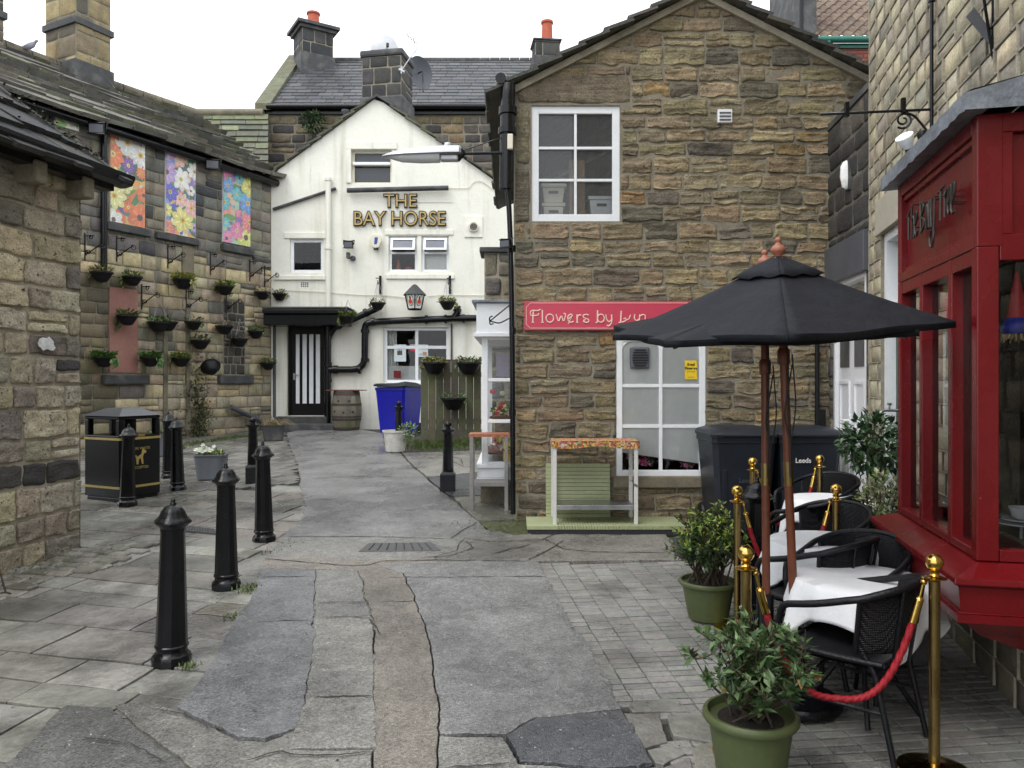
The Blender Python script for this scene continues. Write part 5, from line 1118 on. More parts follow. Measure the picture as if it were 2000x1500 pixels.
# flower panels: painted boards
def mural(i, r_, seed, bgc, pal, label):
    rng = R(seed); a, b, c, d = r_; t = tag_ = None; m = MB(); m.fbox(FM, a, b, c, d, -.02, .03)
    base = tag(m.build('painted_panel', M['white_plastic']), label, 'mural'); base['group'] = 'painted flower panels between the stone slate roof and the sills'
    m = MB(); w = b-a; h_ = d-c; lay = [.0312]
    clp = lambda u, v: (min(b-.004, max(a+.004, u)), min(d-.004, max(c+.004, v)))
    wash = lambda cc: tuple(.80*x+.115 for x in cc)
    def poly(pts, col): col = wash(col); m.add([FM.p(*clp(*p_), lay[0]) for p_ in pts], [tuple(range(len(pts)))], col); lay[0] += .00003
    nx_, ny_ = 7, 20
    for x in range(nx_):
        for y in range(ny_):
            u0_, u1_ = a+w*x/nx_, a+w*(x+1)/nx_; v0_, v1_ = c+h_*y/ny_, c+h_*(y+1)/ny_
            k = int(float(fbm(x*.30+seed, y*.16, seed))*len(bgc)*1.6) % len(bgc); m.add([FM.p(u0_, v0_, .031), FM.p(u1_, v0_, .031), FM.p(u1_, v1_, .031), FM.p(u0_, v1_, .031)], [(0, 1, 2, 3)], wash(jit(rng, bgc[k], .12)))
    def blob(u, v, r, col, ky=1.): poly([(u+r*math.cos(t_)*rng.uniform(.85, 1.1), v+r*ky*math.sin(t_)*rng.uniform(.85, 1.1)) for t_ in np.linspace(0, 6.283, 13)[:-1]], col)
    def leafp(u, v, L_, ang, col): poly([(u+math.cos(ang)*L_*s+math.cos(ang+1.57)*o, v+math.sin(ang)*L_*s+math.sin(ang+1.57)*o) for s, o in ((0, 0), (.3, L_*.16), (.7, L_*.13), (1, 0), (.7, -L_*.13), (.3, -L_*.16))], col)
    def flower(u, v, r, col, n, cen):
        a0 = rng.random()
        for k in range(n):
            t_ = a0+6.283*k/n; cc = jit(rng, col, .18); poly([(u+math.cos(t_)*r*s+math.cos(t_+1.57)*o*r, v+math.sin(t_)*r*s+math.sin(t_+1.57)*o*r) for s, o in ((.05, 0), (.45, 2.2/n), (.8, 2.0/n), (1., .6/n), (1., -.6/n), (.8, -2.0/n), (.45, -2.2/n))], cc)
            poly([(u+math.cos(t_)*r*s+math.cos(t_+1.57)*o*r, v+math.sin(t_)*r*s+math.sin(t_+1.57)*o*r) for s, o in ((.1, .01), (.65, .05), (.7, 0), (.65, -.05))], tuple(min(1, x*1.5+.06) for x in cc))
        blob(u, v, r*.24, cen); blob(u, v, r*.12, tuple(x*.4 for x in cen))
    for _ in range(26): leafp(a+w*rng.random(), c+h_*rng.random(), rng.uniform(.2, .5), rng.random()*6.28, jit(rng, rng.choice([(.03, .22, .07), (.02, .12, .05), (.10, .30, .05), (.03, .15, .20)]), .2))
    for _ in range(22): blob(a+w*rng.random(), c+h_*rng.random(), rng.uniform(.015, .05), jit(rng, rng.choice(pal), .2), rng.uniform(.6, 2))
    for k in range(13): flower(a+w*((.08, .9, .5)[k % 3]+.16*(rng.random()-.5)), c+h_*(k+.5*rng.random()+.2)/13, rng.uniform(.10, .27), rng.choice(pal), rng.choice([5, 6, 8, 11]), rng.choice([(.75, .5, .05), (.1, .03, .06), (.8, .7, .2)]))
    m.build('painting', M['multi'], base)
WH = (.80, .78, .72)
mural(0, mur[0], 3, [(.35, .55, .12), (.7, .7, .3)], [(.75, .7, .3), (.2, .5, .1), WH], 'green and yellow flower panel half hidden by the front roof, farthest left')
mural(1, mur[1], 12, [(.06, .32, .10), WH, (.75, .33, .05), (.70, .42, .10), (.65, .16, .03)], [(.72, .16, .03), (.8, .35, .04), (.15, .05, .30), WH, (.28, .04, .05), (.75, .72, .3), (.8, .2, .05)], 'flower panel with orange and dark purple blooms on green and orange')
mural(2, mur[2], 23, [(.75, .72, .55), (.08, .10, .55), (.32, .18, .5), (.75, .40, .15), (.2, .3, .7)], [(.06, .08, .5), WH, (.75, .68, .2), (.75, .20, .16), (.45, .3, .6), (.8, .45, .4)], 'flower panel with deep blue, cream and coral blooms, middle of the wall')
mural(3, mur[3], 36, [(.30, .13, .45), (.15, .35, .6), (.75, .25, .2), (.7, .45, .3), (.35, .55, .4)], [(.75, .20, .22), (.10, .30, .65), (.70, .72, .15), (.65, .18, .35), (.8, .35, .12), (.1, .45, .5)], 'flower panel with pink, blue and lime blooms nearest the white pub')
for (x, y, lb) in ((190, 252, 'black floodlight under the eaves left of the orange flower panel'), (416, 322, 'black floodlight under the eaves between the blue and pink flower panels')):
    q = FM.p(*FM.uv(x, y, .25), .25); f_ = flood(q, lb, 1.25, rz_m-.9, back=.3); f_['group'] = 'floodlights under the eaves of the flower panel building'

# wall brackets and hanging baskets
def scroll_bracket(p, ux, hgt, label, grp):
    t = thing('scroll_bracket', p, label, 'bracket', grp); ux = Vector(ux); uz = Vector((0, 0, 1)); m = MB(); L_ = hgt*.62
    m.tube([Vector((0, 0, 0)), Vector((0, 0, hgt))], .012, 5); m.build('back_bar', M['black_iron'], t)
    m = MB(); m.tube([uz*hgt*.18, ux*L_*.55+uz*hgt*.48, ux*L_*.9+uz*hgt*.66], .010, 5)
    m.tube(spiral(ux*L_*.92+uz*hgt*.58, ux, uz, .012, hgt*.12, .4, 1.3), .008, 4); m.tube(spiral(ux*L_*.18+uz*hgt*.30, ux, uz, .012, hgt*.10, 2, 1.3), .008, 4); m.tube(spiral(ux*L_*.3+uz*hgt*.86, ux, uz, .012, hgt*.08, 1, 1.2), .007, 4); m.tube([uz*hgt*.9, ux*L_*.5+uz*hgt*.93], .008, 4)
    m.build('scroll', M['black_iron'], t); return t
br = [(166, 508, 'scroll bracket on the sooty wall edge behind the front building'), (228, 511, 'scroll bracket under the sill of the orange flower panel'), (328, 524, 'scroll bracket under the sill of the blue flower panel'), (411, 537, 'scroll bracket left of the sill under the pink flower panel'), (488, 549, 'inner scroll bracket right of the sill under the pink flower panel'), (517, 560, 'scroll bracket on the wall corner nearest the pub'), (277, 604, 'scroll bracket above the double basket, right of the pink board'), (364, 611, 'scroll bracket under the yellow green basket in mid wall'), (442, 613, 'scroll bracket under the far trailing basket by the infilled window')]
for x, y, lb in br: scroll_bracket(FM.p(*FM.uv(x, y, .02), .02), FM.n*.55+FM.u*.83, .46, 'black iron '+lb, 'scroll brackets on the sooty stone wall')
def bowl_mesh(r, half=False):
    m = MB(); m.lathe([(.012, -r*.98), (r*.42, -r*.92), (r*.50, -r*.86), (r*.74, -r*.5), (r*.92, -r*.16), (r*.97, -.02), (r*1.05, -.018), (r*1.05, .008), (r*.96, .008), (r*.93, -.03), (0, -.045)], 14, fl=lambda a, z: .015*math.cos(7*a)); return m
YG = [(.24, .25, .05), (.32, .32, .07), (.15, .19, .04)]; LG = [(.07, .16, .03), (.11, .21, .04), (.05, .11, .025)]; BR = [(.15, .12, .06), (.10, .08, .04)]
# px centre, rim y, width px, plant palette, amount, trailing, chains, label
BK = [(199, 532, 42, YG+BR, 60, .5, 0, 'basket with thin yellow straggle, top row beside the black downpipe'), (259, 541, 38, LG+YG, 90, .9, 0, 'basket with a trailing sprig above the pink board'), (358, 546, 42, YG, 260, .2, 0, 'basket full of yellow green sedum under the blue flower panel'), (439, 560, 36, YG+LG, 170, .3, 0, 'basket with lime growth leaning right, under the pink flower panel'),
      (513, 571, 32, BR, 14, .1, 1, 'nearly bare basket on the wall corner, top row'), (546, 574, 29, BR+YG, 40, .6, 0, 'basket with dry wisps just beside the porch roof'), (249, 617, 40, LG+BR, 150, 1.2, 0, 'basket with trailing strands in front of the pink board'), (310, 630, 42, LG, 70, .3, 1, 'basket on pale chains right of the pink board, front of a pair'), (328, 629, 38, BR, 12, .2, 0, 'bare basket half hidden behind the chained one'),
      (378, 629, 34, BR+LG, 40, .5, 1, 'basket with tangled white cords, middle row'), (438, 637, 35, BR, 18, .1, 0, 'basket with a pale tag left of the infilled window, middle row'), (500, 647, 32, LG+BR, 70, .3, 0, 'basket with small green shoots right of the infilled window'), (392, 665, 38, LG+BR, 50, .1, 1, 'low basket hung beneath the tangled cords'), (468, 662, 34, BR, 16, .2, 1, 'basket on chains in front of the infilled window'),
      (203, 698, 42, LG, 330, .7, 0, 'basket brimming with bright green leaves, bottom row at far left'), (294, 698, 40, LG, 240, .9, 0, 'basket with leaves spilling right, beside the pink board sill'), (354, 700, 36, YG+LG, 210, .3, 0, 'basket with flat lime moss, bottom row centre'), (524, 709, 30, LG+BR, 70, .7, 0, 'basket with a green sprig on the corner beside the pub door')]
def basket(p, r, pal, n, trail, chain, label, grp, seed, up=.42):
    t = thing('hanging_basket', p, label, 'basket', grp); rng = R(seed); bowl_mesh(r).build('bowl', M['black_plastic'], t, 35)
    m = MB(); n = int(n*1.6)+4
    for _ in range(n):
        a_ = rng.random()*6.28; q = r*rng.random()**.5; d = Vector((math.cos(a_)*.6, math.sin(a_)*.6, rng.uniform(.2, 1)))
        p_ = Vector((q*math.cos(a_), q*math.sin(a_), rng.uniform(-.02, .05+r*.18)))
        if trail and rng.random() < trail*.3: s_ = R(seed+1).choice([-1, 1]); p_ = Vector((s_*r*rng.uniform(.85, 1.12), rng.gauss(0, r*.3), -abs(rng.gauss(0, r*.45*max(.6, trail))))); d = Vector((s_*.4, -.3, -.8))
        m.leaf(p_, d, (rng.gauss(0, .5), rng.gauss(0, .5), 1), rng.uniform(.045, .09), rng.uniform(.022, .042), jit(rng, rng.choice(pal), .35))
    for _ in range(max(5, n//14)):
        a_ = rng.random()*6.28; m.tube([(0, 0, -.04), (r*.5*math.cos(a_), r*.5*math.sin(a_), r*.25), (r*rng.uniform(.8, 1.1)*math.cos(a_), r*.9*math.sin(a_), r*rng.uniform(.2, .6))], .003, 4, (.13, .10, .05))
    m.build('plant', M['leaf'], t)
    if chain:
        m = MB()
        for k in range(3): a_ = k*2.094+.4; m.tube([(r*math.cos(a_), r*math.sin(a_), 0), (0, 0, up)], .0035, 4)
        m.build('chain', M['dish_grey'], t)
    return t
for i, (x, y, w, pal, n, tr, ch_, lb) in enumerate(BK):
    u, v = FM.uv(x, y, .20); q = FM.p(u, v, .20); basket(q, w/1500*q.y*.5*.96, pal, n, tr, ch_, 'black '+lb, 'hanging baskets on the sooty stone wall', 100+i)
# the tilted empty one
u, v = FM.uv(411, 716, .2); q = FM.p(u, v, .2); t = thing('hanging_basket', q, 'black basket tipped on its side so that its round underside shows', 'basket', 'hanging baskets on the sooty stone wall'); t.rotation_euler = Vector((-.45, .62, .60)).to_track_quat('Z', 'Y').to_euler(); bowl_mesh(.185).build('bowl', M['black_plastic'], t, 35)
m = MB(); rng = R(5)
for _ in range(30): m.leaf((rng.gauss(0, .08), rng.gauss(0, .08), rng.uniform(0, .03)), (rng.gauss(0, 1), rng.gauss(0, 1), .4), (0, 0, 1), .06, .02, jit(rng, BR[0], .3))
m.build('plant', M['leaf'], t)
for i, (x, y, w, pal, n, tr, wo_, up, lb) in enumerate(((738, 592, 31, BR+YG, 40, .2, .35, .5, 'basket with dry stems hung left of the pub lantern'), (874, 590, 34, YG+LG, 110, .3, .35, .5, 'basket with short green growth right of the pub lantern'), (679, 618, 32, LG+YG, 200, .7, .62, .35, 'basket of fresh green hung from the porch corner'))):
    q = FP.p(*FP.uv(x, y, wo_), wo_); basket(q, w/1500*q.y*.48, pal, n, tr, 1, 'black '+lb, 'hanging baskets on the white pub', 140+i, up)
for x, lb in ((743, 'left of'), (879, 'right of')):
    t = thing('basket_bracket', FP.p(*FP.uv(x, 574, .01), .01), 'black iron bar bracket holding the basket %s the pub lantern' % lb, 'bracket', 'bar brackets on the pub wall'); m = MB(); m.box(-.025, .025, -.03, .0, 0, .40); m.tube([(0, -.02, .34), (-.03, -.36, .30)], .012, 5); m.tube(spiral(Vector((-.02, -.2, .22)), Vector((0, -1, 0)), Vector((0, 0, 1)), .01, .06, 0, 1.3), .009, 4); m.build('bar', M['black_iron'], t)

# ---------------------------------------------------------------- stone building cut by the left edge
FL_ = Fr((-5.11, 0, 0), (.21, 1)); UC = 6.62*1.0218; EL = 3.50
lb_ = thing('corner_building', FL_.p(5, 0), 'low building of rugged pale stone blocks with a black slate hip roof, far left', 'building')
PAL_L = [(4, (.38, .33, .245)), (3, (.31, .275, .21)), (1.6, (.42, .355, .24)), (.8, (.055, .053, .051)), (1, (.19, .172, .14))]
stone_wall(FL_, 1.2, UC, -.02, EL, [], (.17, .26), (.20, .46), .020, .018, .034, .012, PAL_L, 61, .018, None, wob=.022, dark=lambda u, v: .8 if v < .55 else 1).build('wall', M['stone_block'], lb_, 55, True)
m = panel(FL_, 1.2, UC, -.2, EL, [], -.010); m.build('mortar_bed', M['mortar_pale'], lb_, world=True)
FLE = Fr(FL_.p(UC, 0), -FL_.n)
stone_wall(FLE, 0, 5, 0, EL, [], (.2, .26), (.3, .6), .02, .02, .03, .03, PAL_L, 62, .08).build('end_wall', M['stone_block'], lb_, 55, True)
m = panel(FLE, 0, 5, -.2, EL, []); m.quad(FL_.p(1.2, -.2), FL_.p(1.2, -.2, -5), FL_.p(1.2, EL, -5), FL_.p(1.2, EL)); m.build('end_bed', M['mortar'], lb_, world=True)
C0 = FL_.p(UC+.16, EL-.035, .27); hip = lambda t_: C0+(-FL_.n-FL_.u)*t_+Vector((0, 0, .93*t_))
M_ = 3.0
sl_m = MB(); E0 = FL_.p(.6, EL-.035, .27); slates(E0, C0, FL_.p(.6, EL-.035, .27)-FL_.n*M_+Vector((0, 0, .93*M_)), hip(M_), 12, (.18, .38), .042, 81, SL_B, 0, .03, sl_m)
E2 = C0-FL_.n*6; slates(C0, E2, hip(M_), E2-FL_.u*M_+Vector((0, 0, .93*M_)), 13, (.3, .55), .03, 82, SL_B, 0, .01, sl_m)
rf = sl_m.build('roof', M['slate_black'], lb_, world=True)
m = MB(); rng = R(71)
def moss(mb, p, n, sp, rng, up=Vector((0, 0, 1)), L_=.035):
    for _ in range(n): mb.leaf(p+Vector((rng.gauss(0, sp), rng.gauss(0, sp), rng.uniform(-.01, .02))), (rng.gauss(0, 1), rng.gauss(0, 1), rng.uniform(0, .8)), (0, 0, 1), L_*rng.uniform(.5, 1.3), L_*.7, jit(rng, rng.choice([(.035, .037, .018), (.045, .046, .022), (.025, .025, .018), (.06, .062, .022)]), .3))
for k in range(90): moss(m, hip(M_*rng.random()*.55)+Vector((0, 0, .03)), 9, .03, rng)
for k in range(90):
    u_ = rng.uniform(2.5, UC); t_ = rng.uniform(.05, 1.2); moss(m, FL_.p(u_, EL+.025, .27)-FL_.n*t_+Vector((0, 0, .93*t_)), 6, .03, rng)
o = m.build('moss', M['leaf'], rf, world=True); o['kind'] = 'stuff'
m = MB()
for k in range(9):
    a_, b_ = hip(M_*k/9-.02), hip(M_*(k+.97)/9); m.tube([a_+Vector((0, 0, .0)), b_+Vector((0, 0, .012))], .04, 6)
m.build('hip_tile', M['slate_black'], rf, 40, True)
for o in (COL.objects['hip_tile'],):
    at = o.data.attributes.new('tint', 'FLOAT_COLOR', 'FACE'); a_ = np.tile(np.array([.05, .05, .045, 1], np.float32), len(o.data.polygons)); at.data.foreach_set('color', a_)
m = MB(); prof = [(.13, -.0), (.13, -.03), (.10, -.085), (.03, -.10), (-.02, -.10), (-.02, .02)]
gv = lambda u: [FL_.p(u, EL+.02+z, .19+w) for w, z in prof]
m.grid([gv(1.0), gv(UC+.28)]); m.add(gv(UC+.28), [tuple(range(6))]); m.fbox(FL_, 1.0, UC+.2, EL-.12, EL-.02, .05, .17); m.build('gutter', M['black_gloss'], lb_, world=True)
m = MB(); 
for x in (66, 160): u = FL_.uv(x, 350, .12)[0]; m.fbox(FL_, u-.06, u+.06, EL-.26, EL-.08, -.05, .20)
m.builds('corbel', M['stone_plain'], lb_, world=True, bevel=.02)
t = thing('garden_hoop', G(12, 1160), 'thin bent rusty wire stake against the left wall foot', 'wire'); m = MB(); m.tube([(0, 0, 0), (-.04, .02, .09), (-.10, .05, .22)], .006, 6); m.tube([(.05, -.03, .01), (0, 0, .01), (-.2, -.15, .0)], .007, 6); m.build('wire', M['twig'], t)
m = MB(); rng = R(3); u_, v_ = FL_.uv(92, 672, .035)
m.add([FL_.p(u_, v_, .040)]+[FL_.p(u_+.10*math.cos(a_)*rng.uniform(.55, 1.15), v_+.065*math.sin(a_)*rng.uniform(.6, 1.15), .034) for a_ in np.linspace(0, 6.283, 17)[:-1]], [(0, k+1, (k+1) % 16+1) for k in range(16)]); m.build('lime_splash', mat('lime', (.62, .63, .62), .9, var=.3, vs=14, bump=.6, bs=60), lb_, world=True, label='white lime splash on one block')
# pigeon on the far ridge
t = thing('pigeon', W(58, 92, 14.6), 'small pale grey pigeon sitting on the mossy ridge by the left chimneys', 'bird'); m = MB()
m.grid([[Vector((x, r_*math.cos(a_), z+r_*1.05*math.sin(a_))) for a_ in np.linspace(0, 6.283, 11)[:-1]] for x, r_, z in ((-.19, .004, -.02), (-.17, .02, -.018), (-.08, .045, .0), (0, .062, .02), (.07, .052, .045), (.105, .032, .085), (.125, .03, .115), (.15, .022, .12), (.16, .008, .118), (.18, .003, .11))], None, True); m.tube([(.0, .02, -.02), (.0, .02, -.08)], .005, 4); m.tube([(.0, -.02, -.02), (.0, -.02, -.08)], .005, 4); m.build('body', mat('feather', (.33, .33, .37), .7, var=.25, vs=12), t, 60)

# ---------------------------------------------------------------- right hand side: dark return wall, ashlar shop, red bay
rb = thing('bistro_building', (3, 3, gz(3)), 'tall pale ashlar building with ribbed pointing behind the red bay window', 'building')
FR_ = Fr((3.08, 6.6, 0), (-.227, -1)); wy = lambda y: (6.6-y)*1.0255
bh = (wy(4.43), wy(3.29), .95, 2.80); dh = (wy(6.26), wy(5.35), .30, FR_.uv(1735, 447)[1])
PAL_R = [(4, (.49, .43, .30)), (3, (.42, .375, .275)), (2, (.34, .31, .24)), (1.5, (.54, .465, .32))]
rib = MB()
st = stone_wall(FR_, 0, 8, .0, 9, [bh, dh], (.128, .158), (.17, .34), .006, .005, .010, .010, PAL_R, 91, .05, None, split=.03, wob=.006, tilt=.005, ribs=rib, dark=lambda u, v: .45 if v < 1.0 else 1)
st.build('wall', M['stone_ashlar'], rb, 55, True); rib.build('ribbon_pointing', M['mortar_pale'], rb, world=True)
m = panel(FR_, 0, 8, -.2, 9, [bh, dh], -.004, None, .3, .5); m.build('mortar_bed', M['mortar'], rb, world=True)
FRE = Fr((6.0, 6.6, 0), (-1, 0)); FRE = Fr((3.08, 6.6, 0), (1, 0, 0)); m = MB(); m.quad((3.08, 6.6, 4.0), (3.08, 6.6, 9), (9, 6.6, 9), (9, 6.6, 4.0)); m.quad((3.08, 6.6, 9), FR_.p(8, 9), FR_.p(8, 9, -6), (9, 6.6, 9)); m.build('side_wall', M['stone_plain'], rb, world=True)
a, b, c, d = dh
m = MB(); m.fbox(FR_, a-.10, b+.05, d+.0, d+.28, -.02, .022); m.build('lintel', mat('lintel_cream', (.42, .39, .31), .8, var=.1, bump=.2), rb, world=True, bevel=.006)
m = MB(); m.fbox(FR_, a, a+.07, c, d, -.14, -.03); m.fbox(FR_, a+.07, b, d-.07, d, -.14, -.031); m.fbox(FR_, b-.06, b, c, d-.07, -.14, -.03); m.fbox(FR_, a+.07, b-.06, c+1.95, c+2.02, -.14, -.035); fr2 = m.build('door_frame', M['white_paint'], rb, world=True)
m = MB(); m.fbox(FR_, a+.07, b-.06, c, c+1.95, -.15, -.10); m.build('green_door', M['door_green'], fr2, world=True)
m = MB(); m.quad(*[FR_.p(u, v, -.12) for u, v in ((a+.07, c+2.02), (b-.06, c+2.02), (b-.06, d-.07), (a+.07, d-.07))]); m.build('pane', M['glass_hazy'], fr2, world=True); m = MB(); m.quad(*[FR_.p(u, v, -.28) for u, v in ((a, c), (b, c), (b, d), (a, d))]); m.build('backing', M['grey_panel'], fr2, world=True)
m = MB(); u = a+.2; z = FR_.uv(1722, 800)[1]; m.tube(bend([FR_.p(u, z, -.1), FR_.p(u, z, .02), FR_.p(u+.02, z-.02, .05), FR_.p(u+.03, z-.07, .05)]), .012, 8); m.tube([FR_.p(u-.04, z+.05, -.02), FR_.p(u+.05, z+.05, -.02)], .010, 6); m.tube([FR_.p(u, z, -.02), FR_.p(u, z+.05, -.02)], .009, 6); tag(m.build('water_tap', M['steel'], smooth=60), 'chrome garden tap on the green door beside the red bay', 'tap')
# dark return wall
FD = Fr((3.205, 7.78, 0), (-.125, -1.18)); DL = math.hypot(.125, 1.18)-.012
dw = thing('return_wall', FD.p(.5, 0), 'soot black stone return wall with a white double door, right of the shop gable', 'wall')
dr_h = (FD.uv(1628, 720)[0], FD.uv(1692, 720)[0], gz(7.1), 2.68); lp = FD.rect(1613, 498, 1697, 542); lp = (.03, lp[1], dr_h[3]-.02, dr_h[3]+.34)
PAL_D = [(3, (.040, .038, .035)), (2, (.06, .055, .047)), (.9, (.12, .105, .08))]
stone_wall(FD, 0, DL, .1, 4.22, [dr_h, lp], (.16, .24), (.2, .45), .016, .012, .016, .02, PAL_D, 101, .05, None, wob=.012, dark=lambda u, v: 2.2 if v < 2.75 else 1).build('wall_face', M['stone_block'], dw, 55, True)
m = panel(FD, 0, DL, -.1, 4.22, [dr_h], 0, None, .12, .5); m.build('mortar_bed', mat('mortar_dark', (.13, .12, .10), .9, var=.4, vs=3, bump=.4), dw, world=True)
m = MB(); m.fbox(FD, 0, DL, 4.222, 4.28, -1.2, .02); m.build('coping', M['stone_dark'], dw, world=True)
m = MB(); m.fbox(FD, lp[0], lp[1], lp[2], lp[3], 0, .05); tag(m.build('blank_sign', M['grey_panel'], bevel=.006), 'blank dark grey sign board over the white double door', 'sign')
a, b, c, d = dr_h; t = thing('double_door', FD.p(a, c, -.05), 'tall white panelled double door in the sooty return wall', 'door')
m = MB(); m.fbox(FD, a, a+.05, c, d, -.10, 0); m.fbox(FD, b-.05, b, c, d, -.10, 0); m.fbox(FD, a+.05, b-.05, d-.06, d, -.10, 0); m.fbox(FD, a+.05, b-.05, c+2.0, c+2.05, -.10, -.004); m.build('frame', M['white_plastic'], t, world=True, bevel=.004)
mid = (a+b)/2
for x0, x1 in ((a+.052, mid-.003), (mid+.003, b-.052)):
    m = MB(); m.fbox(FD, x0, x1, c+.01, c+1.998, -.08, -.03); w_ = x1-x0
    for z0_, z1_ in ((c+.12, c+.80), (c+.92, c+1.42)):
        for q0, q1, q2, q3 in ((x0+.06, x1-.06, z0_, z0_+.03), (x0+.06, x1-.06, z1_-.03, z1_), (x0+.06, x0+.09, z0_+.03, z1_-.03), (x1-.09, x1-.06, z0_+.03, z1_-.03)): m.fbox(FD, q0, q1, q2, q3, -.03, -.018)
    for k in range(5): xx = x0+.10+(w_-.2)*k/4; m.fbox(FD, xx-.003, xx+.003, c+.16, c+.76, -.03, -.026)
    lf = m.build('door_leaf', M['white_plastic'], t, world=True); m = MB(); m.fbox(FD, x0+.07, x1-.07, c+1.55, c+1.92, -.03, -.024); m.build('pane', M['room'], lf, world=True)
m = MB(); z = c+1.02
for x in (mid-.05, b-.10): m.fbox(FD, x-.012, x+.012, z-.12, z+.08, -.03, -.016); m.tube([FD.p(x, z+.03, -.02), FD.p(x, z+.03, .03), FD.p(x-.10, z+.03, .03)], .010, 6)
m.builds('handle', M['white_plastic'], t, world=True); m = MB(); m.quad(*[FD.p(u, v, -.085) for u, v in ((a, c), (b, c), (b, d), (a, d))]); m.build('fanlight', M['glass_hazy'], t, world=True)
u, v = FD.uv(1655, 342, .03); t = thing('bulkhead_lamp', FD.p(u, v, .03), 'long cream bulkhead lamp on the sooty wall above the blank sign', 'lamp'); m = MB(); m.grid([[FD.p(u, 0, .03+.10*math.cos(a_)*k)-Vector((0, 0, 0))+FD.u*.05*math.sin(a_)*k+Vector((0, 0, v+z))-t.location for a_ in np.linspace(-1.57, 1.57, 7)] for z, k in ((-.13, .2), (-.11, .5), (-.02, .66), (.08, .62), (.12, .4), (.135, .15))]); m.build('diffuser', M['bulb_white'], t, 60); m = MB(); m.fbox(FD, u-.045, u+.045, v-.14, v+.14, .0, .035); m.build('back_plate', M['stone_dark'], t, world=True)
u, v = FD.uv(1633, 655, .1); t = thing('canister_lamp', FD.p(u, v, .12), 'pale round wall lamp at the top of the white double door', 'lamp'); m = MB(); m.lathe([(.03, -.07), (.06, -.05), (.07, .0), (.06, .06), (0, .07)], 14, Matrix.Rotation(.6, 4, 'Y')); m.build('shade', M['cream_plastic'], t, 50); m = MB(); m.tube([(0, 0, 0), tuple(-FD.n*.13)], .015, 6); m.build('arm', M['alu'], t)
# jamb strip between the two
# red brick house beyond
rh = thing('brick_house', (8, 16, gz(16)), 'red brick house with brown pantiles and a green gutter beyond the shop roof', 'house'); FB_ = Fr((0, 16, 0), (1, 0, 0)); x0 = FB_.uv(1592, 80)[0]; zt = FB_.uv(0, 84)[1]
m = MB(); m.box(x0, 12, 16.02, 20, 0, zt); m.build('mortar_bed', M['mortar_pale'], rh, world=True)
m = MB(); rng = R(9); k = 0; z = zt-2.2
while z < zt-.02:
    x = x0-(.11 if k % 2 else 0); k += 1
    while x < 10.5: m.fbox(FB_, max(x, x0), x+.215, z, z+.066, -.02, 0, jit(rng, (.26, .085, .06), .2)); x += .226
    z += .076
m.build('brickwork', M['brick'], rh, world=True)
m = MB(); rng = R(10); NC, NR = 40, 9; tw = .24
for j in range(NR):
    y0_, y1_ = 15.85+j*.30, 15.85+(j+1.12)*.30; za, zb = zt+.05+j*.235+.045, zt+.05+(j+1.12)*.235
    for i in range(NC):
        col = jit(rng, (.15, .105, .075), .2); prev = None; row = []
        for s in range(7): f_ = s/6; h_ = .045*math.sin(2*math.pi*f_); row.append((x0-.05+(i+f_)*tw, h_))
        m.add([(x, y0_, za+h_) for x, h_ in row]+[(x, y1_, zb+h_) for x, h_ in row]+[(x, y0_+.01, za+h_-.035) for x, h_ in row], [(s, s+1, 8+s, 7+s) for s in range(6)]+[(14+s, 15+s, s+1, s) for s in range(6)], col)
m.build('pantile_roof', M['slate_stone'], rh, 50, True)
m = MB(); m.tube([FB_.p(x0-.08, zt+.02, .12), FB_.p(11, zt+.02, .12)], .07, 10); m.tube([FB_.p(x0+.22, zt+.06, .12), FB_.p(x0+.22, zt-.10, .12)], .06, 8); m.fbox(FB_, x0, 11, zt-.12, zt-.03, .0, .05); m.build('gutter', mat('green_paint', (.01, .12, .085), .4), rh, 50, True)
m = MB(); m.fbox(FB_, x0-.28, x0-.002, zt-3, zt+2.2, -2, .08); m.build('chimney_breast', M['stone_dark'], rh, world=True); m = MB(); m.tube([FB_.p(x0-.33, zt-2, .12), FB_.p(x0-.33, zt+2.2, .12)], .04, 6); m.build('downpipe', M['black_iron'], rh, world=True)
t = thing('gutter_fern', W(1690, 128, 8.2), 'small green fern growing where the shop roof meets the ashlar wall', 'fern'); m = MB(); rng = R(2)
for k in range(16):
    a_ = rng.uniform(-2.9, -.2); L_ = rng.uniform(.08, .2); pr = Vector((0, 0, 0)); el = rng.uniform(.2, 1.1)
    for s in range(9): q = Vector((math.cos(a_)*L_*s/8, math.sin(a_)*L_*s/8, el*L_*s/8-.6*L_*(s/8)**2)); m.leaf(q, (math.sin(a_), -math.cos(a_), .1), (0, 0, 1), .035*(1-s/10), .012, jit(rng, (.09, .16, .03), .3)); m.leaf(q, (-math.sin(a_), math.cos(a_), .1), (0, 0, 1), .035*(1-s/10), .012, jit(rng, (.09, .16, .03), .3))
m.build('foliage', M['leaf'], t)

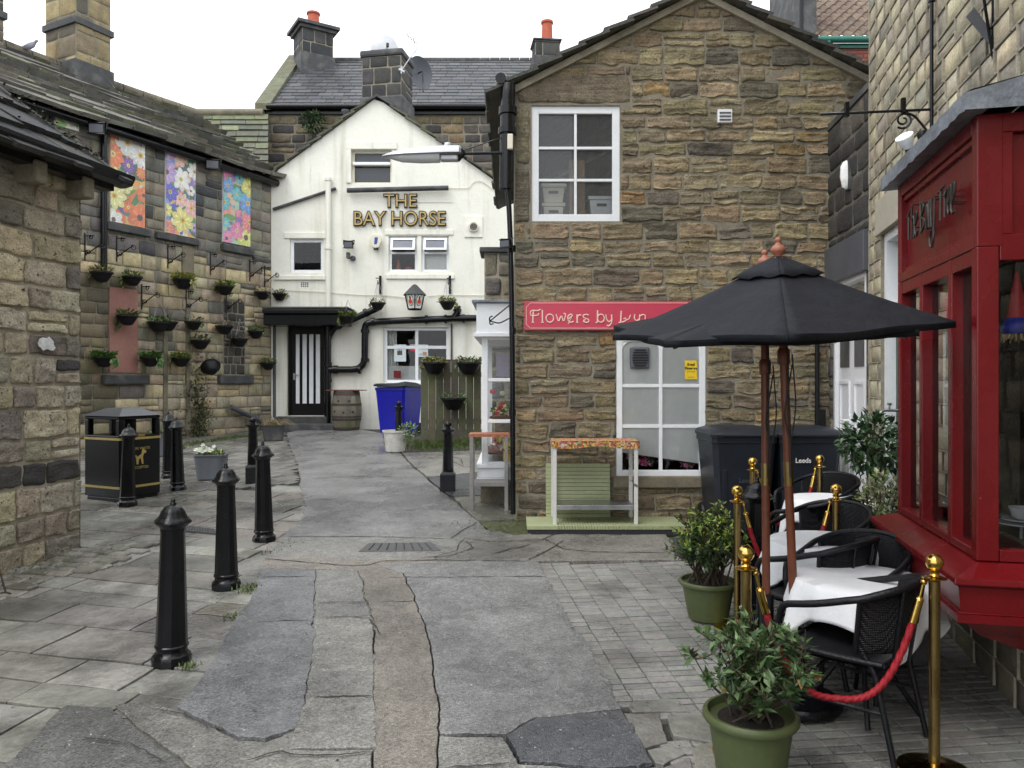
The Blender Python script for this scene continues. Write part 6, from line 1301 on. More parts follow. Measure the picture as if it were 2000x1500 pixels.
# the red bay window
FB = Fr((1.23+.227*4.47, 4.47, 0), (-.227, -1)); BL = 1.25; bay = thing('bay_window', FB.p(.6, .8), 'glossy dark red shopfront bay window with a lead top, lettered The Bay Tree', 'shopfront')
ZS, ZF, ZT = .94, 2.27, 2.83; DW = .335
uu = lambda x: FB.uv(x, 750)[0]
m = MB(); mul = [(0, .06), (uu(1795)-.015, uu(1795)+.035), (uu(1851)-.015, uu(1851)+.035), (BL-.065, BL)]
for k, (p0, p1) in enumerate(mul): m.fbox(FB, p0, p1, ZS, ZF, -.085, -.004 if k in (1, 2) else 0)
m.fbox(FB, .06, BL-.065, ZF-.07, ZF, -.085, -.006); m.fbox(FB, .06, BL-.065, ZS, ZS+.04, -.085, -.006)
fr_b = m.build('bay_frame', M['red_paint'], bay, world=True, bevel=.005)
m = MB(); m.quad(*[FB.p(u, v, -.055) for u, v in ((.05, ZS), (BL-.05, ZS), (BL-.05, ZF), (.05, ZF))]); m.build('pane', M['glass_shop'], fr_b, world=True)
# fascia with a sunk board
m = MB(); m.fbox(FB, .06, BL-.06, ZF+.05, ZT-.07, -.10, -.035); m.fbox(FB, 0, .06, ZF, ZT, -.10, 0); m.fbox(FB, BL-.06, BL, ZF, ZT, -.10, 0); m.fbox(FB, .06, BL-.06, ZF, ZF+.05, -.10, .0); m.fbox(FB, .06, BL-.06, ZF+.05, ZF+.075, -.05, -.015); m.fbox(FB, .06, BL-.06, ZT-.07, ZT, -.10, .0); m.fbox(FB, .06, BL-.06, ZT-.10, ZT-.07, -.05, -.015)
m.build('fascia', M['red_paint'], bay, world=True, bevel=.005)
# near and far returns
def ret(u_, s_, nm):
    o_ = FB.p(u_, 0); f_ = Fr(o_, -FB.n) if s_ > 0 else Fr(FB.p(u_, 0, -DW), FB.n)
    m = MB(); q0, q1 = (.088, DW) if s_ > 0 else (0, DW-.088)
    m.fbox(f_, q0, q1, ZF-.06, ZF+.05, -.07, -.002); m.fbox(f_, q0, q1, ZT-.08, ZT, -.07, -.002); m.fbox(f_, q0, q1, ZF+.05, ZT-.08, -.07, -.035); m.fbox(f_, q0, q0+.05, ZF+.05, ZT-.08, -.07, -.003); m.fbox(f_, q0, q1, ZS, ZS+.05, -.07, -.003)
    if s_ > 0: m.fbox(f_, q1-.05, q1, ZS+.05, ZF-.06, -.07, -.003)
    else: m.fbox(f_, q0, q0+.05, ZS+.05, ZF-.06, -.07, -.003)
    o = m.build(nm, M['red_paint'], bay, world=True, bevel=.004); g_ = MB(); g_.quad(*[f_.p(u, v, -.05) for u, v in ((q0, ZS), (q1, ZS), (q1, ZF), (q0, ZF))]); g_.build('pane', M['glass'], o, world=True)
ret(BL, 1, 'near_return'); ret(0, -1, 'far_return')
# sill, apron and curved underside
m = MB(); SD = .12
pl_ = lambda z, e, eu: [FB.p(-eu, z, -DW), FB.p(-eu, z, e), FB.p(BL+eu, z, e), FB.p(BL+eu, z, -DW)]
def rings(mb, R_):
    vs = [q for r_ in R_ for q in r_]; n = len(R_); mb.add(vs, [(i*4+k, i*4+k+1, (i+1)*4+k+1, (i+1)*4+k) for i in range(n-1) for k in range(3)]+[(0, 1, 2, 3), tuple((n-1)*4+k for k in (3, 2, 1, 0))])
rings(m, [pl_(ZS-.003, .0, .0), pl_(ZS-.05, SD, SD), pl_(ZS-.075, SD+.005, SD+.005), pl_(ZS-.09, SD-.02, SD-.02), pl_(ZS-.20, SD-.03, SD-.03)])
m.build('sill', M['red_paint'], bay, world=True, bevel=.004)
m = MB(); rings(m, [pl_(ZS-.202, SD-.01, SD-.01), pl_(ZS-.235, SD-.012, SD-.012), pl_(ZS-.245, SD-.05, SD-.05), pl_(ZS-.32, -.02, -.02), pl_(ZS-.42, -DW+.05, -.10)]); m.build('underside', M['red_paint'], bay, world=True)
m = MB(); rng = R(3); ov = .075
n_ = 26; rows_ = []
for k in range(n_+1):
    u_ = -ov+(BL+2*ov)*k/n_; e_ = ov+.003*math.sin(k*1.9); rows_.append([FB.p(u_, ZT+.17, -DW), FB.p(u_, ZT+.085+.006*math.sin(k*2.3), e_-.03), FB.p(u_, ZT+.07, e_), FB.p(u_, ZT+.0-.003*(math.sin(k*2.7)+1), e_+.003*math.sin(k*3.1)), FB.p(u_, ZT+.002, -.02)])
m.grid(rows_); m.add([FB.p(BL+ov, ZT+.17, -DW), FB.p(BL+ov, ZT+.07, ov), FB.p(BL+ov, ZT, ov), FB.p(BL+ov, ZT, -DW)], [(0, 1, 2, 3)]); m.build('lead_roof', M['lead'], bay, 35, True)
# hand-bent wire lettering
cv = lambda x, y: (1740+x/8.82, 330+y/8.82)
ST = [[(280, 850), (330, 740), (372, 640)], [(306, 830), (306, 1225)], [(365, 620), (358, 1205)], [(365, 860), (395, 800), (402, 900), (395, 1190)], [(400, 1010), (440, 900), (456, 720), (425, 760), (412, 900), (420, 1100), (440, 1168), (458, 1060)],
      [(510, 590), (515, 1100)], [(480, 605), (522, 560), (572, 620), (560, 720), (520, 830), (588, 865), (580, 970), (516, 1100)], [(600, 1030), (632, 530), (652, 900), (618, 1025)], [(658, 540), (656, 1005)], [(692, 520), (690, 760), (702, 1000)], [(752, 480), (737, 1060), (735, 1220), (708, 1350), (680, 1330), (665, 1180), (688, 1060)],
      [(815, 415), (870, 345), (930, 280)], [(856, 380), (850, 890)], [(930, 380), (924, 835)], [(935, 480), (975, 340)], [(985, 610), (1030, 480), (1045, 260), (1010, 330), (985, 560), (985, 720), (1002, 785), (1028, 700)], [(1060, 570), (1092, 430), (1106, 205), (1070, 280), (1040, 560), (1040, 700), (1060, 775), (1092, 720)]]
m = strokes(FB, ST, cv, .012, .0062)
for st_ in ST:
    x, y = cv(*st_[0]); u_, v_ = FB.uv(x, y, .012); m.tube([FB.p(u_, v_, .012), FB.p(u_, v_, -.036)], .004, 5)
m.build('wire_lettering', mat('wire_bronze', (.06, .052, .045), .42, .4, var=.3, vs=30), bay, 60, True)
# inside the bay
RM = MB(); a, b = bh[0]+.02, bh[1]-.02
RM.fbox(FR_, a-1.5, b+1.5, .1, .14, -3.2, -.31); RM.fbox(FR_, a-1.5, b+1.5, 2.9, 2.94, -3.2, -.31); RM.fbox(FR_, a-1.5, b+1.5, .14, 2.9, -3.24, -3.2); RM.fbox(FR_, a-1.54, a-1.5, .1, 2.94, -3.2, -.31); RM.fbox(FR_, b+1.5, b+1.54, .1, 2.94, -3.2, -.31)
RM.build('room', M['room'], rb, world=True)
m = MB(); m.fbox(FR_, bh[0]+.01, bh[1]-.01, ZS-.04, ZS-.005, -.5, .30); m.build('display_board', M['wood_red'], bay, world=True)
m = MB(); zq = W(0, 763, 3.4).z; m.fbox(FR_, bh[0]+.3, bh[1]+.8, zq-.02, zq, -.75, -.45); m.build('wall_shelf', M['alu'], rb, world=True)
PR = lambda x, y, w: FR_.p(*FR_.uv(x, y, w), w)
t = thing('string_shelf_pot', PR(1960, 745, -.55), 'dark glass jar on the shelf inside the red bay', 'jar'); m = MB(); m.lathe([(.05, 0), (.06, .04), (.05, .1), (.055, .11), (.05, .11), (.045, .1), (0, .02)], 14); m.build('body', M['lampglass'], t, 50); t.location.z = zq
t = thing('candlestick', PR(1958, 900, -.3), 'pale turned wooden candlestick standing inside the red bay', 'candlestick'); t.location.z = ZS-.004; m = MB(); m.lathe([(.06, 0), (.06, .02), (.02, .05), (.03, .1), (.018, .14), (.03, .22), (.016, .26), (.04, .3), (.04, .32), (0, .32)], 14); m.build('stem', M['cream_plastic'], t, 50)
t = thing('teacup', PR(1995, 1000, -.02), 'white tea cup on a saucer inside the red bay, close to the glass', 'cup'); t.location.z = ZS+.10; m = MB(); m.lathe([(.02, 0), (.04, .015), (.055, .06), (.05, .06), (.035, .018), (0, .012)], 18); m.build('bowl', M['white_plastic'], t, 50); m = MB(); m.lathe([(.03, -.012), (.085, 0), (.085, .004), (.03, -.006), (0, -.006)], 20); m.build('saucer', M['white_plastic'], t, 50)
m = MB(); q = t.location; m.lathe([(0, 0), (.11, 0), (.11, .006), (0, .006)], 20, Matrix.Translation(q-Vector((0, 0, .019)))); m.lathe([(.06, -.10), (.008, -.09), (.008, 0)], 10, Matrix.Translation(q-Vector((0, 0, .019)))); tag(m.build('cake_stand', M['lampglass'], smooth=50), 'small glass stand under the white tea cup', 'stand')
# buoy hanging behind the near return
p_ = W(1986, 612, 3.36); t = thing('hanging_buoy', p_, 'red and blue painted buoy with straw fringe hanging inside the red bay', 'ornament')
m = MB(); m.lathe([(.008, .18), (.018, .12), (.035, .02), (.042, -.02)], 14); m.build('top', mat('buoy_red', (.35, .015, .02), .6, var=.2), t, 50); m = MB(); m.lathe([(.042, -.02), (.062, -.05), (.068, -.075), (.06, -.09)], 14); m.build('band', mat('buoy_blue', (.01, .02, .25), .6, var=.2), t, 50)
m = MB(); rng = R(1)
for k in range(60): a_ = rng.random()*6.28; m.tube([(.045*math.cos(a_), .045*math.sin(a_), -.08), (.06*math.cos(a_), .06*math.sin(a_), -.08-rng.uniform(.02, .05))], .003, 3)
m.build('fringe', mat('straw', (.5, .38, .2), .8), t); m = MB(); m.tube([(0, 0, .17), (0, 0, .62)], .004, 5); m.build('cord', M['dark'], t)
# fixtures above the bay: lamp heads, sign arm, empty plate
t = thing('spot_lamp', W(1776, 290, 4.30), 'white faced reflector spot lamp on a black holder above the red bay', 'lamp'); dn = Vector((-.55, -.35, .75)).normalized(); rm = dn.to_track_quat('Z', 'Y').to_matrix().to_4x4()
m = MB(); m.lathe([(0, .085), (.048, .08), (.05, .075), (.035, .03), (.02, .0)], 18, rm); m.build('bulb', M['bulb_white'], t, 50); m = MB(); m.lathe([(.024, .01), (.026, -.03), (.024, -.10), (.0, -.105)], 14, rm); m.tube([rm @ Vector((0, 0, -.06)), (.05, .02, -.06), (.10, .10, -.08)], .012, 6); m.build('holder', M['black_plastic'], t, 50)
t = thing('lamp_holder', W(1803, 268, 4.15), 'empty black lamp holder beside the white reflector lamp', 'lamp'); m = MB(); m.lathe([(0, .035), (.022, .034), (.027, .025), (.027, -.05), (.02, -.06), (0, -.06)], 14, Matrix.Rotation(-.35, 4, 'Y')); m.build('holder', M['black_plastic'], t, 50); m = MB(); m.tube([(0, 0, -.02), (.06, .03, -.01), (.12, .08, -.02)], .014, 8); m.build('knuckle', M['black_plastic'], t, 50)
p0 = FR_.p(wy(4.85), 3.42, .03); t = thing('sign_bracket', p0, 'long black wrought iron sign arm with scrolls reaching over the street', 'bracket'); N_ = FR_.n; Z_ = Vector((0, 0, 1))
m = MB(); m.tube([-Z_*.42, Z_*1.1], .012, 8); m.tube([Z_*.68, Z_*.74], .022, 8); m.tube([-Z_*.45, -Z_*.38], .025, 8); m.build('back_rod', M['black_iron'], t, 60)
m = MB(); m.tube([Vector((0, 0, 0)), N_*.66+Z_*.02], .009, 6); 
for s in (.165, .50): q = N_*s+Z_*.04; m.box(-.012, .012, -.012, .012, -.05, .045, Matrix.Translation(q))
m.build('arm', M['black_iron'], t)
m = MB(); m.tube(bend([N_*.17, N_*.10-Z_*.03, N_*.02-Z_*.14, N_*.01-Z_*.24], 5), .008, 6); m.tube(spiral(N_*.165-Z_*.055, N_, Z_, .012, .055, 1.6, 1.6), .007, 5); m.tube(spiral(N_*.055-Z_*.26, N_, Z_, .012, .055, 3.4, 1.6), .007, 5); m.build('scroll', M['black_iron'], t)
t = thing('plate_bracket', W(1920, 95, 4.0), 'dark slanted metal plate on a bar bracket high on the ashlar wall', 'bracket'); m = MB(); q = lambda x, y, d=3.95: W(x, y, d)-W(1920, 95, 4.0)
m.add([q(1886, 33), q(1903, 14), q(1943, 70), q(1940, 96), q(1886, 33, 4.0), q(1903, 14, 4.0), q(1943, 70, 4.0), q(1940, 96, 4.0)], [(0, 1, 2, 3), (7, 6, 5, 4), (0, 4, 5, 1), (1, 5, 6, 2), (2, 6, 7, 3), (3, 7, 4, 0)]); m.build('plate', M['grey_panel'], t)
m = MB(); m.tube([q(1941, -20), q(1941, 100)], .012, 6); m.tube([q(1919, -20), q(1938, 105), q(1948, 143)], .008, 6); m.build('bar', M['black_iron'], t)
m = MB(); m.add([FR_.p(wy(3.5), ZT+.16, .015), FR_.p(wy(2.9), ZT+.16, .015), FR_.p(wy(2.9), ZT+.42, .015), FR_.p(wy(3.3), ZT+.38, .015)], [(0, 1, 2, 3)]); m.build('flashing', M['alu'], rb, world=True)

# ---------------------------------------------------------------- bollards
def fat_bollard():
    t = thing('bollard', (0, 0, 0), '', 'bollard', 'bell-capped black bollards')
    m = MB(); m.lathe([(.100, -.05), (.104, .012), (.098, .03), (.086, .04), (.080, .052), (.083, .066), (.089, .072), (.089, .082), (.083, .088), (.0825, .10), (.063, .70), (.066, .715), (.066, .722)], 12); m.build('shaft', M['black_iron'], t, 25)
    m = MB(); m.lathe([(.062, .718), (.070, .735), (.090, .752), (.096, .760), (.093, .768), (.082, .778), (.072, .790), (.062, .815), (.046, .838), (.024, .850), (.017, .852), (.017, .860), (.011, .868), (.013, .876), (.006, .888), (0, .890)], 24, fl=lambda a, z: .05*math.cos(8*a) if .745 < z < .85 else 0); m.build('cap', M['black_iron'], t, 50); return t
def slim_bollard():
    t = thing('slim_bollard', (0, 0, 0), '', 'bollard', 'slim square-footed black bollards')
    m = MB(); m.box(-.09, .09, -.09, .09, -.05, .205); m.add([(-.09, -.09, .2055), (.09, -.09, .2055), (.09, .09, .2055), (-.09, .09, .2055), (-.06, -.06, .235), (.06, -.06, .235), (.06, .06, .235), (-.06, .06, .235)], [(0, 1, 5, 4), (1, 2, 6, 5), (2, 3, 7, 6), (3, 0, 4, 7), (4, 5, 6, 7)]); m.build('foot', M['black_iron'], t, bevel=.008)
    m = MB(); m.lathe([(.068, .225), (.055, .66), (.055, .70)], 8); m.build('shaft', M['black_iron'], t, 20)
    m = MB(); m.lathe([(.055, .69), (.062, .705), (.085, .73), (.085, .745), (.06, .755), (.035, .765), (.03, .775), (.045, .79), (.046, .81), (.034, .835), (0, .845)], 18); m.build('cap', M['black_iron'], t, 50); return t
fb = fat_bollard(); sb = slim_bollard(); used = {}
def place(proto, p, rz, label):
    if id(proto) not in used: used[id(proto)] = 1; proto.location = p; proto.rotation_euler = (0, 0, rz); proto['label'] = label; return proto
    return dup(proto, p, rz, label)
for x, y, lb in ((335, 1287, 'nearest and largest bell-capped black bollard, standing on the flagstones by the road edge'), (442, 1143, 'second nearest bell-capped black bollard with grass at its foot'), (516, 1053, 'third bell-capped black bollard along the road edge'), (249, 985, 'bell-capped black bollard right in front of the litter bin'), (347, 955, 'front one of the two bell-capped bollards between bin and grey planter'), (330, 932, 'rear one of the two bell-capped bollards between bin and grey planter'), (1472, 1200, 'bell-capped black bollard hidden among the brass posts before the bins')):
    o = place(fb, G(x, y), random.Random(x).random(), lb); q = random.Random(x+1); o.rotation_euler = (q.gauss(0, .012), q.gauss(0, .012), q.random())
for x, y, lb in ((875, 958, 'slim black bollard on the dark tarmac before the wooden fence'), (779, 880, 'slim black bollard in front of the blue bin'), (494, 942, 'slim black bollard beside the brick paving, with a round knob top')):
    place(sb, G(x, y), .3 if x == 494 else .0, lb)

# ---------------------------------------------------------------- litter bin
t = thing('litter_bin', G(240, 968), 'black litter bin with gold bands and a hipped lid', 'litter bin', None, math.radians(-26)); w = .30; d_ = .27
m = MB(); m.box(-w, w, -d_, d_, .02, .725); m.box(-w*.94, w*.94, -d_*.94, d_*.94, -.03, .02)
for x in (-1, 1):
    for y in (-1, 1): m.box(min(x*w, x*(w-.07)), max(x*w, x*(w-.07)), min(y*d_, y*(d_-.07)), max(y*d_, y*(d_-.07)), .7255, .905)
m.box(-.03, .03, -d_*.6, d_*.6, .7255, .905); m.box(-w, w, -d_, d_, .9055, .945); m.build('body', M['black_gloss'], t, bevel=.012)
m = MB(); e = .02; a = [(-w-e, -d_-e, .9455), (w+e, -d_-e, .9455), (w+e, d_+e, .9455), (-w-e, d_+e, .9455)]; r_ = [(-w*.45, -d_*.4, 1.03), (w*.45, -d_*.4, 1.03), (w*.45, d_*.4, 1.03), (-w*.45, d_*.4, 1.03)]
m.add(a+r_, [(0, 1, 5, 4), (1, 2, 6, 5), (2, 3, 7, 6), (3, 0, 4, 7), (4, 5, 6, 7), (3, 2, 1, 0)]); m.build('lid', mat('lid_grey', (.05, .053, .06), .35, var=.15), t)
m = MB()
for z in (.135, .685): m.box(-w-.004, w+.004, -d_-.004, d_+.004, z-.013, z+.013)
m.builds('gold_band', M['gold_flat'], t)
fs_ = Fr((w+.003, -d_, 0), (0, 1, 0)); m = text_mb('Litter', .055, fs_.mat(d_, .745-.04, .002), .001, off=.001); m.build('litter_lettering', M['gold_flat'], t); m = text_mb('DOG WASTE', .042, fs_.mat(d_, .555, .002), .001); m.build('waste_lettering', M['gold_flat'], t); m = text_mb('ACCEPTED', .042, fs_.mat(d_, .335, .002), .001); m.build('accepted_lettering', M['gold_flat'], t); m = MB()
dog = [(-.055, .0), (-.03, .0), (-.025, .055), (.0, .07), (.015, .0), (.035, .0), (.03, .09), (.045, .12), (.075, .13), (.07, .155), (.045, .165), (.035, .185), (.02, .165), (.01, .115), (-.02, .10), (-.05, .085), (-.06, .11), (-.07, .10), (-.06, .07)]
m.prism(dog[::-1], fs_.mat(d_, .385, .0), .003); m.build('dog_symbol', M['gold_flat'], t)

# planters
def planter(p, w, d_, h_, mt, label, rz, pal, n, name='planter', wh=0, seed=1, flute=True):
    t = thing(name, p, label, 'planter', None, rz); m = MB(); k = .80; N = 40
    def ring(s, z, fl): 
        out = []
        for i in range(N):
            a_ = 2*math.pi*(i+.5)/N; c_, s_ = math.cos(a_), math.sin(a_); q = 1/max(abs(c_), abs(s_)); q = min(q, 1.28); f_ = 1+(fl*math.cos(i*math.pi/2*1.0) if flute else 0); out.append((w*s*q*c_*f_, d_*s*q*s_*f_, z))
        return out
    m.grid([ring(k*.5, 0, 0), ring(k, .004, .015), ring(.95, h_*.74, .015), ring(.96, h_*.78, .0), ring(.99, h_*.94, 0), ring(1.06, h_*.945, 0), ring(1.06, h_, 0), ring(.98, h_, 0), ring(.95, h_*.9, 0), ring(.01, h_*.9, 0)], None, True); m.build('tub', M[mt], t, 40)
    m = MB(); rng = R(seed)
    for _ in range(n):
        a_ = rng.random()*6.28; q = rng.random()**.5; b_ = (w*.85*q*math.cos(a_), d_*.85*q*math.sin(a_), h_*.92); m.leaf((b_[0], b_[1], b_[2]+rng.random()*.06), (rng.gauss(0, .7), rng.gauss(0, .7), .7), (rng.gauss(0, .4), rng.gauss(0, .4), 1), .06, .025, jit(rng, rng.choice(pal), .3))
    for _ in range(wh):
        c_ = Vector((rng.gauss(-w*.35, w*.28), -d_*.5+rng.gauss(0, d_*.3), h_+.03+abs(rng.gauss(0, .035))))
        for k_ in range(5): a_ = k_*1.257; m.leaf(c_, (math.cos(a_), math.sin(a_)*.6-.3, math.sin(a_)*.6+.4), (0, -1, .5), .035, .03, (.62, .64, .54))
    m.build('plant', M['leaf'], t); return t
planter(G(413, 935), .195, .15, .33, 'planter_grey', 'square grey fluted planter with white blooms standing alone on the brick paving', .12, LG+YG, 160, wh=38)
planter(G(312, 890), .20, .16, .36, 'planter_grey', 'dark grey fluted planter against the stone wall, half hidden by the bin', .4, LG+BR, 200, seed=3)
t = planter(G(534, 860), .21, .15, .30, 'stone_dark', 'dark rectangular trough of dry grass under the slanting drain by the pub corner', .2, BR, 60, 'trough', seed=4, flute=False)
m = MB(); rng = R(6)
for _ in range(90): a_ = rng.random()*6.28; q = rng.random()*.18; m.tube([(q*math.cos(a_), q*math.sin(a_), .28), (q*1.5*math.cos(a_), q*1.5*math.sin(a_), .36+rng.random()*.06), (q*2*math.cos(a_)+.05, q*2*math.sin(a_), .30)], .003, 3)
m.build('dry_grass', mat('straw_grass', (.24, .18, .09), .8, var=.3), t)
t = thing('white_barrel_planter', G(772, 882), 'white wooden half barrel planter partly hidden by the slim bollard', 'planter'); m = MB(); m.lathe([(.15, 0), (.16, .01), (.20, .33), (.215, .33), (.215, .36), (.19, .36), (.18, .30), (0, .30)], 18, fl=lambda a, z: .02*math.cos(18*a)); m.build('tub', mat('whitewash', (.52, .51, .47), .7, var=.25, vs=7, bump=.2, grain=.1), t, 30)
m = MB(); rng = R(3); foliage(m, rng, (.22, -.05, .35), .16, .14, .16, 240, .05, .03, LG+[(.5, .5, .42)], .1); m.build('plant', M['leaf'], t)

# barrel, blue bin, fence
t = thing('oak_barrel', W(677, 826, 16.55)-Vector((0, 0, .0)), 'weathered oak barrel with dark hoops beside the pub door', 'barrel'); t.location.z = gz(16.55); m = MB(); hgt = .84
pr = lambda z: .265+.055*math.sin(math.pi*z/hgt)
for k in range(18):
    a0, a1 = 6.2832*k/18, 6.2832*(k+.97)/18; P_ = []
    for i in range(9): z = hgt*i/8; P_.append([Vector((pr(z)*math.cos(a_), pr(z)*math.sin(a_), z)) for a_ in (a0, (a0+a1)/2, a1)])
    m.grid(P_, jit(R(k), (.16, .14, .11), .3))
m.lathe([(pr(0)-.01, .02), (0, .02)], 18, None, (.1, .09, .07)); m.lathe([(0, hgt-.03), (pr(hgt)-.01, hgt-.03)], 18, None, (.12, .11, .09)); m.build('staves', M['wood_grey'], t, 40)
m = MB()
for z0_, z1_ in ((.0, .06), (.20, .25), (.27, .30), (.52, .57), (.74, .835)): m.lathe([(pr(z0_)+.006, z0_), (pr(z1_)+.006, z1_)], 24)
m.build('hoop', mat('rust_hoop', (.05, .038, .03), .7, var=.3, vs=9), t, 60)
m = MB()
for a_, z in ((-1.95, .62), (-1.2, .62), (-1.57, .38), (-2.25, .40), (-.95, .39)): q = Vector((pr(z)*math.cos(a_), pr(z)*math.sin(a_), z)); n_ = Vector((math.cos(a_), math.sin(a_), 0)); m.tube([q-n_*.01, q+n_*.004], .026, 10)
m.build('bung_hole', M['dark'], t)
m = MB(); m.box(-.40, .40, -.22, .22, hgt+.0, hgt+.02); tag(m.build('wood_board', M['wood_red']), 'thin brown board laid across the top of the oak barrel', 'board'); COL.objects['wood_board'].location = t.location
def wheelie(p, w, d_, h_, mt, lidm, label, rz, txt=None, group=None, name='wheelie_bin', warp=0.):
    t = thing(name, p, label, 'wheelie bin', group, rz); m = MB(); k = .80
    pts = lambda s, z, c_: [(-w/2*s+c_, -d_/2*s, z), (w/2*s-c_, -d_/2*s, z), (w/2*s, -d_/2*s+c_, z), (w/2*s, d_/2*s-c_, z), (w/2*s-c_, d_/2*s, z), (-w/2*s+c_, d_/2*s, z), (-w/2*s, d_/2*s-c_, z), (-w/2*s, -d_/2*s+c_, z)]
    m.grid([pts(.02, .03, .001), pts(k, .03, .04), pts(k*1.01, .10, .04), pts(.965, h_*.86, .045), pts(.97, h_*.87, .045), pts(1.0, h_*.875, .04), pts(1.0, h_*.93, .04), pts(.93, h_*.93, .04), pts(.02, h_*.90, .001)], None, True)
    m.build('body', M[mt], t, 30)
    ys_ = lambda z: -d_/2*(.808+(.965-.808)*(z-.10)/(h_*.86-.10))
    for x in (-.30, .30):
        m = MB(); z0_, z1_ = .14, h_*.62; vs = [(w*x+s*.02, ys_(z)-o, z) for o in (-.01, .008) for z in (z0_, z1_) for s in (-1, 1)]; m.add(vs, [(0, 1, 3, 2), (6, 7, 5, 4), (4, 5, 1, 0), (2, 3, 7, 6), (0, 2, 6, 4), (1, 5, 7, 3)]); m.build('rib', M[mt], t, bevel=.004)
    m = MB(); e = .018
    ln_ = lambda s, z, dy, c_=.05: [(x, y+dy, z+warp*math.sin(x*7+y*5)) for x, y, z in pts(s, z, c_)]
    m.grid([ln_(1.05, h_*.932, -.01), ln_(1.06, h_*.955, -.01), ln_(1.0, h_*.985, 0), ln_(.75, h_*1.02, 0, .09), ln_(.3, h_*1.028, 0, .05), ln_(.01, h_*1.03, 0, .001)], None, True); m.tube([(-w*.36, -d_/2*1.07, h_*.95), (w*.36, -d_/2*1.07, h_*.95)], .016, 8); m.build('lid', M[lidm], t, 30)
    for x in (-1, 1): m = MB(); m.lathe([(.02, -.03), (.10, -.03), (.11, -.015), (.11, .015), (.10, .03), (.02, .03)], 18, Matrix.Translation((x*(w/2*.80), d_/2*.86, .105)) @ Matrix.Rotation(1.5708, 4, 'Y')); m.build('wheel', M['black_plastic'], t, 40)
    m = MB(); m.tube([(-w*.4, d_/2*1.06, h_*.93), (w*.4, d_/2*1.06, h_*.93)], .018, 8); m.build('handle', M[mt], t, 60)
    if txt: f_ = Fr((-w/2, -d_/2*.93, 0), (1, 0, 0)); text_mb('Leeds', .062, f_.mat(w*txt[0], h_*txt[1], .012), .001, off=.001).build('lettering', M[txt[2]], t)
    return t
M['faint_grey'] = mat('faint_grey', (.05, .055, .065), .5)
wheelie(Vector((W(780, 0, 15.75).x, 15.75, gz(15.75))), .72, .78, 1.02, 'bin_blue', 'bin_grey', 'bright blue wheelie bin with a warped dark lid in front of the pub window', -.42, None, None, 'wheelie_bin', .025)
wheelie(Vector((2.13, 7.33, gz(7.3))), .60, .66, .965, 'bin_grey', 'bin_grey', 'charcoal wheelie bin right beside the white window frame, its lettering faded', .0, (.52, .50, 'faint_grey'), 'charcoal wheelie bins beside the shop window')
wheelie(Vector((2.74, 7.33, gz(7.3))), .58, .66, .965, 'bin_grey', 'bin_grey', 'charcoal wheelie bin nearer the white door, with white Leeds lettering', .0, (.36, .69, 'bulb_white'), 'charcoal wheelie bins beside the shop window')
FE = Fr((0, 14.7, 0), (1, 0, 0)); t = thing('wooden_fence', W(880, 858, 14.7), 'weathered green tinged plank fence with bowls of plants, in front of the pub', 'fence'); m = MB(); u0_, u1_ = FE.uv(822, 800)[0], FE.uv(940, 800)[0]; n_ = 8
for k in range(n_):
    a_, b_ = u0_+(u1_-u0_)*k/n_, u0_+(u1_-u0_)*(k+.96)/n_; m.fbox(FE, a_, b_, gz(14.7)-.05, FE.uv(880, 701)[1]+R(k).uniform(-.02, .02), -.02, .005+.006*(k % 2), jit(R(k+5), (.085, .08, .052), .35, .1))
m.build('plank', M['wood_grey'], t, world=True); m = MB()
for z in (gz(14.7)+.3, gz(14.7)+1.2): m.fbox(FE, u0_, u1_, z, z+.09, -.07, -.021, (.15, .14, .10))
m.build('rail', M['wood_grey'], t, world=True)
for i, (x, y, w, pal, n, lb) in enumerate(((848, 709, 46, YG+BR, 130, 'basket with straggly yellow plants, top left of the wooden fence'), (916, 709, 48, BR+LG, 60, 'basket with drooping dry stems, top right of the wooden fence'), (885, 778, 48, LG, 30, 'nearly bare basket low in the middle of the wooden fence'))):
    q = FE.p(*FE.uv(x, y, .16), .16); basket(q, w/1500*q.y*.5, pal, n, .3, 0, 'black half bowl '+lb, 'bowls on the wooden fence', 160+i)
# grey bench table beside the white bay
t = thing('side_table', (-.3, 8.25, gz(8.25)), 'narrow weathered grey table with an orange patterned top in front of the white bay', 'table'); m = MB(); zt = W(0, 846, 8.35).z; x0, x1 = W(922, 0, 8.3).x, -.03
m.box(x0-.03, x1, 8.18, 8.52, zt-.03, zt); m.build('tabletop', mat('patterned_top', (.32, .12, .06), .6, var=.5, vs=18), t, world=True)
for x in (x0, x1-.03):
    for y in (8.20, 8.50): m = MB(); m.box(x-.02, x+.02, y-.02, y+.02, gz(y)-.02, zt-.031); m.build('leg', M['grey_worn'] if 'grey_worn' in M else M.setdefault('grey_worn', mat('grey_worn', (.22, .21, .20), .6, var=.2)), t, world=True, bevel=.003)
m = MB(); z = W(0, 940, 8.3).z; m.box(x0+.02, x1-.05, 8.19, 8.51, z-.04, z); m.build('shelf', M['grey_worn'], t, world=True)

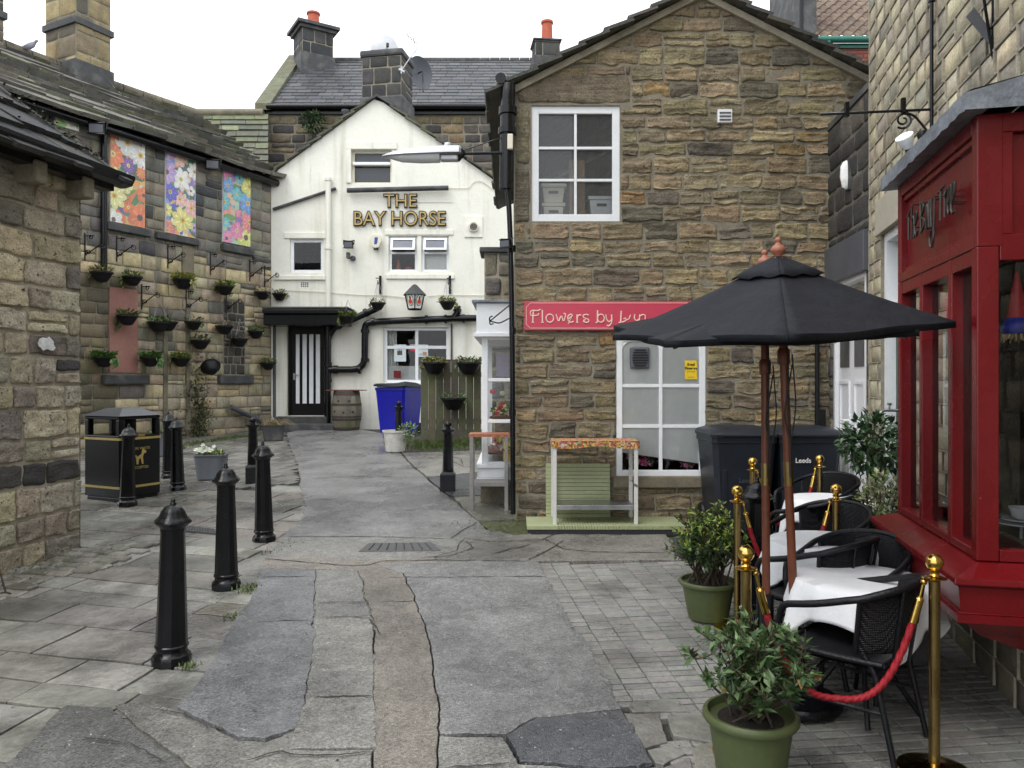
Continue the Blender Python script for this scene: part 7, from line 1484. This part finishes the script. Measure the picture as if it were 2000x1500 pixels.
# ---------------------------------------------------------------- bistro tables, cloths, chairs
def table(x, y, rz, label, clabel, seed):
    z0_ = gz(y); TH = .615
    t = thing('bistro_table', (x, y, z0_), label, 'table', 'bistro tables under white cloths', rz); m = MB(); m.lathe([(0, TH-.03), (.29, TH-.03), (.30, TH-.015), (.29, TH-.004), (0, TH-.004)], 32); m.build('tabletop', M['black_gloss'], t, 40)
    for k in range(4): a_ = k*1.5708+.5; c_, s_ = math.cos(a_), math.sin(a_); m = MB(); m.tube(bend([(.22*c_, .22*s_, TH-.035), (.05*c_, .05*s_, TH*.55), (.10*c_, .10*s_, TH*.35), (.25*c_, .25*s_, .0)]), .012, 8); m.build('leg', M['rattan_tube'], t, 60)
    m = MB(); A_ = .445; NA = 120; P_ = []; rng = R(seed); ph = rng.random()*6; nr = 9
    for i in range(-3, nr+1):
        row = []
        for k in range(NA):
            a_ = 2*math.pi*k/NA; L_ = A_/max(abs(math.cos(a_)), abs(math.sin(a_))); L_ = min(L_, .60); fall = L_-.305; cor = (fall-.13)/.17
            if i <= 0: q = .305*(i+3)/3; row.append(Vector((q*math.cos(a_), q*math.sin(a_), TH)))
            else:
                s = i/nr; fo = .5*math.sin(7*a_+ph)+.5*math.sin(11*a_+ph*2)+.4*math.sin(4*a_+1); q = .305+.012*min(1, s*4)+s*(.016+.030*fo)+.06*cor*s*(.6); row.append(Vector((q*math.cos(a_), q*math.sin(a_), TH-.004*min(1, s*3)-s*fall*(1-.08*abs(fo)))))
        P_.append(row)
    m.grid(P_, None, True); c = m.build('tablecloth', M['cloth'], None, 70); c.location = (x, y, z0_); c.rotation_euler = (0, 0, rz); s_ = c.modifiers.new('thick', 'SOLIDIFY'); s_.thickness = .002
    tag(c, clabel, 'tablecloth', 'white tablecloths on the bistro tables'); return t
TB = [(1.665, 3.66, .75, 'nearest round bistro table, its black legs showing beneath the cloth', 'white tablecloth on the nearest table, hanging in folds with pointed corners'),
      (1.79, 4.38, .9, 'middle round bistro table hidden under its cloth between chairs', 'white tablecloth on the middle table, half shaded behind the chair arms'),
      (2.33, 5.62, .6, 'farthest round bistro table, next to the wheelie bins', 'white tablecloth on the farthest table with one corner flipped out')]
for i, q in enumerate(TB): table(*q, 30+i)
def chair():
    t = thing('rattan_chair', (0, 0, 0), '', 'chair', 'black rattan chairs at the bistro tables'); rt = M['rattan_tube']; SH = .40; r_ = .013
    # seat faces +y; arms at the sides, curved back at -y
    m = MB(); P_ = []
    for j in range(9):
        y = -.20+.42*j/8; hw = .195+.02*math.sin(math.pi*j/8)+.012*(j/8); P_.append([Vector((hw*s, y, SH-.012*(1-s*s)*math.sin(math.pi*j/8))) for s in np.linspace(-1, 1, 9)])
    m.grid(P_); m.grid([[q-Vector((0, 0, .022)) for q in r] for r in P_]); m.build('seat', M['rattan'], t, 60)
    m = MB(); m.tube([P_[0][0]]+[P_[j][0] for j in range(1, 9)]+[P_[8][k] for k in range(1, 9)]+[P_[j][8] for j in range(7, -1, -1)]+[P_[0][k] for k in range(7, -1, -1)], .013, 8); m.build('seat_rim', rt, t, 60)
    m = MB(); P_ = []
    for i in range(9):
        z = SH+.03+(.285)*i/8; row = []
        for a_ in np.linspace(-1.22, 1.22, 15): k = 1+.16*i/8; row.append(Vector((.225*math.sin(a_)*k, -.03-.20*math.cos(a_)*k-.02*i/8, z+.0*(1-abs(a_))-.055*(abs(a_)/1.22)**2*i/8)))
        P_.append(row)
    m.grid(P_); b = m.build('backrest', M['rattan'], t, 60); so_ = b.modifiers.new('thick', 'SOLIDIFY'); so_.thickness = .012
    top = P_[8]; m = MB()
    loop = [Vector((-.255, .20, SH+.185)), Vector((-.262, .05, SH+.215)), top[0]+Vector((-.01, .03, .0))]+[q+Vector((0, -.005, .008)) for q in top]+[top[-1]+Vector((.01, .03, .0)), Vector((.262, .05, SH+.215)), Vector((.255, .20, SH+.185))]
    m.tube(bend([Vector((-.245, .22, SH+.10))]+loop+[Vector((.245, .22, SH+.10))], 2), .016, 8); m.build('arm_loop', rt, t, 60)
    m = MB()
    for a_ in (0, 14): m.tube([P_[0][a_], P_[4][a_], P_[8][a_]], .011, 6)
    for k in (4, 7, 10): m.tube([P_[0][k]+Vector((0, -.01, -.05)), P_[8][k]+Vector((0, -.01, 0))], .008, 6)
    m.build('back_stay', rt, t, 60)
    for s in (-1, 1):
        m = MB(); m.tube(bend([(s*.245, .22, SH+.11), (s*.225, .215, SH-.03), (s*.235, .24, 0)], 4), r_, 8); m.build('leg', rt, t, 60)
        m = MB(); m.tube(bend([(s*.20, -.12, SH+.04), (s*.19, -.17, SH-.04), (s*.20, -.25, .0)], 4), r_, 8); m.build('leg', rt, t, 60)
    m = MB()
    for s in (-1, 1): m.tube([(s*.228, .22, .20), (s*.195, -.20, .20)], .008, 6); m.tube([(s*.228, .22, .20), (0, .02, SH-.03)], .008, 6)
    m.build('stretcher', rt, t, 60); return t
ch = chair()
for x, y, face, lb in ((1.51, 3.42, 45, 'nearest rattan chair, seen from behind its back with the red rope hanging in front'), (1.76, 3.98, 130, 'rattan chair between the nearest and middle cloths, its back beside the red sill'), (1.64, 4.12, 42, 'rattan chair whose long arms cross in front of the middle tablecloth'), (1.95, 4.83, 125, 'rattan chair facing us across the middle tablecloth'), (2.12, 5.32, 42, 'rattan chair in front of the farthest tablecloth, beside the right middle brass post'), (2.40, 6.0, 125, 'farthest rattan chair, close to the white double door')):
    place(ch, Vector((x, y, gz(y))), math.radians(face), 'black '+lb)

# ---------------------------------------------------------------- brass rope posts and red ropes
def stanchion():
    t = thing('rope_post', (0, 0, 0), '', 'post', 'brass rope posts'); m = MB(); m.lathe([(.135, 0), (.14, .006), (.138, .014), (.10, .024), (.04, .032), (.024, .04)], 36); m.build('base', M['brass'], t, 50)
    m = MB(); m.lathe([(.0215, .036), (.0215, .775)], 20); m.build('pole', M['brass_pole'], t, 50)
    m = MB(); m.lathe([(.022, .772), (.026, .776), (.046, .782), (.047, .786), (.026, .790), (.018, .795), (.016, .803), (.022, .808), (.016, .813)]+[(.0345*math.sin(a_), .846-.0345*math.cos(a_)) for a_ in np.linspace(.42, math.pi, 14)], 24); m.build('finial', M['brass'], t, 50); return t
sp = stanchion(); SPOT = [(1845, 1482, 'right of the nearest chair, its round base fully in view'), (1459, 1470, 'left of the umbrella poles, behind the nearest potted shrub'), (1432, 1228, 'beside the second potted shrub, in front of the bell-capped bollard'), (1641, 1222, 'between the middle chairs and the red sill'), (1472, 1112, 'in front of the charcoal bins, far left of the roped area'), (1604, 1104, 'far right of the roped area by the white door')]
SP = []
for (x, y, lb), (tx, ty) in zip(SPOT, ((1825, 1082), (1457, 1065), (1440, 948), (1633, 945), (1470, 893), (1601, 888))):
    d = 1500*(1.7-.88)/(ty-685); p_ = Vector(((tx-1000)/1500*d, d, gz(d))); SP.append(p_); place(sp, p_, 0, 'brass rope post, '+lb)
def rope(a, b, sag, label, seed, steps=260):
    za, zb = a+Vector((0, 0, .765)), b+Vector((0, 0, .765)); dx = (zb-za); hv = Vector((dx.x, dx.y, 0)).normalized(); za += hv*.04; zb -= hv*.04
    t = thing('barrier_rope', za, label, 'rope', 'red twisted barrier ropes'); pts = []
    for i in range(steps+1):
        s = i/steps; e = .5+.5*np.sign(s-.5)*abs(2*s-1)**.78; q = za.lerp(zb, e); u_ = 2*s-1; q.z -= sag*(1-abs(u_)**2.3); pts.append(q-za)
    L_ = sum((pts[i+1]-pts[i]).length for i in range(steps)); k0, k1 = int(steps*.075), steps-int(steps*.075)
    rp = pts[k0:k1+1]; m = MB(); tw = lambda i, a_: .34*abs(math.sin(1.5*a_+i*L_/steps/.014))-.16
    m.tube(rp, .0130, 14, tw=tw); m.build('cord', M['rope_red'], t, 60)
    m = MB()
    for seg in (pts[:k0+3], pts[k1-2:][::-1]):
        n_ = len(seg); m.tube(seg[max(1, n_//3):], [.010]+[.0165]*(n_-max(1, n_//3)-1), 12); m.tube(seg[:n_//3+2], .006, 8); q = seg[0]; m.lathe([(.005, -.012), (.012, -.008), (.012, .008), (.005, .012)], 10, Matrix.Translation(q))
    m.builds('hook', M['brass'], t, smooth=60)
rope(SP[1], SP[0], .50, 'red twisted rope sagging low in front of the nearest chair', 1)
rope(SP[2], SP[3], .42, 'red twisted rope between the middle pair of brass posts', 2)
rope(SP[4], SP[5], .42, 'red twisted rope between the far pair of brass posts, before the bins', 3)

# ---------------------------------------------------------------- umbrellas
def umbrella(cor, apex, foot, top_of_pole, fin, label, plabel_h, seed):
    t = thing('parasol', foot, label, 'umbrella', 'black parasols over the bistro tables'); L0 = Vector(foot); A_ = Vector(apex)-L0; C_ = [Vector(c)-L0 for c in cor]; rng = R(seed)
    m = MB(); NR_, NS = 12, 14
    for k in range(4):
        a_, b_ = C_[k], C_[(k+1) % 4]; P_ = []
        for i in range(NR_+1):
            r_ = i/NR_; row = []
            for j in range(NS+1):
                s = j/NS; e_ = a_.lerp(b_, s); q = A_.lerp(e_, r_); q.z -= .022*math.sin(math.pi*s)*r_*(1-.35*r_)+.014*math.sin(math.pi*r_); q.z += .007*math.sin(9*s+seed+k)*r_*math.sin(math.pi*s)
                ed = 4*s*(1-s); q += (A_-e_)*.02*ed*r_; row.append(q)
            P_.append(row)
        P_.append([q+Vector((0, 0, -.028)) for q in P_[-1]])
        m.grid(P_)
    cn = m.build('canopy', M['canvas'], t, 38); s_ = cn.modifiers.new('thick', 'SOLIDIFY'); s_.thickness = .003
    m = MB()
    for k in range(4):
        a_, b_ = C_[k], C_[(k+1) % 4]; P_ = []
        for i in range(5): r_ = .27*i/4; P_.append([A_.lerp(a_.lerp(b_, j/8), r_)+Vector((0, 0, .022-.02*r_+.007*(i == 4)*math.sin(j*1.7+k)-.012*(i == 4))) for j in range(9)])
        m.grid(P_)
    v_ = m.build('vent_cap', M['canvas'], t, 60); s_ = v_.modifiers.new('thick', 'SOLIDIFY'); s_.thickness = .003
    T_ = Vector(top_of_pole)-L0; m = MB(); m.tube([Vector((0, 0, .05)), T_*.5, T_], .0205, 12); m.build('pole', M['wood_red'], t, 50)
    m = MB(); a0 = T_*.50; a1 = T_*.555; m.tube([a0, a1], .0225, 12); m.build('joint_sleeve', M['brass_pole'], t, 50)
    m = MB(); m.lathe([(.026, 0), (.03, .006), (.018, .014), (.02, .022), (.032, .035), (.036, .048), (.028, .062), (.014, .074), (.011, .082), (.017, .092), (.013, .104), (.0, .110)], 18, Matrix.Translation(Vector(fin)-L0)); m.build('finial', M['wood_finial'], t, 50)
    for k in range(8):
        e_ = C_[k//2] if k % 2 == 0 else C_[k//2].lerp(C_[(k//2+1) % 4], .5); m = MB(); d0 = A_+Vector((0, 0, -.05)); m.tube([d0, A_.lerp(e_, .5)+Vector((0, 0, -.062)), A_.lerp(e_, .93)+Vector((0, 0, -.045))], .009, 6); m.build('rib', M['wood_red'], t)
    m = MB(); m.lathe([(.028, -.06), (.036, -.04), (.036, 0), (.03, .02), (.02, .03)], 14, Matrix.Translation(A_+Vector((0, 0, -.06)))); m.lathe([(.024, -.05), (.029, -.04), (.029, .02), (.022, .03)], 14, Matrix.Translation(T_*.80)); m.builds('hub', M['wood_red'], t, smooth=50)
    m = MB(); q = T_*.8; m.tube(bend([q+Vector((.03, -.03, 0)), q+Vector((.05, -.03, -.25)), q+Vector((.025, -.03, -.42)), q+Vector((-.01, -.03, -.30)), q+Vector((.03, -.03, -.05))]), .0035, 5); m.tube([A_+Vector((0, -.03, -.1)), q+Vector((.01, -.03, .0)), T_*.52+Vector((0, -.03, 0))], .0035, 5); m.build('cord', M['dark'], t, 60); return t
def umb_base(p, tube_h, label):
    t = thing('parasol_weight', p, label, 'umbrella base', 'cast parasol bases'); m = MB(); m.lathe([(.20, 0), (.205, .015), (.195, .04), (.15, .06), (.09, .07), (.04, .085)], 32, fl=lambda a, z: .02*math.cos(12*a) if z > .01 else 0); m.build('weight', M['black_iron'], t, 40); m = MB(); m.lathe([(.034, .08), (.034, tube_h), (.0215, tube_h), (.0215, .08)], 16); m.build('tube', M['black_plastic'], t, 40)
ft = Vector((1.375, 3.70, gz(3.7)))
umbrella([(.51, 3.88, 1.935), (1.08, 3.0, 1.882), (2.01, 3.48, 1.972), (1.44, 4.36, 2.02)], (1.275, 3.68, 2.285), ft, (1.285, 3.68, 2.25), (1.275, 3.68, 2.283), 'front black parasol with a terracotta finial and tan wooden pole over the nearest table', 0, 1)
umb_base(ft, .36, 'dark cast base holding the front parasol, beneath the nearest chair')
ft = Vector((1.293, 3.9, gz(3.9)))
umbrella([(.60, 4.52, 2.03), (.66, 3.29, 1.872), (1.78, 3.36, 1.925), (1.86, 4.5, 1.99)], (1.285, 3.9, 2.16), ft, (1.283, 3.9, 2.19), (1.283, 3.9, 2.26), 'rear black parasol mostly hidden beneath the front one, on the straight dark pole', 0, 5)
umb_base(ft, .47, 'dark cast base holding the rear parasol, behind the nearest potted shrub')

# ---------------------------------------------------------------- potted shrubs
def pot(p, r, h_, label, seed, grow, cat='potted shrub'):
    t = thing('potted_shrub', p, label, cat, None); m = MB(); m.lathe([(r*.55, 0), (r*.70, .004), (r*.74, .03), (r*.92, h_*.84), (r*.93, h_*.87), (r*1.03, h_*.875), (r*1.07, h_*.91), (r*1.07, h_*.965), (r*1.03, h_), (r*.96, h_), (r*.93, h_*.9), (0, h_*.88)], 60, fl=lambda a, z: .012*(1 if math.cos(24*a) > .2 else 0) if .03 <= z < h_*.86 else 0); m.build('pot', M['pot_green'], t, 35)
    m = MB(); m.lathe([(r*.93, h_*.89), (r*.6, h_*.90), (0, h_*.91)], 20); m.build('soil', M['soil'], t); grow(t, h_*.88); return t
def shrub(seed, hgt, sp, nst, pal, L_, w, tippal, dens):
    def g_(t, z0):
        rng = R(seed); tw_ = MB(); lf = MB()
        for s in range(nst):
            a_ = rng.random()*6.28; q = sp*(.25+.75*rng.random()); H_ = hgt*rng.uniform(.6, 1.05)*(1-.25*(q/sp)**2); b_ = Vector((.05*rng.gauss(0, 1), .05*rng.gauss(0, 1), z0)); e_ = Vector((q*math.cos(a_), q*math.sin(a_), z0+H_)); md = b_.lerp(e_, .5)+Vector((q*.25*math.cos(a_), q*.25*math.sin(a_), H_*.02)); pts = bend([b_, md, e_], 4); tw_.tube(pts, [.006*(1-.75*i/len(pts)) for i in range(len(pts))], 5)
            br_ = [pts]
            for _ in range(5):
                k = rng.uniform(.35, .9); p_ = b_.lerp(md, k*2) if k < .5 else md.lerp(e_, k*2-1); d = Vector((rng.gauss(0, 1), rng.gauss(0, 1), rng.uniform(.2, 1.2))).normalized()*hgt*rng.uniform(.12, .28); tw_.tube([p_, p_+d*.6, p_+d+Vector((0, 0, .01))], [.003, .0025, .0015], 4); br_.append([p_, p_+d])
            for bi, B in enumerate(br_):
                n = int(dens*(1.4 if bi == 0 else 1))
                for _ in range(n):
                    k = rng.uniform(.30 if bi == 0 else .1, 1.0); f_ = k*(len(B)-1); i = min(int(f_), len(B)-2); p_ = B[i].lerp(B[i+1], f_-i); ax = (B[i+1]-B[i]).normalized(); an = rng.random()*6.28; s1 = ax.cross(Vector((.3, .8, .1))).normalized(); s2_ = ax.cross(s1); d = ax*.7+s1*math.cos(an)+s2_*math.sin(an); tip = k > .72
                    lf.leaf(p_, d, (rng.gauss(0, .3), rng.gauss(0, .3), 1), L_*rng.uniform(.35, 1.3), w*rng.uniform(.6, 1.15), jit(rng, (.20, .13, .04) if rng.random() < .02 else rng.choice(tippal if tip and p_.z > z0+hgt*.45 else pal), .3, .08))
        tw_.build('stems', M['twig'], t); lf.build('foliage', M['leaf'], t)
    return g_
EV_ = [(.026, .062, .016), (.045, .09, .026), (.065, .11, .036)]
pp = G(1466, 1530); pp.z = gz(pp.y); pot(pp, .172, .285, 'nearest green fluted pot with a loose leafy shrub at the bottom edge', 1, shrub(5, .44, .26, 26, EV_+[(.07, .11, .04)], .050, .026, [(.08, .14, .05), (.11, .17, .06), (.05, .10, .035)], 11))
pp = G(1383, 1207); pot(pp, .172, .245, 'second green fluted pot with a dense shrub tipped with bright lime leaves', 2, shrub(9, .54, .23, 46, EV_, .044, .024, [(.24, .33, .05), (.17, .27, .045), (.32, .38, .08)], 12))
t = thing('bay_laurel', W(1706, 1075, 5.75), 'dark leaved standard laurel tree against the white double door', 'tree'); t.location.z = gz(5.75); z0 = W(1700, 868, 5.75).z-t.location.z
m = MB(); m.tube([(0, 0, 0), (.01, 0, z0*.5), (0, 0, z0)], .018, 7); rng = R(4)
for _ in range(16): d = Vector((rng.gauss(0, 1), rng.gauss(0, 1), rng.gauss(.3, 1))).normalized()*.22; m.tube([(0, 0, z0-.15), (d.x*.5, d.y*.5, z0+d.z*.6-.05), (d.x, d.y, z0+d.z)], .005, 4)
m.build('trunk', M['twig'], t, 60); m = MB(); foliage(m, rng, (.0, 0, z0), .23, .2, .22, 560, .075, .034, [(.022, .055, .018), (.035, .08, .028), (.06, .11, .045)], .5, .35); foliage(m, rng, (-.16, -.05, z0+.02), .14, .12, .12, 110, .075, .034, [(.03, .07, .025), (.055, .10, .04)], .4); m.build('crown', M['leaf'], t)
m = MB(); m.lathe([(.12, 0), (.15, .26), (.16, .26), (.16, .29), (.14, .29), (.13, .25), (0, .25)], 24); m.build('pot', M['terracotta'], t, 40)
t = thing('variegated_bush', W(1722, 1060, 5.0), 'cream edged variegated bush under the laurel beside the red bay', 'bush'); t.location.z = gz(5.0); rng = R(8); zc = W(1722, 985, 5.0).z-t.location.z
m = MB(); foliage(m, rng, (0, 0, zc), .17, .16, .20, 620, .042, .026, [(.22, .23, .11), (.12, .16, .06), (.30, .30, .17), (.06, .10, .03)], .1, .2); foliage(m, rng, (-.1, -.05, zc-.2), .16, .14, .13, 260, .042, .026, [(.16, .19, .09), (.07, .11, .04)], .1); m.build('foliage', M['leaf'], t); m = MB()
for k in range(9): a_ = k*.7; m.tube([(0, 0, .2), (.08*math.cos(a_), .08*math.sin(a_), zc-.1), (.14*math.cos(a_), .14*math.sin(a_), zc+.1)], .005, 4)
m.build('stems', M['twig'], t); m = MB(); m.lathe([(.11, 0), (.14, .24), (.15, .24), (.15, .27), (.13, .27), (.12, .23), (0, .23)], 24); m.build('pot', M['terracotta'], t, 40)
t = thing('begonia_trough', W(1765, 1180, 4.35), 'low planting with red blooms tucked beneath the red bay sill', 'planter'); t.location.z = gz(4.35); t.location.x = 2.13; rng = R(15); m = MB(); foliage(m, rng, (0, 0, .36), .13, .24, .13, 320, .05, .032, [(.03, .06, .02), (.06, .09, .035), (.08, .07, .03)], .1); foliage(m, rng, (.02, -.1, .36), .12, .16, .10, 70, .035, .03, [(.30, .02, .03), (.4, .05, .05)], 0); m.build('foliage', M['leaf'], t); m = MB(); m.box(-.10, .10, -.24, .24, 0, .26); m.build('trough', M['stone_dark'], t, bevel=.01)
